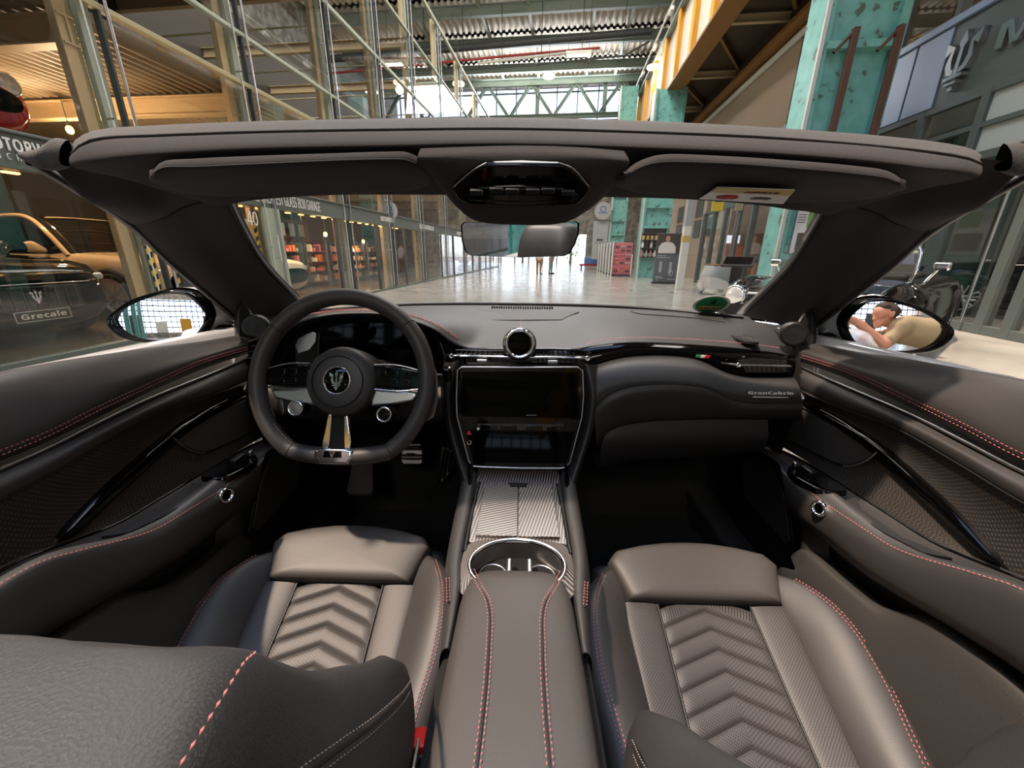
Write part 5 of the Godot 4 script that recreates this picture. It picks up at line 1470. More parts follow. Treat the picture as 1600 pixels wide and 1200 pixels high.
	# ---- hanging lamps
	var rl := [V(-9.877, 8.69, -22), V(-6.182, 9.894, -25), V(-1.251, 10.068, -25), V(4.112, 10.267, -25)]
	var spots := ["over the left glass boxes", "second from the left glass wall", "before the end window", "beside the yellow girder"]
	for k in 4:
		var t := thing("ring_lamp", "white hanging ring lamp " + spots[k], "lamp", rl[k], 0, "ring lamps under the roof")
		obj("light_ring", lathe([[.20, .0], [.22, -.05], [.31, -.05], [.33, 0], [.31, .05], [.22, .05], [.20, 0]], 28), M.lamp_glow, t)
		obj("cord", bar(V(0, .05, 0), V(0, 15.8 - rl[k].y, 0), .012), M.steel_dark, t)
		var ol := OmniLight3D.new()
		ol.name = "ring_light"
		ol.light_color = Color(1, .93, .82)
		ol.light_energy = 3.0
		ol.light_size = .2
		ol.omni_range = 60
		ol.omni_attenuation = 2
		ol.shadow_enabled = true
		t.add_child(ol)
		ol.position = V(0, -.35, 0)
		for q in 3: obj("stay", bar(V(.26 * cos(q * 2.1), .04, .26 * sin(q * 2.1)), V(0, .5, 0), .008), M.steel_dark, t)
	var pl := thing("panel_lamp", "flat white rectangular lamp below the red pipe", "lamp", V(.297, 12.176, -28))
	obj("housing", rbox(V(1.5, .16, .5), .03, 1), M.pipe_white, pl)
	obj("diffuser", rbox(V(1.4, .02, .42), .008, 1, V(0, -.085, 0)), M.lamp_glow, pl)
	var pa := AreaLight3D.new()
	pa.name = "panel_light"
	pa.area_size = Vector2(1.4, .42)
	pa.area_normalize_energy = false
	pa.light_energy = 3.0
	pa.area_range = 60
	pa.shadow_enabled = true
	pl.add_child(pa)
	pa.position = V(0, -.11, 0)
	pa.rotation.x = -PI / 2
	for sx in [-.6, .6]: obj("cord", bar(V(sx, .08, 0), V(sx, 3.4, 0), .012), M.steel_dark, pl)

	# ---- trees outside the end doors
	var rng := RandomNumberGenerator.new()
	rng.seed = 4
	for e in [[-11.3, -50, 4.2, "bushy green tree outside the end doors beside the orange van"], [.8, -52, 5, "bushy green tree outside the bright open doorway"], [-5.5, -55, 4.6, "green tree outside the middle of the end doors"]]:
		var t := thing("tree", e[3], "tree", V(e[0], -.31, e[1]))
		obj("trunk", tube([V(0, 0, 0), V(.05, 1.0, 0), V(0, 2.0, .05)], [.14, .11, .08], 8), M.bark, t)
		var list := []
		for k in 260:
			var q := V(rng.randf_range(-1, 1), rng.randf_range(-1, 1), rng.randf_range(-1, 1))
			if q.length() > 1: q = q.normalized()
			var p := V(0, e[2] * .55, 0) + q * V(1.1, e[2] * .42, 1.1)
			var b := Basis.from_euler(V(rng.randf() * 6, rng.randf() * 6, rng.randf() * 6))
			list.append([prism([[0, -.16], [.10, 0], [0, .18], [-.10, 0]], .01), Transform3D(b, p)])
		stuff(obj("leaves", join(list), M.foliage_green, t))

# ---------- left: glass box garages ----------
func hazard_strip(parent: Node, x: float, z: float, w: float) -> void:
	var y := .1
	var st := holder("hazard_strip", parent)
	var k := 0
	while y < 1.75:
		obj("stripe", plate([V(x, y, z + w / 2), V(x, y + w * .6, z - w / 2), V(x, y + w * .6 + .07, z - w / 2), V(x, y + .07, z + w / 2)], V(1, 0, 0), .01), M.hazard_yellow if k % 2 == 0 else M.dark_void, st)
		y += .07
		k += 1

func build_glass_boxes() -> void:
	var X := -5.4
	var fr := struct("wall_glass", join([bx(V(X - .12, 1.88, -34), V(X + .02, 2.20, 13), .01), bx(V(X - .13, 2.2, -34), V(X + .05, 2.23, 13), .008), bx(V(X - .1, 0, -34), V(X + .02, .06, 13), .008)]), M.fascia)
	# transoms
	for e in [[3.72, .07], [4.45, .06], [6.2, .08], [7.9, .07], [9.6, .12]]:
		obj("transom", bx(V(X - .06, e[0], -34), V(X + .03, e[0] + e[1], 13), .01), M.pale_steel if e[0] > 4 else M.olive_steel, fr)
	# steel columns, each a clump of members
	var zs := [-4.75, -7.05, -9.8, -12.4, -15.2, -18.5, -22, -26, -30, -34, -1.8, 2, 6, 10]
	for i in zs.size():
		var z: float = zs[i]
		var near := i < 3
		obj("column", bx(V(X - .22, 0, z + .06), V(X - .12, 9.7, z + .19), .008), M.beige_steel, fr)
		obj("column_web", bx(V(X - .20, 0, z - .02), V(X - .16, 9.7, z + .06), .006), M.olive_steel, fr)
		obj("column", bx(V(X - .16, 0, z - .15), V(X - .08, 9.7, z - .02), .008), M.pale_steel, fr)
		obj("post", bx(V(X - .06, 0, z - .20), V(X + .02, 9.7, z - .165), .005), M.steel_dark, fr)
		obj("rail_tube", tube([V(X + .06, .1, z - .235), V(X + .06, 9.5, z - .235)], .018, 10), M.satin, fr)
		obj("rail_tube", tube([V(X + .04, .1, z + .02), V(X + .04, 9.5, z + .02)], .010, 10), M.pipe_white, fr)
		for yb in [1.2, 2.6, 3.9, 5.4]: obj("clamp", bar(V(X - .05, yb, z + .02), V(X + .05, yb, z + .02), .012), M.satin, fr)
	# panes between the columns, storey by storey
	for i in range(9):
		var za: float = zs[i] - .3
		var zb: float = zs[i + 1] - .25
		for ys in [[.06, 1.88], [2.23, 3.72], [4.51, 6.2], [6.28, 7.9]]:
			obj("pane", bx(V(X - .02, ys[0], zb), V(X - .01, ys[1], za), .001), M.shop_glass, fr)
	for zz in [[-4.45, -2.05], [-1.55, 1.7], [2.3, 5.7]]:
		for ys in [[.06, 1.88], [2.23, 3.72], [4.51, 6.2]]:
			obj("pane", bx(V(X - .02, ys[0], zz[0]), V(X - .01, ys[1], zz[1]), .001), M.shop_glass, fr)
	hazard_strip(fr, X - .03, -4.80, .07)
	hazard_strip(fr, X - .03, -5.10, .07)
	hazard_strip(fr, X - .03, -6.80, .07)
	# pale door stile with its pull bar, near the wheel
	obj("door_stile", bx(V(X - .05, .06, -7.42), V(X + .03, 1.88, -6.98), .008), M.pale_steel, fr)
	var ph := tube([V(X + .10, .95, -7.16), V(X + .10, 1.42, -7.16)], .014, 10)
	obj("pull_bar", ph, M.pipe_white, fr)
	for y in [1.02, 1.36]: obj("bar_mount", bar(V(X, y, -7.16), V(X + .10, y, -7.16), .010), M.satin, fr)
	for k in 10: obj("door_stile", bx(V(X - .05, .06, -9.4 - k * 2.1 - .05), V(X + .02, 1.88, -9.4 - k * 2.1 + .05), .006), M.steel_dark, fr)
	# writing on the fascia
	var rot := Basis(Vector3.UP, PI / 2)
	for e in [["MOTORWORLD", .125, V(X + .03, 2.095, -3.85), 700], ["M   Ü   N   C   H   E   N", .058, V(X + .03, 1.985, -3.63), 400], ["THE GREATEST GLASS BOX GARAGE", .20, V(X + .03, 2.045, -7.75), 400], ["40", .24, V(X + .005, 1.66, -6.72), 400], ["MOTORWORLD", .15, V(X + .03, 2.06, -12.3), 700], ["EXPLORE THE MOTORWORLD.COM", .17, V(X + .03, 2.04, -15.9), 400], ["MOTORWORLD", .17, V(X + .03, 2.04, -21), 700]]:
		var l := obj("lettering", text(e[0], e[1], .008, "Droid Sans", e[3]), M.white_print, fr)
		l.transform = Transform3D(rot.scaled_local(V(.66 if e[0].begins_with("THE") or e[0].begins_with("EXP") else .92, 1.25, 1)), e[2])
	for k in 26: obj("downlight", rbox(V(.05, .02, .13), .008, 1, V(X - .17, 1.865, -2.9 - k * .42)), M.warm_glow, fr)
	var da := AreaLight3D.new()
	da.name = "downlight_row"
	da.area_size = Vector2(.05, 10.8)
	da.area_normalize_energy = false
	da.light_energy = 2.0
	da.light_color = Color(1, .84, .6)
	da.area_range = 30
	da.shadow_enabled = true
	add_child(da)
	da.position = V(X - .17, 1.85, -8.2)
	da.rotation.x = -PI / 2
	# ---- inside: floor slab, ceilings, back wall, cross beams
	struct("wall_back", bx(V(-13.0, 0, -34), V(-12.8, 9.6, 13), .01), M.box_wall)
	var s1 := struct("ceiling_garage", corrugated(-12.8, X - .35, -34, 13, 3.60, .16, .05), M.deck_brown)
	obj("upper_slab", bx(V(-12.8, 3.66, -34), V(X - .3, 3.80, 13), .01), M.deck_brown, s1)
	for i in zs.size():
		obj("cross_beam", ibeam(V(-12.8, 3.44, zs[i] + .1), V(X - .1, 3.42, zs[i] + .1), .16, .26, .02), M.beige_steel, s1)
	for i in 6:
		obj("cross_beam", ibeam(V(-12.8, 7.62, zs[i] + .1), V(X - .1, 7.62, zs[i] + .1), .16, .26, .02), M.beige_steel, s1)
	obj("corrugated_sheet", corrugated(-12.8, X - .35, -12.4, 13, 7.8, .16, .05), M.deck_brown, s1)
	for k in 5: obj("tie_rod", bar(V(-12, 4.2 + k * .25, -5 - k * 2.2), V(X - .2, 6.4, -9 - k * 2.2), .02), M.olive_steel, s1)
	struct("floor_garage", bx(V(-12.8, .0, -34), V(X - .1, .02, 13), .005), M.box_floor)
	# warm pendant lamps in the boxes (a bulb and its light each)
	var pos := [V(-7.2, 2.9, -6.0), V(-8.6, 3.2, -5.3), V(-6.8, 1.70, -8.4), V(-6.9, 1.72, -9.6), V(-6.8, 1.6, -11.2), V(-7.4, 1.5, -14.6), V(-8.6, 3.1, -6.8)]
	var where := ["above the beige car", "between the black and the beige car", "nearest the pale door post", "above the red shelving", "behind the second door frame", "near the two visitors", "over the white car"]
	for k in pos.size():
		var t := thing("pendant_lamp", "small warm glowing pendant lamp " + where[k] + " behind the glass", "lamp", pos[k], 0, "warm pendants in the glass boxes")
		obj("bulb", lathe([[.001, -.07], [.04, -.055], [.055, -.01], [.045, .03], [.02, .06], [.001, .065]], 16), M.warm_glow, t)
		obj("cap", lathe([[.001, .12], [.022, .12], [.028, .05], [.001, .05]], 12), M.steel_dark, t)
		obj("cord", bar(V(0, .12, 0), V(0, 3.55 - pos[k].y, 0), .006), M.steel_dark, t)
		var li := OmniLight3D.new()
		li.name = "bulb_light"
		li.light_color = Color(1, .84, .64)
		li.light_energy = 2.4 if k != 1 and k != 6 else 3.6
		li.light_size = .06
		li.omni_range = 40
		li.omni_attenuation = 2
		li.shadow_enabled = true
		t.add_child(li)
		li.position = V(0, -.12, 0)
	obj("picture_panel", bx(V(-6.72, 1.36, -10.2), V(-6.64, 1.86, -7.75), .01), M.rust, s1)
	for z in [-7.9, -10.0]: obj("tie_rod", bar(V(-6.68, 1.86, z), V(-6.68, 3.6, z), .012), M.olive_steel, s1)
	# shelving with stock and posters behind the second pane
	for k in 6:
		var t := thing("picture_frame", "small framed picture in the row above the shelving, number %d from the door post" % (k + 1), "picture", V(-6.6, 1.62, -8.0 - k * .36), PI / 2, "framed pictures behind the glass")
		tag(t, ["framed picture nearest the pale door post", "second framed picture from the pale door post", "third framed picture from the pale door post", "fourth framed picture from the pale door post", "fifth framed picture, beside the last one of the row", "framed picture farthest from the pale door post"][k])
		obj("frame", rbox(V(.26, .34, .03), .008), M.steel_dark, t)
		obj("print", rbox(V(.20, .28, .004), .001, 1, V(0, 0, .016)), [M.stock_white, M.frost, M.olive_steel][k % 3], t)
	var rg := RandomNumberGenerator.new()
	rg.seed = 11
	for s in 5:
		var zc := -10.9 - s * 1.3
		var t := thing("display_shelf", ["dark shelf of small goods nearest the pale door post", "dark shelf of small goods, second behind the glass", "dark shelf of small goods in the middle of the glass box", "dark shelf of small goods, fourth behind the glass", "dark shelf of small goods nearest the two visitors"][s], "shelf", V(-7.9, 0.02, zc), PI / 2, "shelves behind the glass")
		obj("back_panel", bx(V(-.55, 0, -.22), V(.55, 1.35, -.18), .006), M.box_wall, t)
		for sx in [-.55, .53]: obj("side_panel", bx(V(sx, 0, -.2), V(sx + .02, 1.35, .15), .004), M.steel_dark, t)
		var st := []
		for r in 4:
			obj("shelf_board", bx(V(-.55, .18 + r * .30, -.2), V(.55, .20 + r * .30, .15), .004), M.steel_dark, t)
		for r in 4:
			for c in 7:
				if rg.randf() < .2: continue
				var hh := rg.randf_range(.08, .22)
				var m: Material = [M.stock_white, M.stock_pink, M.stock_orange, M.stock_dark, M.frost, M.wood][rg.randi() % 6]
				obj("boxed_item", bx(V(-.5 + c * .145, .20 + r * .30, -.12), V(-.5 + c * .145 + rg.randf_range(.06, .12), .20 + r * .30 + hh, .08), .006), m, t)
	# two visitors inside
	person("person", "visitor in a pink shirt and dark trousers behind the glass, back turned", V(-9.9, 0.02, -24.3), -.4, M.stock_pink, M.trousers)
	person("person", "visitor in a white shirt and brown trousers walking behind the glass", V(-9.2, 0.02, -25.2), .5, M.shirt_white, M.wood)
	# and two in the hall
	person("person", "person in a pale top standing out in the hall before the end doors", V(-1.36, 0, -23.1), .3, M.shirt_white, M.wood)
	person("person", "person in grey bending towards the floor out in the hall", V(-.7, 0, -23.3), 1.2, M.frost, M.steel_green, .5)

# small standing figure: one continuous body, hair and clothes on it
func person(called: String, label: String, where: Vector3, turn: float, top: Material, legs: Material, bend := 0.0) -> Node3D:
	var t := thing(called, label, "person", where, turn)
	t.scale = Vector3.ONE * .9
	var B := Transform3D(Basis(Vector3.RIGHT, bend), V(0, .90, 0))
	var up := func(x: float, y: float, z: float) -> Vector3: return B * V(x, y - .90, z)
	var body := [
		[up.call(0, 1.64, .0), up.call(0, 1.52, .01), .095, .085], [up.call(0, 1.52, .01), up.call(0, 1.40, 0), .05, .06], [up.call(0, 1.40, 0), up.call(0, 1.15, 0), .14, .13], [up.call(-.15, 1.38, 0), up.call(.15, 1.38, 0), .07, .07],
		[up.call(0, 1.15, 0), V(0, .92, 0), .13, .14]]
	for s in [-1.0, 1.0]:
		body.append([up.call(.18 * s, 1.37, 0), up.call(.22 * s, 1.10, .02), .052, .042])
		body.append([up.call(.22 * s, 1.10, .02), up.call(.21 * s, .86, .09), .041, .032])
		for f in 4: body.append([up.call(.21 * s - .018 + f * .012, .86, .09 + f * .004), up.call(.21 * s - .022 + f * .014, .75 + absf(f - 1.5) * .012, .115), .011, .008])
		body.append([up.call(.19 * s, .84, .09), up.call(.175 * s, .78, .13), .012, .009])
		body.append([V(.09 * s, .90, 0), V(.10 * s, .49, .02 * s), .085, .060])
		body.append([V(.10 * s, .49, .02 * s), V(.10 * s, .08, -.02 + .03 * s), .055, .040])
		body.append([V(.10 * s, .05, -.03 + .03 * s), V(.11 * s, .035, .14 + .03 * s), .045, .035])
	obj("body", blob_body(body, .022), M.skin_tone, t)
	var shirt := [body[2].duplicate(), body[3].duplicate(), body[4].duplicate()]
	for i in [5, 15]: shirt.append(body[i].duplicate())
	for e in shirt:
		e[2] += .014
		e[3] += .014
	obj("shirt", blob_body(shirt, .024), top, t)
	var tr := []
	for e in body:
		if e[0].y < .95 and e[1].y < .9 and e[2] > .05 and absf(e[0].x) < .16: tr.append([e[0], e[1] + V(0, .02, 0), e[2] + .014, e[3] + .016])
	obj("trousers", blob_body(tr, .024), legs, t)
	obj("hair", blob_body([[up.call(0, 1.67, -.012), up.call(0, 1.60, -.03), .096, .088]], .02), M.hair, t)
	for s in [-1.0, 1.0]: obj("shoe", rbox(V(.095, .08, .27), .035, 3, V(.105 * s, .04, .06 + .03 * s)), M.shoe, t)
	return t

# surface of tapered capsules joined by a smooth minimum, meshed as surface nets
func blob_body(bones: Array, cell: float, k := .03) -> ArrayMesh:
	var lo := Vector3.ONE * 1e9
	var hi := -lo
	for b in bones:
		for i in 2:
			var r: float = maxf(b[2], b[3]) + cell * 2
			lo = lo.min((b[i] as Vector3) - Vector3.ONE * r)
			hi = hi.max((b[i] as Vector3) + Vector3.ONE * r)
	var n := Vector3i(((hi - lo) / cell).ceil()) + Vector3i.ONE
	var f := PackedFloat32Array()
	f.resize(n.x * n.y * n.z)
	f.fill(1.0)
	for b in bones:
		var a: Vector3 = b[0]
		var d: Vector3 = b[1] - b[0]
		var dd := maxf(d.length_squared(), 1e-9)
		var rr: float = maxf(b[2], b[3]) + k + cell
		var l0 := Vector3i(((a.min(b[1]) - Vector3.ONE * rr - lo) / cell).floor()).clamp(Vector3i.ZERO, n - Vector3i.ONE)
		var l1 := Vector3i(((a.max(b[1]) + Vector3.ONE * rr - lo) / cell).ceil()).clamp(Vector3i.ZERO, n - Vector3i.ONE)
		for z in range(l0.z, l1.z + 1):
			for y in range(l0.y, l1.y + 1):
				for x in range(l0.x, l1.x + 1):
					var p := lo + Vector3(x, y, z) * cell
					var t := clampf((p - a).dot(d) / dd, 0, 1)
					var v: float = p.distance_to(a + d * t) - lerpf(b[2], b[3], t)
					var i := (z * n.y + y) * n.x + x
					var h := clampf(.5 + .5 * (f[i] - v) / k, 0, 1)
					f[i] = lerpf(f[i], v, h) - k * h * (1 - h)
	var ids := {}
	var vs := PackedVector3Array()
	var idx := PackedInt32Array()
	var off := [0, 1, n.x, n.x + 1, n.x * n.y, n.x * n.y + 1, n.x * n.y + n.x, n.x * n.y + n.x + 1]
	for z in n.z - 1:
		for y in n.y - 1:
			for x in n.x - 1:
				var i := (z * n.y + y) * n.x + x
				var c := 0
				var s := Vector3.ZERO
				var m := 0
				for q in 8:
					if f[i + off[q]] < 0: m |= 1 << q
				if m == 0 or m == 255: continue
				for e in [[0, 1], [2, 3], [4, 5], [6, 7], [0, 2], [1, 3], [4, 6], [5, 7], [0, 4], [1, 5], [2, 6], [3, 7]]:
					var fa := f[i + off[e[0]]]
					var fb := f[i + off[e[1]]]
					if (fa < 0) == (fb < 0): continue
					var t := fa / (fa - fb)
					var pa := Vector3(e[0] & 1, (e[0] >> 1) & 1, e[0] >> 2)
					var pb := Vector3(e[1] & 1, (e[1] >> 1) & 1, e[1] >> 2)
					s += pa.lerp(pb, t)
					c += 1
				ids[i] = vs.size()
				vs.append(lo + (Vector3(x, y, z) + s / c) * cell)
	var step := [1, n.x, n.x * n.y]
	for i in ids:
		var x: int = i % n.x
		var y: int = (i / n.x) % n.y
		var z: int = i / (n.x * n.y)
		var cc := [x, y, z]
		for ax in 3:
			var u := (ax + 1) % 3
			var w := (ax + 2) % 3
			if cc[u] == 0 or cc[w] == 0: continue
			var fa := f[i]
			var fb := f[i + step[ax]]
			if (fa < 0) == (fb < 0): continue
			var q := [i, i - step[u], i - step[u] - step[w], i - step[w]]
			var ok := true
			for e in q:
				if not ids.has(e): ok = false
			if not ok: continue
			var a: int = ids[q[0]]; var b: int = ids[q[1]]; var c: int = ids[q[2]]; var d: int = ids[q[3]]
			if fa < 0: idx.append_array([a, c, b, a, d, c])
			else: idx.append_array([a, b, c, a, c, d])
	var nr := PackedVector3Array()
	nr.resize(vs.size())
	for i in range(0, idx.size(), 3):
		var fn := (vs[idx[i + 2]] - vs[idx[i]]).cross(vs[idx[i + 1]] - vs[idx[i]])
		for j in 3: nr[idx[i + j]] += fn
	var uv := PackedVector2Array()
	uv.resize(vs.size())
	for i in nr.size(): nr[i] = nr[i].normalized()
	return raw(vs, nr, uv, idx)

# ---------- the other cars ----------
# nose towards local -z, origin on the floor under the middle
func car_body(called: String, label: String, at_: Vector3, dir: Vector3, paint: Material, k: Dictionary, group := "") -> Node3D:
	var t := thing(called, label, "car", at_)
	t.basis = Basis.looking_at(dir.normalized(), Vector3.UP)
	var L: float = k.len / 2
	var W: float = k.wid / 2
	var H: float = k.high
	var bh: float = k.belt       # height of the shoulder
	var gc: float = k.clear
	# lower body: rings along the length
	var rings := []
	for e in [[-L, .74, .62, .18], [-L + .10, .86, .80, .06], [-L + .45, .97, .90, .0], [-L * .45, 1.0, .97, 0], [0, 1.0, 1.0, 0], [L * .5, 1.0, 1.0, 0], [L - .35, .97, 1.0, 0], [L - .06, .88, .92, .06], [L, .76, .80, .16]]:
		var z: float = e[0]
		var w: float = W * e[1]
		var top: float = gc + (bh - gc) * e[2]
		var low: float = gc + e[3]
		rings.append([V(-w * .86, low, z), V(-w, low + (top - low) * .25, z), V(-w, low + (top - low) * .70, z), V(-w * .93, top - .03, z), V(-w * .7, top + .01, z), V(0, top + .025, z), V(w * .7, top + .01, z), V(w * .93, top - .03, z), V(w, low + (top - low) * .70, z), V(w, low + (top - low) * .25, z), V(w * .86, low, z)])
	obj("body", loft(rings, 44, 4), paint, t)
	# glasshouse and roof
	var z0: float = k.screen
	var zr: float = k.rear
	var g := []
	for e in [[z0, .90, 0.0], [z0 + .55 * (H - bh), .84, .55], [z0 + 1.15 * (H - bh), .78, .97], [(z0 + zr) / 2, .76, 1.0], [zr - .6 * (H - bh), .76, .95], [zr - .2 * (H - bh), .82, .5], [zr, .88, 0.0]]:
		var w: float = W * e[1]
		var y: float = bh - .03 + (H - bh - .02) * e[2]
		g.append([V(-W * .90, bh - .05, e[0]), V(-lerpf(W * .9, w, .5), lerpf(bh - .05, y, .5), e[0]), V(-w, y, e[0]), V(-w * .6, y + .02, e[0]), V(0, y + .03, e[0]), V(w * .6, y + .02, e[0]), V(w, y, e[0]), V(lerpf(W * .9, w, .5), lerpf(bh - .05, y, .5), e[0]), V(W * .90, bh - .05, e[0])])
	if not k.get("open", false):
		obj("windows", loft(g, 36, 4), M.car_glass, t)
		var rf := []
		for i in [2, 3, 4]:
			var r: Array = g[i]
			rf.append([r[2] + V(-.012, -.012, 0), r[3] + V(0, .012, 0), r[4] + V(0, .012, 0), r[5] + V(0, .012, 0), r[6] + V(.012, -.012, 0)])
		obj("roof", skin([moved(rf[0], V(0, -.01, -.03)), rf[0], rf[1], rf[2], moved(rf[2], V(0, -.02, .03))], 14, 4), paint, t)
		for s in [-1, 1]:
			var c := 6 if s > 0 else 2
			var cf := 8 if s > 0 else 0
			obj("windscreen_pillar", tube(curve([g[0][cf] + V(.01 * s, 0, 0), g[1][c] + V(.014 * s, 0, 0), g[2][c] + V(.014 * s, 0, 0), g[3][c] + V(.014 * s, 0, 0), g[4][c] + V(.014 * s, 0, 0), g[5][c] + V(.014 * s, 0, 0), g[6][cf] + V(.01 * s, 0, 0)], 40), .035, 8), paint, t)
			var zm: float = (z0 + zr) / 2 + .15
			obj("door_pillar", tube([V(W * .905 * s, bh - .05, zm), V(W * .775 * s, H - .03, zm)], .03, 8), M.black_plastic, t)
	# wheels with dark arches
	for sx in [-1, 1]:
		for sz in [-1, 1]:
			var wr: float = k.wheel
			var zc: float = (-L + .82) if sz < 0 else (L - .85)
			var f := Transform3D(Basis(V(0, 0, 1), -PI / 2 * sx), V((W - .10) * sx, wr, zc))
			var arch := []
			for q in 19: arch.append(V((W - .005) * sx, wr + (wr + .05) * sin(PI * q / 18.0), zc + (wr + .05) * cos(PI * q / 18.0)))
			obj("wheel_arch", tube(arch, .04, 8), M.dark_void, t)
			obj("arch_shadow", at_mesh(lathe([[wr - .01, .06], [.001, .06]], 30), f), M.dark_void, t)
			var wh := holder("wheel", t)
			obj("tyre", at_mesh(lathe([[wr * .68, -.10], [wr * .95, -.11], [wr, -.07], [wr, .07], [wr * .95, .115], [wr * .68, .10]], 36), f), M.rubber_black, wh)
			obj("rim", at_mesh(lathe([[wr * .69, .06], [wr * .69, .105], [wr * .63, .11], [wr * .60, .06]], 36), f), k.get("rim", M.satin), wh)
			obj("hub", at_mesh(lathe([[.07, .05], [.06, .10], [.001, .105]], 20), f), k.get("rim", M.satin), wh)
			for q in 5:
				var a := TAU * q / 5
				obj("spoke", at_mesh(join([bar(V(.05 * cos(a), .095, .05 * sin(a)), V(wr * .64 * cos(a + .22), .10, wr * .64 * sin(a + .22)), .022), bar(V(.05 * cos(a), .095, .05 * sin(a)), V(wr * .64 * cos(a - .22), .10, wr * .64 * sin(a - .22)), .022)]), f), k.get("rim", M.satin), wh)
	# lights, grille, mirrors, handles
	for s in [-1.0, 1.0]:
		if k.get("round", false):
			var hf := Transform3D(Basis(V(1, 0, 0), -PI / 2), V(W * .68 * s, bh - .17, -L + .06))
			var hl := holder("headlight", t)
			obj("bezel", at_mesh(lathe([[.115, -.10], [.12, .03], [.11, .045], [.095, .04]], 28), hf), M.chrome, hl)
			obj("lens", at_mesh(lathe([[.098, .035], [.07, .055], [.001, .065]], 24), hf), M.lens, hl)
		else:
			obj("headlight", rbox(V(.36, .10, .22), .04, 3, V(W * .70 * s, gc + (bh - gc) * .66, -L + .16)), M.lens, t)
		obj("tail_light", rbox(V(.3, .09, .1), .03, 2, V(W * .62 * s, gc + (bh - gc) * .72, L - .05)), M.buckle_red, t)
		if not k.get("open", false):
			obj("side_mirror", loft([[V(W * .93 * s, bh + .02, z0 + .34), V(W * .93 * s, bh + .07, z0 + .36), V(W * .93 * s, bh + .05, z0 + .42), V(W * .93 * s, bh + .01, z0 + .40)], [V((W + .08) * s, bh + .02, z0 + .30), V((W + .08) * s, bh + .16, z0 + .33), V((W + .08) * s, bh + .15, z0 + .45), V((W + .08) * s, bh + .02, z0 + .44)], [V((W + .17) * s, bh + .03, z0 + .34), V((W + .17) * s, bh + .14, z0 + .36), V((W + .17) * s, bh + .13, z0 + .44), V((W + .17) * s, bh + .03, z0 + .43)]], 20, 4), k.get("mirror", paint), t)
			for zz in [(z0 + zr) / 2 - .2, (z0 + zr) / 2 + .85]: obj("door_handle", rbox(V(.03, .03, .2), .012, 2, V(W * .995 * s, bh - .16, zz)), M.black_plastic, t)
	obj("sill", join([rbox(V(.06, .12, k.len * .5), .02, 1, V(W * .95, gc + .04, 0)), rbox(V(.06, .12, k.len * .5), .02, 1, V(-W * .95, gc + .04, 0))]), M.black_plastic, t)
	if k.has("grille"):
		var gr := holder("grille", t)
		var gw: float = k.grille
		var gy: float = gc + (bh - gc) * .40
		obj("grille_frame", rbox(V(gw, .30, .08), .06, 3, V(0, gy, -L + .02)), M.gloss_black, gr)
		for q in 9: obj("grille_bar", rbox(V(.012, .24, .02), .004, 1, V(-gw * .42 + q * gw * .105, gy, -L - .02)), M.satin if not k.has("plate") else M.steel_dark, gr)
	if k.has("plate"):
		var p := holder("number_plate", t)
		var py: float = gc + .14
		obj("plate_field", rbox(V(.54, .125, .012), .004, 1, V(0, py, -L - .045)), M.dark_void, p)
		for e in [[V(-.265, py - .058, 0), V(.265, py - .058, 0)], [V(.265, py - .058, 0), V(.265, py + .058, 0)], [V(.265, py + .058, 0), V(-.265, py + .058, 0)], [V(-.265, py + .058, 0), V(-.265, py - .058, 0)]]:
			obj("plate_border", bar(e[0] + V(0, 0, -L - .052), e[1] + V(0, 0, -L - .052), .004), M.white_print, p)
		var tx := obj("lettering", text("Grecale", .105, .004, "Droid Sans", 700, true), M.white_print, p)
		tx.transform = Transform3D(Basis(Vector3.UP, PI).scaled_local(Vector3(1.15, .8, 1)), V(0, py, -L - .054))
		obj("emblem", at_mesh(trident(.16, .012), Transform3D(Basis(Vector3.UP, PI), V(0, py + .22, -L - .03))), M.chrome, t)
		obj("badge_line", rbox(V(1.2, .012, .01), .004, 1, V(0, gc + (bh - gc) * .60, -L - .03)), M.chrome, t)
	return t

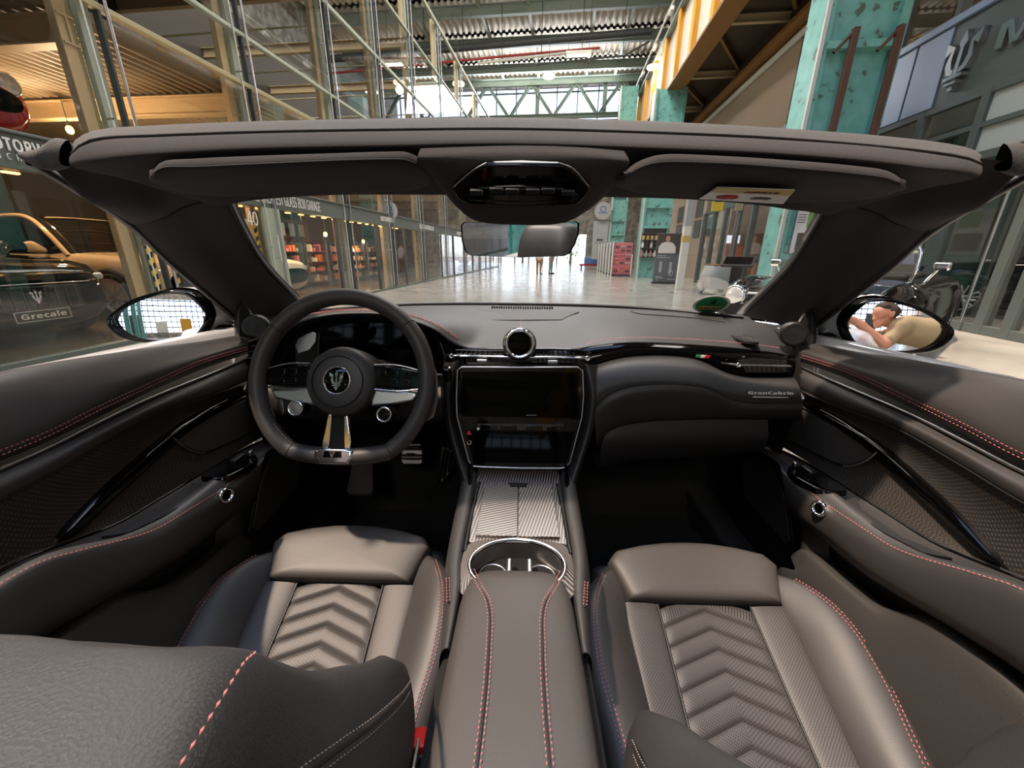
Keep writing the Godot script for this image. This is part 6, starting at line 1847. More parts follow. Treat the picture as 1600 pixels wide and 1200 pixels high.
func build_cars() -> void:
	var g := mat("car_glass", Color(.02, .022, .024), .03)
	mat("lens", Color(.85, .87, .88), .08, .6)
	mat("rubber_black", Color(.08, .08, .08), .8)
	for e in [["paint_black", Color(.03, .03, .035)], ["paint_beige", Color(.80, .70, .56)], ["paint_white", Color(.85, .83, .78)], ["paint_red", Color(.60, .04, .08)], ["paint_orange", Color(.75, .33, .10)]]:
		var m := mat(e[0], e[1], .07)
	var suv := {"len": 4.8, "wid": 1.94, "high": 1.66, "belt": 1.06, "clear": .22, "screen": -.85, "rear": 1.9, "wheel": .37}
	var a := suv.duplicate()
	a["grille"] = 1.0
	a["plate"] = true
	car_body("suv", "black car facing the glass with a name plate and a trident on its nose", V(-8.65, .02, -4.0), V(1, 0, 0), M.paint_black, a)
	car_body("suv", "beige car with dark windows parked behind the black one", V(-8.75, .02, -6.55), V(1, 0, 0), M.paint_beige, suv)
	var b := suv.duplicate()
	b["mirror"] = M.gloss_black
	b["high"] = 1.5
	b["belt"] = .98
	car_body("hatchback_car", "white car with black mirrors beyond the striped posts", V(-8.9, .02, -8.95), V(1, 0, 0), M.paint_white, b)
	var r := {"len": 4.2, "wid": 1.75, "high": 1.30, "belt": .82, "clear": .18, "screen": -.45, "rear": 1.5, "wheel": .31, "round": true}
	var lift := thing("car_lift", "dark steel lift platform under the red car above the sign band", "car lift", V(-8.6, 0, -3.9))
	obj("platform", bx(V(-2.3, 2.16, -1.05), V(2.3, 2.26, 1.05), .01), M.steel_dark, lift)
	for e in [[-2.2, -1.15], [-2.2, 1.15], [-.6, -1.15], [-.6, 1.15]]: obj("post", bx(V(e[0] - .06, .02, e[1] - .06), V(e[0] + .06, 2.16, e[1] + .06), .01), M.steel_dark, lift)
	car_body("classic_car", "red car with round headlights raised above the sign band", V(-8.45, 2.26, -3.95), V(1, 0, 0), M.paint_red, r)
	# ---- black open vintage car by the passenger side
	var f := Vector3(-.7, 0, .71)
	var o := {"len": 4.3, "wid": 1.74, "high": 1.3, "belt": .88, "clear": .22, "screen": -.35, "rear": 1.2, "wheel": .32, "round": true, "open": true, "grille": .5, "rim": M.chrome}
	var vc := car_body("vintage_roadster", "black open vintage car with chrome headlights beyond the right door mirror", Vector3(2.38, 0, -4.38) - f * 2.09, f, M.paint_black, o)
	var ws := holder("windscreen", vc)
	ws.position = V(0, -.02, -.13)
	var w0 := [V(-.60, .90, -.50), V(-.62, 1.0, -.47), V(-.58, 1.25, -.36), V(-.50, 1.30, -.35), V(0, 1.315, -.40), V(.50, 1.30, -.35), V(.58, 1.25, -.36), V(.62, 1.0, -.47), V(.60, .90, -.50)]
	obj("chrome_frame", tube(curve(w0, 60), .018, 8), M.chrome, ws)
	obj("glass", skin([[V(-.60, .91, -.50), V(0, .91, -.56), V(.60, .91, -.50)], [V(-.58, 1.1, -.43), V(0, 1.1, -.50), V(.58, 1.1, -.43)], [V(-.52, 1.29, -.36), V(0, 1.30, -.41), V(.52, 1.29, -.36)]], 14, 4), M.shop_glass, ws)
	obj("paper_sheet", rbox(V(.36, .20, .003), .001, 1, V(-.05, 1.04, -.44)), M.white_print, ws)
	for s in [-1, 1]: obj("wiper", bar(V(.1 * s, .91, -.71), V(.42 * s, .98, -.67), .006), M.chrome, ws)
	obj("cockpit", bx(V(-.55, .70, -.38), V(.55, .955, .95), .05), M.dark_void, vc)
	for s in [-1, 1]:
		obj("bucket_seat", rbox(V(.46, .5, .16), .06, 3, V(.28 * s, .98, .55)), M.leather_light, vc)
		obj("wing", loft([[V(.55 * s, .70, -2.02), V(.62 * s, .76, -2.02), V(.69 * s, .70, -2.02), V(.62 * s, .62, -2.02)], [V(.55 * s, .78, -1.7), V(.68 * s, .90, -1.7), V(.85 * s, .76, -1.7), V(.72 * s, .5, -1.7)], [V(.60 * s, .76, -1.1), V(.72 * s, .90, -1.1), V(.87 * s, .74, -1.1), V(.76 * s, .5, -1.1)], [V(.66 * s, .74, -.4), V(.76 * s, .84, -.4), V(.86 * s, .74, -.4), V(.76 * s, .5, -.4)]], 24, 5), M.paint_black, vc)
		obj("wing_mirror", join([bar(V(.70 * s, .86, -.5), V(.78 * s, 1.02, -.5), .012), rbox(V(.14, .09, .06), .03, 3, V(.80 * s, 1.05, -.5))]), M.chrome, vc)
		obj("bumper", tube(curve([V(0, .45, -2.28), V(.4 * s, .45, -2.24), V(.78 * s, .46, -2.05), V(.90 * s, .47, -1.7)], 14), .045, 8), M.chrome, vc)
	obj("bonnet_strip", tube(curve([V(0, .86, -1.9), V(0, .91, -1.3), V(0, .915, -.7)], 12), .008, 6), M.chrome, vc)
	# ---- dark car inside the right showroom
	var d := suv.duplicate()
	d["rim"] = M.satin
	car_body("showroom_car", "black car with a silver five spoke wheel inside the right showroom", V(9.69, .02, -8.75), V(-.8, 0, -.6), M.paint_black, d)
	# ---- orange van at the far end
	var v := thing("van", "small orange and white van by the end doors", "van", V(-8.7, 0, -39.6), .5)
	obj("lower_body", rbox(V(3.6, .85, 1.6), .15, 3, V(0, .75, 0)), M.paint_orange, v)
	obj("upper_body", rbox(V(3.4, .7, 1.5), .2, 3, V(0, 1.45, 0)), M.paint_white, v)
	obj("window_band", rbox(V(3.2, .36, 1.54), .1, 2, V(0, 1.45, 0)), M.car_glass, v)
	for e in [[-1.1, .75], [1.1, .75], [-1.1, -.75], [1.1, -.75]]:
		obj("wheel", at_mesh(lathe([[.001, -.1], [.30, -.1], [.32, -.06], [.32, .06], [.30, .1], [.001, .1]], 24), Transform3D(Basis(V(1, 0, 0), PI / 2), V(e[0], .32, e[1]))), M.rubber_black, v)
	for s in [-.5, .5]: obj("headlight", at_mesh(lathe([[.10, -.03], [.09, .03], [.001, .05]], 16), Transform3D(Basis(V(0, 0, 1), -PI / 2), V(1.8, .85, s))), M.lens, v)

# ---------- right: gantry girder, teal columns, shops ----------
func build_right() -> void:
	# crane girder along the hall
	var gd := struct("beam", bx(V(4.40, 8.05, -40), V(4.46, 10.6, -5), .005), M.girder_panel)
	obj("bottom_flange", bx(V(4.15, 7.95, -40), V(4.85, 8.05, -5), .01), M.girder_brown, gd)
	obj("top_flange", bx(V(4.15, 10.6, -40), V(4.75, 10.7, -5), .01), M.steel_green, gd)
	for k in 15:
		var z := -6.5 - k * 2.35
		obj("stiffener", bx(V(4.25, 8.06, z - .10), V(4.40, 10.6, z + .10), .01), M.girder_yellow, gd)
		obj("stiffener_flange", bx(V(4.20, 8.06, z - .16), V(4.26, 10.6, z + .16), .006), M.girder_yellow, gd)
	obj("handrail", tube([V(4.1, 11.3, -40), V(4.1, 11.3, -5)], .05, 8), M.pipe_white, gd)
	for k in 9: obj("rail_fitting", rbox(V(.16, .18, .5), .05, 2, V(4.1, 11.1, -9 - k * 3.2)), M.pipe_white, gd)
	obj("soffit", bx(V(4.5, 8.5, -40), V(6.9, 8.6, -5), .01), M.soffit, gd)
	obj("rear_flange", bx(V(6.3, 7.55, -40), V(6.95, 7.72, -5), .02), M.girder_brown, gd)
	obj("rear_web", bx(V(6.75, 7.7, -40), V(6.85, 8.55, -5), .01), M.soffit, gd)
	for k in 8: obj("cross_member", ibeam(V(4.5, 8.3, -8 - k * 4.2), V(6.8, 8.3, -8 - k * 4.2), .16, .2, .03), M.beige_steel, gd)
	for k in 7: obj("brace", ibeam(V(4.6, 8.36, -8.4 - k * 4.2), V(6.7, 8.36, -11.8 - k * 4.2), .1, .12, .02), M.girder_brown, gd)
	# wall under the girder with its windows
	var wu := struct("wall_upper", bx(V(6.75, 3.7, -40), V(7.0, 7.6, -15.2), .01), M.plaster)
	obj("sill_pipe", tube([V(6.65, 7.35, -40), V(6.65, 7.35, -9)], .10, 10), M.pipe_white, wu)
	obj("wall_strip", bx(V(6.75, 3.7, -15.2), V(7.0, 4.0, -9.6), .01), M.plaster, wu)
	var wn := struct("window_3", bx(V(6.84, 4.0, -15.2), V(6.86, 7.4, -9.6), .001), M.shop_glass)
	for k in 5: obj("mullion", bx(V(6.74, 4.0, -15.2 + k * 1.4 - .06), V(6.9, 7.4, -15.2 + k * 1.4 + .06), .01), M.shop_grey, wn)
	for y in [4.0, 5.2, 6.4, 7.3]: obj("transom", bx(V(6.76, y - .05, -15.2), V(6.9, y + .05, -9.6), .01), M.shop_grey, wn)
	obj("inner_wall", bx(V(8.0, 3.7, -15.2), V(8.2, 7.6, -9.6), .01), M.deck_brown, wn)
	obj("inner_beam", ibeam(V(7.6, 6.2, -15), V(7.6, 5.2, -9.6), .2, .3), M.cream_wall, wn)
	# shops beyond the near column
	var sh := struct("wall_shops", bx(V(6.6, 0, -40), V(6.8, 3.8, -18), .01), M.plaster)
	for k in 4:
		for j in 2: obj("shop_window", bx(V(6.55, 1.95 + j * .95, -26 + k * 1.7), V(6.62, 2.75 + j * .95, -25 + k * 1.7), .01), M.shop_grey, sh)
	# ---- teal riveted columns
	teal_column(4.48, 5.86, -9.5, 8.0, true, "tall teal steel column with brown angle posts right of the shop door")
	teal_column(3.65, 5.0, -21, 8.0, false, "peeling teal column behind the sunglasses racks")
	teal_column(3.05, 4.1, -29.5, 11.0, false, "farther teal column beside the white round sign")
	# notice on the nearest column
	var nt := thing("notice", "white notice with a green picture on the teal column", "notice", V(5.05, 1.62, -9.40))
	obj("sheet", rbox(V(.62, .86, .01), .003), M.white_print, nt)
	obj("photo", rbox(V(.36, .30, .004), .001, 1, V(.08, .22, .006)), M.foliage_green, nt)
	obj("photo", rbox(V(.50, .34, .004), .001, 1, V(.02, -.20, .006)), M.stock_dark, nt)
	for k in 4: obj("text_line", rbox(V(.16, .016, .003), .001, 1, V(-.21, .32 - k * .05, .006)), M.board_grey, nt)
	# ---- near showroom front
	var X := 6.5
	var sf := struct("wall_showroom", bx(V(X, 3.66, -10.6), V(X + .2, 4.95, 12), .01), M.shop_grey)
	obj("coping", bx(V(X - .06, 4.92, -10.6), V(X + .2, 5.04, 12), .01), M.shop_blue, sf)
	obj("fascia_panel", bx(V(X - .02, 3.7, -10.55), V(X, 4.9, -9.95), .006), M.shop_blue, sf)
	obj("fascia_panel", bx(V(X - .02, 3.7, -9.90), V(X, 4.9, -9.2), .006), M.shop_blue, sf)
	var tr := obj("emblem", at_mesh(trident(.86, .10), Transform3D(Basis(Vector3.UP, -PI / 2), V(X, 4.26, -8.80))), M.satin, sf)
	var lt := obj("lettering", text("MASERATI", .62, .09, "Droid Sans", 700), M.satin, sf)
	lt.transform = Transform3D(Basis(Vector3.UP, -PI / 2).scaled_local(V(1.25, .75, 1)), V(X - .02, 4.33, -6.42))
	# frames, panes and doors under it
	for y in [[0.0, .14], [2.62, 2.74], [3.10, 3.18], [3.58, 3.68]]:
		obj("frame_rail", bx(V(X - .02, y[0], -10.6), V(X + .10, y[1], 12), .008), M.shop_grey, sf)
	var zz := [-10.55, -9.35, -8.15, -6.95, -6.55, -5.35, -4.15, -2.9, -1.6, 0.5, 3, 6, 9, 12]
	for i in zz.size():
		obj("frame_post", bx(V(X - .03, 0, zz[i] - .07), V(X + .11, 3.66, zz[i] + .07), .008), M.shop_grey, sf)
		if i > 0:
			obj("pane", bx(V(X + .03, .14, zz[i - 1] + .07), V(X + .035, 2.62, zz[i] - .07), .001), M.shop_glass, sf)
			obj("transom_panel", bx(V(X + .03, 2.74, zz[i - 1] + .07), V(X + .05, 3.10, zz[i] - .07), .001), M.frost if i > 2 else M.shop_glass, sf)
			obj("transom_panel", bx(V(X + .03, 3.18, zz[i - 1] + .07), V(X + .05, 3.58, zz[i] - .07), .001), M.frost if i > 2 else M.shop_glass, sf)
	for z in [-7.15, -8.35]:
		obj("pull_bar", tube([V(X - .10, .15, z), V(X - .10, 2.5, z)], .022, 10), M.satin, sf)
		for y in [.5, 1.1, 2.2]: obj("bar_mount", bar(V(X, y, z), V(X - .10, y, z), .014), M.satin, sf)
	# inside of the showroom
	struct("floor_showroom", bx(V(X + .1, 0, -16), V(11.8, .02, 12), .005), M.concrete_floor)
	struct("ceiling_showroom", bx(V(X + .2, 3.7, -15.2), V(11.8, 3.8, 12), .01), M.white_panel)
	var ib := struct("wall_showroom_back", bx(V(11.5, 0, -16), V(11.7, 3.7, 12), .01), M.frost)
	obj("side_wall", bx(V(X + .2, 0, -13.2), V(11.6, 3.7, -13), .01), M.frost, ib)
	for k in 3:
		for j in 3: obj("wall_board", bx(V(11.42, .9 + j * .75, -9.5 + k * 1.7), V(11.5, 1.55 + j * .75, -8.0 + k * 1.7), .01), [M.white_panel, M.shop_blue, M.frost][(k + j) % 3], ib)
	for k in 3:
		var li := AreaLight3D.new()
		li.name = "showroom_light"
		li.area_size = Vector2(1.6, .5)
		li.light_energy = 5.0
		li.light_color = Color(1, .95, .88)
		li.area_range = 30
		li.shadow_enabled = true
		var lp := thing("ceiling_panel_lamp", ["flat ceiling lamp over the black showroom car", "flat ceiling lamp in the middle of the showroom", "flat ceiling lamp nearest the passenger side in the showroom"][k], "lamp", V(9.0, 3.68, -8.5 + k * 4))
		obj("diffuser", rbox(V(1.6, .04, .5), .01), M.lamp_glow, lp)
		lp.add_child(li)
		li.position = V(0, -.04, 0)
		li.rotation.x = -PI / 2
	# ---- cafe front beyond the near column: dark frames, glass, glowing inside
	var cf := struct("wall_cafe", bx(V(5.6, 2.66, -18), V(5.72, 2.80, -11), .01), M.shop_grey)
	obj("upper_panel", bx(V(5.62, 2.8, -18), V(5.66, 4.4, -11), .01), M.shop_grey, cf)
	for z in [-18, -16.9, -15.8, -14.7, -13.6, -12.5, -11.2]: obj("frame_post", bx(V(5.56, 0, z - .07), V(5.72, 2.7, z + .07), .008), M.shop_grey, cf)
	for k in 6: obj("pane", bx(V(5.63, .05, -17.9 + k * 1.1), V(5.64, 2.64, -16.9 + k * 1.1), .001), M.shop_glass, cf)
	for z in [-15.1, -14.3]: obj("pull_bar", tube([V(5.48, .2, z), V(5.48, 2.4, z)], .025, 8), M.satin, cf)
	obj("inner_wall", bx(V(8.4, 0, -18), V(8.5, 4, -11), .01), M.box_wall, cf)
	obj("end_return", bx(V(5.6, 0, -11.1), V(6.7, 2.7, -10.9), .01), M.shop_glass, cf)
	obj("return_frame", join([bx(V(5.55, 2.6, -11.15), V(6.7, 2.75, -10.85), .01), bx(V(5.52, 0, -11.15), V(5.68, 2.75, -10.85), .01)]), M.frost, cf)
	for k in 5:
		var t := thing("cafe_cupboard", ["tall wooden cupboard at the cafe door post", "wooden cupboard, second inside the cafe", "low wooden cupboard in the cafe window", "wooden cupboard deep inside the cafe", "wooden cupboard farthest inside the cafe"][k], "cupboard", V(7.2, 0, -13.9 - k * .95), -PI / 2, "cupboards in the cafe")
		var hh: float = [2.1, 1.3, .9, 1.9, 1.5][k]
		obj("carcass", bx(V(-.45, 0, -.25), V(.45, hh, .2), .01), M.wood, t)
		for s in [-1, 1]:
			var dr := obj("door", bx(V(.02 if s > 0 else -.43, .06, .2), V(.43 if s > 0 else -.02, hh - .05, .225), .006), M.wood if k % 2 else M.stock_orange, t)
			obj("knob", rbox(V(.03, .03, .03), .012, 2, V(.06 * s, hh * .5, .24)), M.satin, dr)
	# cream edge column of the glass front
	var ec := struct("column_cream", join([bx(V(3.83, 0, -14.35), V(4.05, 2.0, -14.15), .012)]), M.stock_white)
	obj("top_cap", bx(V(3.82, 1.52, -14.36), V(4.06, 1.72, -14.14), .012), M.yellow_print, ec)
	obj("upper_post", bx(V(3.83, 2.0, -14.35), V(4.05, 3.6, -14.15), .012), M.frost, ec)
	# ---- white ice-cream style cart
	var ct := thing("serving_cart", "white wheeled serving cart with a wooden top behind the black lectern", "cart", V(4.60, 0, -12.7), .15)
	obj("tub", loft([[V(-.34, .18, .28), V(.42, .18, .28), V(.42, .18, -.28), V(-.34, .18, -.28)], [V(-.40, .5, .30), V(.44, .5, .30), V(.44, .5, -.30), V(-.40, .5, -.30)], [V(-.30, .84, .30), V(.44, .84, .30), V(.44, .84, -.30), V(-.30, .84, -.30)]], 48, 4), M.white_panel, ct)
	obj("counter_top", rbox(V(.82, .03, .64), .012, 2, V(.07, .86, 0)), M.wood, ct)
	obj("nose_leg", loft([[V(-.36, .32, .05), V(-.30, .32, .05), V(-.30, .32, -.05), V(-.36, .32, -.05)], [V(-.56, .03, .06), V(-.46, .03, .06), V(-.46, .03, -.06), V(-.56, .03, -.06)]], 16, 3), M.board_grey, ct)
	var arc := []
	for k in 17: arc.append(V(.10 + .34 * cos(PI * k / 16), .26 + .34 * sin(PI * k / 16), .31))
	obj("mudguard", tube(arc, .014, 6), M.board_grey, ct)
	for x in [.0, .40]:
		var wf := Transform3D(Basis(V(1, 0, 0), PI / 2), V(x, .16, .22))
		var wh := holder("wheel", ct)
		obj("tyre", at_mesh(lathe([[.10, -.03], [.15, -.035], [.16, 0], [.15, .035], [.10, .03]], 24), wf), M.stock_white, wh)
		obj("hub", at_mesh(lathe([[.10, .02], [.05, .035], [.001, .04]], 20), wf), M.stock_dark, wh)
	# ---- lectern
	var le := thing("lectern", "black display lectern with a slanted top in front of the white cart", "lectern", V(3.80, 0, -9.5), -.5)
	obj("post", bx(V(-.11, 0, -.06), V(.11, .95, .06), .008), M.black_plastic, le)
	obj("base", bx(V(-.25, 0, -.2), V(.25, .02, .2), .005), M.black_plastic, le)
	obj("slanted_top", at_mesh(rbox(V(.62, .05, .42), .01), Transform3D(Basis(V(1, 0, 0), .45), V(0, 1.0, 0))), M.stock_dark, le)
	obj("panel", at_mesh(rbox(V(.54, .006, .34), .002), Transform3D(Basis(V(1, 0, 0), .45), V(0, 1.026, .012))), M.gloss_black, le)
	# ---- advertising board with a person's portrait
	var po := thing("advertising_board", "tall grey advertising board with a portrait of a person in a white shirt", "advertising board", V(4.10, 0, -17), -.05)
	obj("board", bx(V(-.46, .06, -.05), V(.46, 1.92, .0), .01), M.board_grey, po)
	obj("foot", bx(V(-.50, 0, -.15), V(.50, .06, .15), .01), M.black_plastic, po)
	obj("photo_field", bx(V(-.45, 1.16, 0), V(.45, 1.9, .006), .001), M.box_wall, po)
	var head := []
	for k in 20: head.append(V(-.06 + .085 * cos(TAU * k / 20), 1.72 + .11 * sin(TAU * k / 20), .012))
	var hairp := []
	for k in 20: hairp.append(V(-.06 + .14 * cos(TAU * k / 20), 1.73 + .15 * sin(TAU * k / 20), .009))
	obj("portrait_hair", plate(hairp, V(0, 0, 1), .003), M.hair, po)
	obj("portrait_face", plate(head, V(0, 0, 1), .003), M.skin_tone, po)
	obj("portrait_shirt", prism([[-.38, 1.17], [.28, 1.17], [.26, 1.42], [.14, 1.56], [-.0, 1.60], [-.12, 1.60], [-.28, 1.55], [-.38, 1.40]], .011), M.shirt_white, po)
	for e in [[-.22, .44, .10, .42], [.16, .38, .10, .46]]: obj("printed_bottle", bx(V(e[0] - e[2] / 2, e[1], 0), V(e[0] + e[2] / 2, e[1] + e[3], .008), .003), M.frost, po)
	var hoop := []
	for k in 14: hoop.append(V(.20 + .08 * cos(TAU * k / 14), .42 + .10 * sin(TAU * k / 14), .006))
	obj("printed_ring", tube(hoop, .008, 5, true), M.white_print, po)
	for e in [[-.22, 1.06, .36], [-.14, .99, .5], [-.26, .26, .24], [-.22, .21, .3], [.24, .16, .3], [-.3, .12, .05]]: obj("printed_line", bx(V(e[0] - e[2] / 2, e[1], 0), V(e[0] + e[2] / 2, e[1] + .03, .006), .001), M.frost, po)
	# ---- shelf of bottles in the farther teal column
	var bs := thing("bottle_shelf", "open shelf of bottles and tins inside the peeling teal column", "shelf", V(4.32, 0, -20.85))
	for y in [1.0, 1.42, 1.78, 2.08]: obj("shelf_board", bx(V(-.62, y - .03, -.1), V(.62, y, .12), .005), M.stock_dark, bs)
	obj("back_panel", bx(V(-.62, 1.0, -.12), V(.62, 2.3, -.1), .005), M.box_wall, bs)
	for r in 3:
		for c in 6:
			var x := -.52 + c * .2
			var m: Material = [M.stock_pink, M.frost, M.stock_pink, M.stock_white, M.stock_dark, M.stock_orange][c] if r == 0 else ([M.stock_white, M.stock_dark][c % 2] if r == 1 else M.yellow_print)
			var y: float = [1.0, 1.42, 1.78][r]
			obj("bottle" if r < 2 else "tin", at_mesh(lathe([[.001, 0], [.06, 0], [.062, .18], [.03, .24], [.028, .31], [.001, .31]] if r < 2 else [[.001, 0], [.07, 0], [.07, .2], [.001, .2]], 14), Transform3D(Basis(), V(x, y, .02))), m, bs)
	# ---- sunglasses racks
	var rg := RandomNumberGenerator.new()
	rg.seed = 5
	for k in 6:
		var t := thing("display_rack", ["sunglasses rack with its full front showing, beside the teal column", "white edged sunglasses rack, second from the teal column", "white edged sunglasses rack, third from the teal column", "white edged sunglasses rack, fourth from the teal column", "white edged sunglasses rack, fifth from the teal column", "sunglasses rack farthest from the teal column"][k], "rack", [V(3.02, 0, -21.9), V(2.98, 0, -22.9), V(2.93, 0, -24), V(2.88, 0, -25.2), V(2.84, 0, -26.5), V(2.8, 0, -27.8)][k], 0, "racks of sunglasses")
		var w := .95
		obj("board", bx(V(-w / 2, .1, -.06), V(w / 2, 1.68, 0), .01), M.stock_pink if k == 0 else M.frost, t)
		obj("edge_post", bx(V(-w / 2 - .06, 0, -.08), V(-w / 2, 1.72, .12), .01), M.stock_white, t)
		obj("edge_post", bx(V(w / 2, 0, -.08), V(w / 2 + .04, 1.1, .12), .01), M.stock_white, t)
		obj("plinth", bx(V(-w / 2, 0, -.1), V(w / 2, .1, .14), .01), M.stock_dark, t)
		for r in 7:
			for c in 3:
				var m: Material = [M.stock_dark, M.stock_dark, M.stock_orange, M.stock_pink, M.frost][rg.randi() % 5]
				var p := V(-.30 + c * .3, .28 + r * .2, .05)
				obj("sunglasses", join([at_mesh(lathe([[.001, -.01], [.05, -.01], [.05, .01], [.001, .01]], 10), Transform3D(Basis(V(1, 0, 0), PI / 2), p + V(-.06, 0, 0))), at_mesh(lathe([[.001, -.01], [.05, -.01], [.05, .01], [.001, .01]], 10), Transform3D(Basis(V(1, 0, 0), PI / 2), p + V(.06, 0, 0))), bar(p - V(.02, 0, 0), p + V(.02, 0, 0), .01)]), m, t)
	# ---- signs
	var rs := thing("round_sign", "white round sign with a blue ring mark over the grey banner", "sign", V(2.46, 3.82, -29))
	var disc := []
	for k in 32: disc.append(V(.55 * cos(TAU * k / 32), .55 * sin(TAU * k / 32), .06))
	obj("disc", plate(disc, V(0, 0, 1), .12, .01), M.white_panel, rs)
	var rr := []
	for k in 24: rr.append(V(.17 * cos(TAU * k / 24), .14 + .17 * sin(TAU * k / 24), .07))
	obj("ring_mark", tube(rr, .03, 6, true), M.board_blue, rs)
	obj("text_bar", bx(V(-.3, -.14, .06), V(.3, -.08, .07), .002), M.board_blue, rs)
	obj("bracket", bar(V(.5, 0, 0), V(.75, 0, -.45), .03), M.steel_dark, rs)
	var bn := thing("banner", "tall pale banner with a dark insect-like drawing below the round sign", "banner", V(2.42, 2.0, -29.2))
	obj("cloth", bx(V(-.5, -1.25, -.01), V(.5, 1.25, .01), .004), M.frost, bn)
	obj("drawing", join([bx(V(-.22, -.02, .01), V(.22, .08, .02), .004), bar(V(-.1, 0, .015), V(-.25, -.2, .015), .02), bar(V(0, 0, .015), V(.02, -.22, .015), .02), bar(V(.12, 0, .015), V(.26, -.18, .015), .02)]), M.stock_dark, bn)
	obj("top_rod", bar(V(-.55, 1.26, 0), V(.70, 1.26, -.1), .025), M.steel_dark, bn)
	var ys := thing("hanging_sign", "square yellow sign above the cafe door", "sign", V(4.35, 2.50, -13))
	obj("panel", rbox(V(.32, .32, .04), .006), M.hazard_yellow, ys)
	obj("text_bar", rbox(V(.18, .03, .006), .002, 1, V(0, .09, .022)), M.board_grey, ys)
	obj("stay", bar(V(0, .16, 0), V(0, .45, 0), .01), M.steel_dark, ys)
	obj("hanging_rail", bar(V(-.1, .45, 0), V(1.30, .45, 0), .015), M.steel_dark, ys)
	var os := thing("hanging_sign", "olive square sign beside the yellow one above the cafe door", "sign", V(4.84, 2.50, -12.72))
	obj("panel", rbox(V(.20, .34, .04), .006), M.olive_steel, os)
	obj("stay", bar(V(0, .16, 0), V(0, .43, -.262), .01), M.steel_dark, os)
	for k in 2:
		var t := thing("direction_sign", ["long yellow direction sign, the one nearer the glass boxes", "long yellow direction sign, the one nearer the mirror"][k], "sign", V([-8.1, -6.9][k], 3.35, -30), 0, "yellow direction signs")
		obj("panel", rbox(V(1.05, .45, .08), .01), M.hazard_yellow, t)
		obj("text_bar", rbox(V(.7, .05, .01), .003, 1, V(0, .05, .045)), M.board_grey, t)
		for s in [-.4, .4]: obj("stay", bar(V(s, .22, 0), V(s, 12, 0), .012), M.steel_dark, t)
	var bs2 := thing("round_sign", "white round sign with blue print above the left sign band", "sign", V(-5.456, 2.343, -12.6), PI / 2 - .9)
	var dsc := []
	for k in 28: dsc.append(V(.28 * cos(TAU * k / 28), .28 * sin(TAU * k / 28), .03))
	obj("disc", plate(dsc, V(0, 0, 1), .06, .008), M.white_panel, bs2)
	obj("print", rbox(V(.20, .12, .006), .002, 1, V(0, .06, .032)), M.board_blue, bs2)
	obj("text_bar", rbox(V(.3, .04, .006), .002, 1, V(0, -.08, .032)), M.board_blue, bs2)
	obj("bracket", bar(V(-.25, 0, 0), V(-.75, 0, 0), .02), M.steel_dark, bs2)
	# red planter bench and goods at the far end of the right side
	var be := thing("bench", "low red bench with blue goods beside the racks", "bench", V(1.95, 0, -31))
	obj("seat", rbox(V(1.5, .14, .6), .05, 2, V(0, .32, 0)), M.paint_red, be)
	for s in [-.6, .6]: obj("leg", bx(V(s - .05, 0, -.25), V(s + .05, .26, .25), .01), M.steel_dark, be)
	var bg := thing("goods_box", "blue box of goods on the red bench", "box", V(2.0, .39, -31))
	obj("carton", rbox(V(.9, .45, .4), .03, 2, V(0, .225, 0)), M.board_blue, bg)
	obj("lid", rbox(V(.94, .06, .44), .02, 2, V(0, .47, 0)), M.frost, bg)

func teal_column(x0: float, x1: float, z: float, h: float, posts: bool, label: String) -> void:
	var t := thing("steel_column", label, "column", V(x0, 0, z), 0, "")
	var w := x1 - x0
	obj("web", bx(V(.12, 0, -.10), V(w - .12, h, -.02), .004), M.teal_paint, t)
	for e in [[0.0, .14], [w - .14, w]]: obj("flange", bx(V(e[0], 0, -.55), V(e[1], h, .10), .008), M.teal_paint, t)
	obj("edge_angle", bx(V(-.02, 0, .08), V(.05, h, .13), .006), M.pipe_white, t)
	obj("rear_plate", bx(V(0, 0, -.58), V(w, h, -.54), .006), M.teal_paint, t)
	for y in [1.05, 2.3, 3.2, 4.72, 6.3]: obj("batten", bx(V(.10, y, -.04), V(w - .10, y + .12, .16), .008), M.teal_paint, t)
	if posts:
		for x in [w * .36, w - .16]:
			obj("angle_post", bx(V(x - .05, 2.6, .14), V(x + .05, 5.0, .24), .006), M.rust, t)
			obj("angle_brace", bar(V(x, 4.98, .18), V(x - .26, 4.66, .14), .03), M.rust, t)
			obj("post_foot", bx(V(x - .08, 2.55, .0), V(x + .08, 2.62, .24), .006), M.rust, t)
	for k in 7:
		for s in [.07, w - .07]: obj("rivet", rbox(V(.04, .04, .03), .014, 2, V(s, .4 + k * 1.0, .105)), M.teal_paint, t)

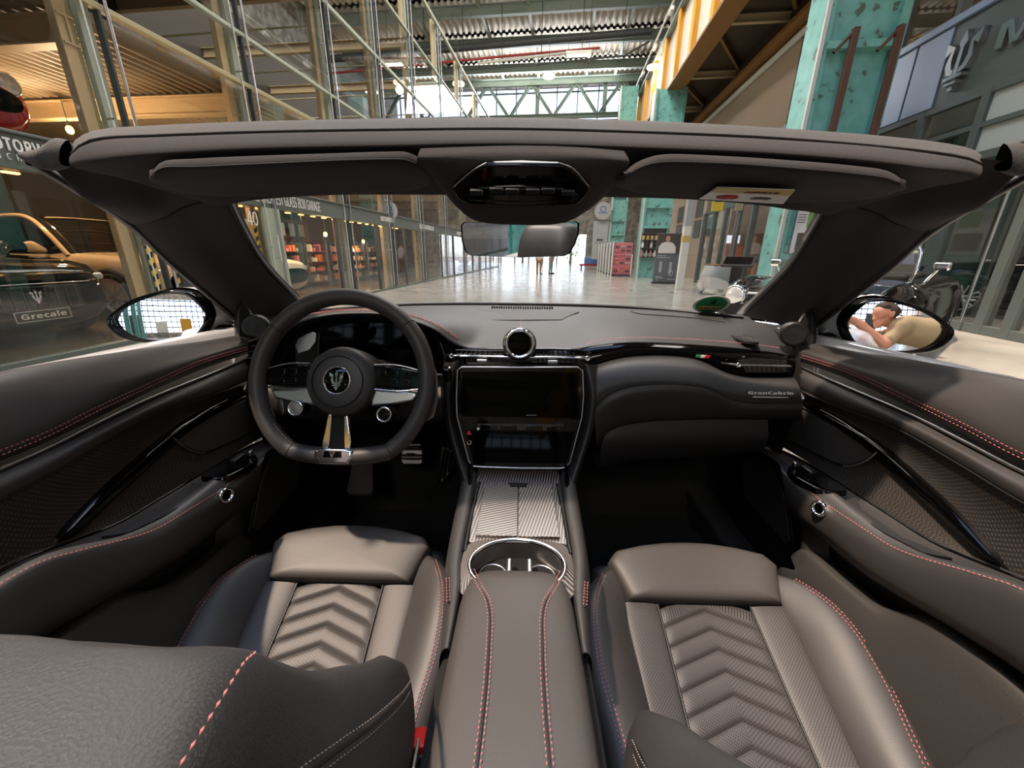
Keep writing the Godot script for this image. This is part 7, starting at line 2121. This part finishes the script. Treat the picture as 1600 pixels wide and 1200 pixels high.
# ---------- the man leaning over the passenger door, seen in the right door mirror ----------
func build_photographer() -> void:
	var t := thing("person", "man in a tan shirt leaning over the passenger side, seen in the right door mirror", "person", V(1.62, 0, .55))
	t.rotation.y = deg_to_rad(5.75)
	var sh := [V(-.42, 1.01, -.20), V(-.27, 1.04, .10)]        # near and far shoulder
	var hip := [V(.02, .93, -.02), V(.10, .93, .20)]
	var torso := [[V(-.36, .99, -.05), V(-.14, .96, .03), .135, .14], [V(-.14, .96, .03), V(.05, .92, .08), .14, .145], [sh[0], sh[1], .085, .085]]
	var arm_n := [[sh[0], V(-.52, .85, -.34), .058, .048], [V(-.52, .85, -.34), V(-.74, 1.02, -.38), .045, .034]]
	var arm_f := [[sh[1], V(-.10, .92, .34), .058, .048], [V(-.10, .92, .34), V(-.36, 1.0, .34), .045, .034]]
	var legs := [[hip[0], V(.10, .50, -.02), .095, .07], [V(.10, .50, -.02), V(.08, .09, .02), .065, .045], [hip[1], V(.22, .50, .22), .095, .07], [V(.22, .50, .22), V(.24, .09, .24), .065, .045], [V(.08, .06, .02), V(-.10, .045, .0), .045, .038], [V(.24, .06, .24), V(.06, .045, .22), .045, .038]]
	var hands := []
	for h in [[V(-.74, 1.02, -.38), V(-.06, .035, -.02)], [V(-.36, 1.0, .34), V(-.07, -.01, .0)]]:
		var p: Vector3 = h[0]
		var d: Vector3 = h[1]
		var side: Vector3 = d.cross(V(.2, 1, .3)).normalized()
		hands.append([p, p + d, .034, .036])
		for f in 4:
			var a: Vector3 = p + d * 1.1 + side * (-.028 + .019 * f)
			var b: Vector3 = a + d * (.55 + .12 * (1.5 - absf(f - 1.4))) + V(0, -.008, 0)
			hands.append([a, b, .0095, .009])
			hands.append([b, b + d * .4 + V(0, -.018, 0), .009, .0075])
		hands.append([p + d * .3 - side * .03, p + d * .85 - side * .055, .012, .010])
		hands.append([p + d * .85 - side * .055, p + d * 1.3 - side * .052, .010, .008])
	var neck := [[V(-.38, 1.03, -.07), V(-.50, 1.07, -.15), .055, .052]]
	obj("body", blob_body(torso + arm_n + arm_f + legs + hands + neck, .017, .03), M.skin_tone, t)
	# head: skull, jaw, brow, nose, mouth, ears; it looks along f
	var hc := V(-.565, 1.12, -.18)
	var f := V(-.80, -.12, -.58).normalized()
	var s := f.cross(Vector3.UP).normalized()
	var u := s.cross(f).normalized()
	var H := func(a: float, b: float, c: float) -> Vector3: return hc + s * a + u * b + f * c
	var head := [[H.call(0, .03, -.03), H.call(0, .035, .03), .085, .078], [H.call(0, -.04, .02), H.call(0, -.085, .058), .062, .036], [H.call(-.03, .01, .06), H.call(.03, .01, .06), .026, .026], [H.call(-.032, .026, .074), H.call(.032, .026, .074), .012, .012], [H.call(0, .012, .088), H.call(0, -.022, .108), .010, .014], [H.call(-.013, -.026, .094), H.call(.013, -.026, .094), .009, .009], [H.call(-.018, -.054, .086), H.call(.018, -.054, .086), .008, .008], [H.call(-.016, -.064, .083), H.call(.016, -.064, .083), .008, .008], [H.call(.084, .0, -.01), H.call(.088, .03, -.018), .014, .018], [H.call(-.084, .0, -.01), H.call(-.088, .03, -.018), .014, .018], [H.call(0, -.06, -.03), V(-.48, 1.06, -.13), .055, .056]]
	obj("head", blob_body(head, .006, .018), M.skin_tone, t)
	for e in [-1, 1]:
		obj("eye", rbox(V(.018, .012, .018), .006, 3, H.call(.031 * e, .010, .079)), M.white_print, t)
		obj("eyebrow", bar(H.call(.016 * e, .030, .088), H.call(.046 * e, .028, .078), .004), M.hair, t)
	obj("hair", blob_body([[H.call(0, .075, -.03), H.call(0, .085, .02), .072, .060], [H.call(-.05, .04, -.05), H.call(.05, .04, -.05), .062, .062], [H.call(-.045, .085, .035), H.call(.045, .085, .035), .028, .028]], .009, .03), M.hair, t)
	# clothes follow the body
	var grow := func(list: Array, g: float) -> Array:
		var out := []
		for e in list: out.append([e[0], e[1], e[2] + g, e[3] + g])
		return out
	var sleeves := [[sh[0], sh[0].lerp(V(-.52, .85, -.34), .75), .064, .06], [sh[1], sh[1].lerp(V(-.10, .92, .34), .75), .064, .06]]
	obj("shirt", blob_body(grow.call(torso, .016) + grow.call(sleeves, .006), .017, .035), M.shirt_tan, t)
	obj("trousers", blob_body(grow.call(legs.slice(0, 4), .016), .02, .03), M.trousers, t)
	for p in [V(-.01, .045, .01), V(.15, .045, .23)]: obj("shoe", rbox(V(.29, .085, .10), .04, 3, p), M.shoe, t)
	obj("belt", bar(V(.0, .97, .09), V(.05, .94, .09), .168, 20), M.stock_dark, t)

func _ready() -> void:
	# ---- camera
	var cam := Camera3D.new()
	cam.name = "camera"
	add_child(cam)
	cam.position = V(0, 1.15, 0)
	cam.rotation = Vector3(deg_to_rad(-18.63), deg_to_rad(7.0), deg_to_rad(.55))
	cam.fov = rad_to_deg(2.0 * atan(600.0 / 610.0))
	cam.near = .02
	cam.far = 400
	cam.current = true
	# ---- sky, sun, exposure
	var env := Environment.new()
	env.background_mode = Environment.BG_SKY
	var sky := Sky.new()
	var sm := ProceduralSkyMaterial.new()
	sm.sky_top_color = Color(.64, .75, .92)
	sm.sky_horizon_color = Color(.93, .96, 1.0)
	sm.ground_bottom_color = Color(.5, .48, .45)
	sm.ground_horizon_color = Color(.80, .82, .82)
	sky.sky_material = sm
	env.sky = sky
	env.background_energy_multiplier = 4.4
	env.tonemap_mode = Environment.TONE_MAPPER_LINEAR
	env.tonemap_exposure = 1.0
	env.sdfgi_enabled = true
	env.ssao_enabled = true
	env.ssil_enabled = true
	var we := WorldEnvironment.new()
	we.name = "world_environment"
	we.environment = env
	add_child(we)
	var car_turn := deg_to_rad(5.75)
	var sun := DirectionalLight3D.new()
	sun.name = "sun"
	add_child(sun)
	var dir := (Basis(Vector3.UP, car_turn) * V(.456, -1, -.17)).normalized()
	sun.basis = Basis.looking_at(dir, Vector3.UP)
	sun.light_color = Color(1.0, .90, .80)
	sun.light_energy = 2.6
	sun.light_angular_distance = 2.0
	sun.shadow_enabled = true
	make_materials()
	build_hall()
	build_glass_boxes()
	build_cars()
	build_right()
	build_photographer()
	CAR = thing("convertible_car", "silver open-top car seen from between its black leather front seats", "car", Vector3.ZERO, car_turn)
	build_header()
	build_dash()
	build_wheel()
	build_console()
	build_door(1)
	build_door(-1)
	build_mirror(1)
	build_mirror(-1)
	build_shell()
	build_seat(-1, -.37, .41, .428 - .41 * .498 + .41 * .636, -.636, "driver seat behind the steering wheel")
	build_seat(1, .37, .345, .43 - .345 * .429 + .345 * .603, -.603, "passenger seat in front of the glovebox")
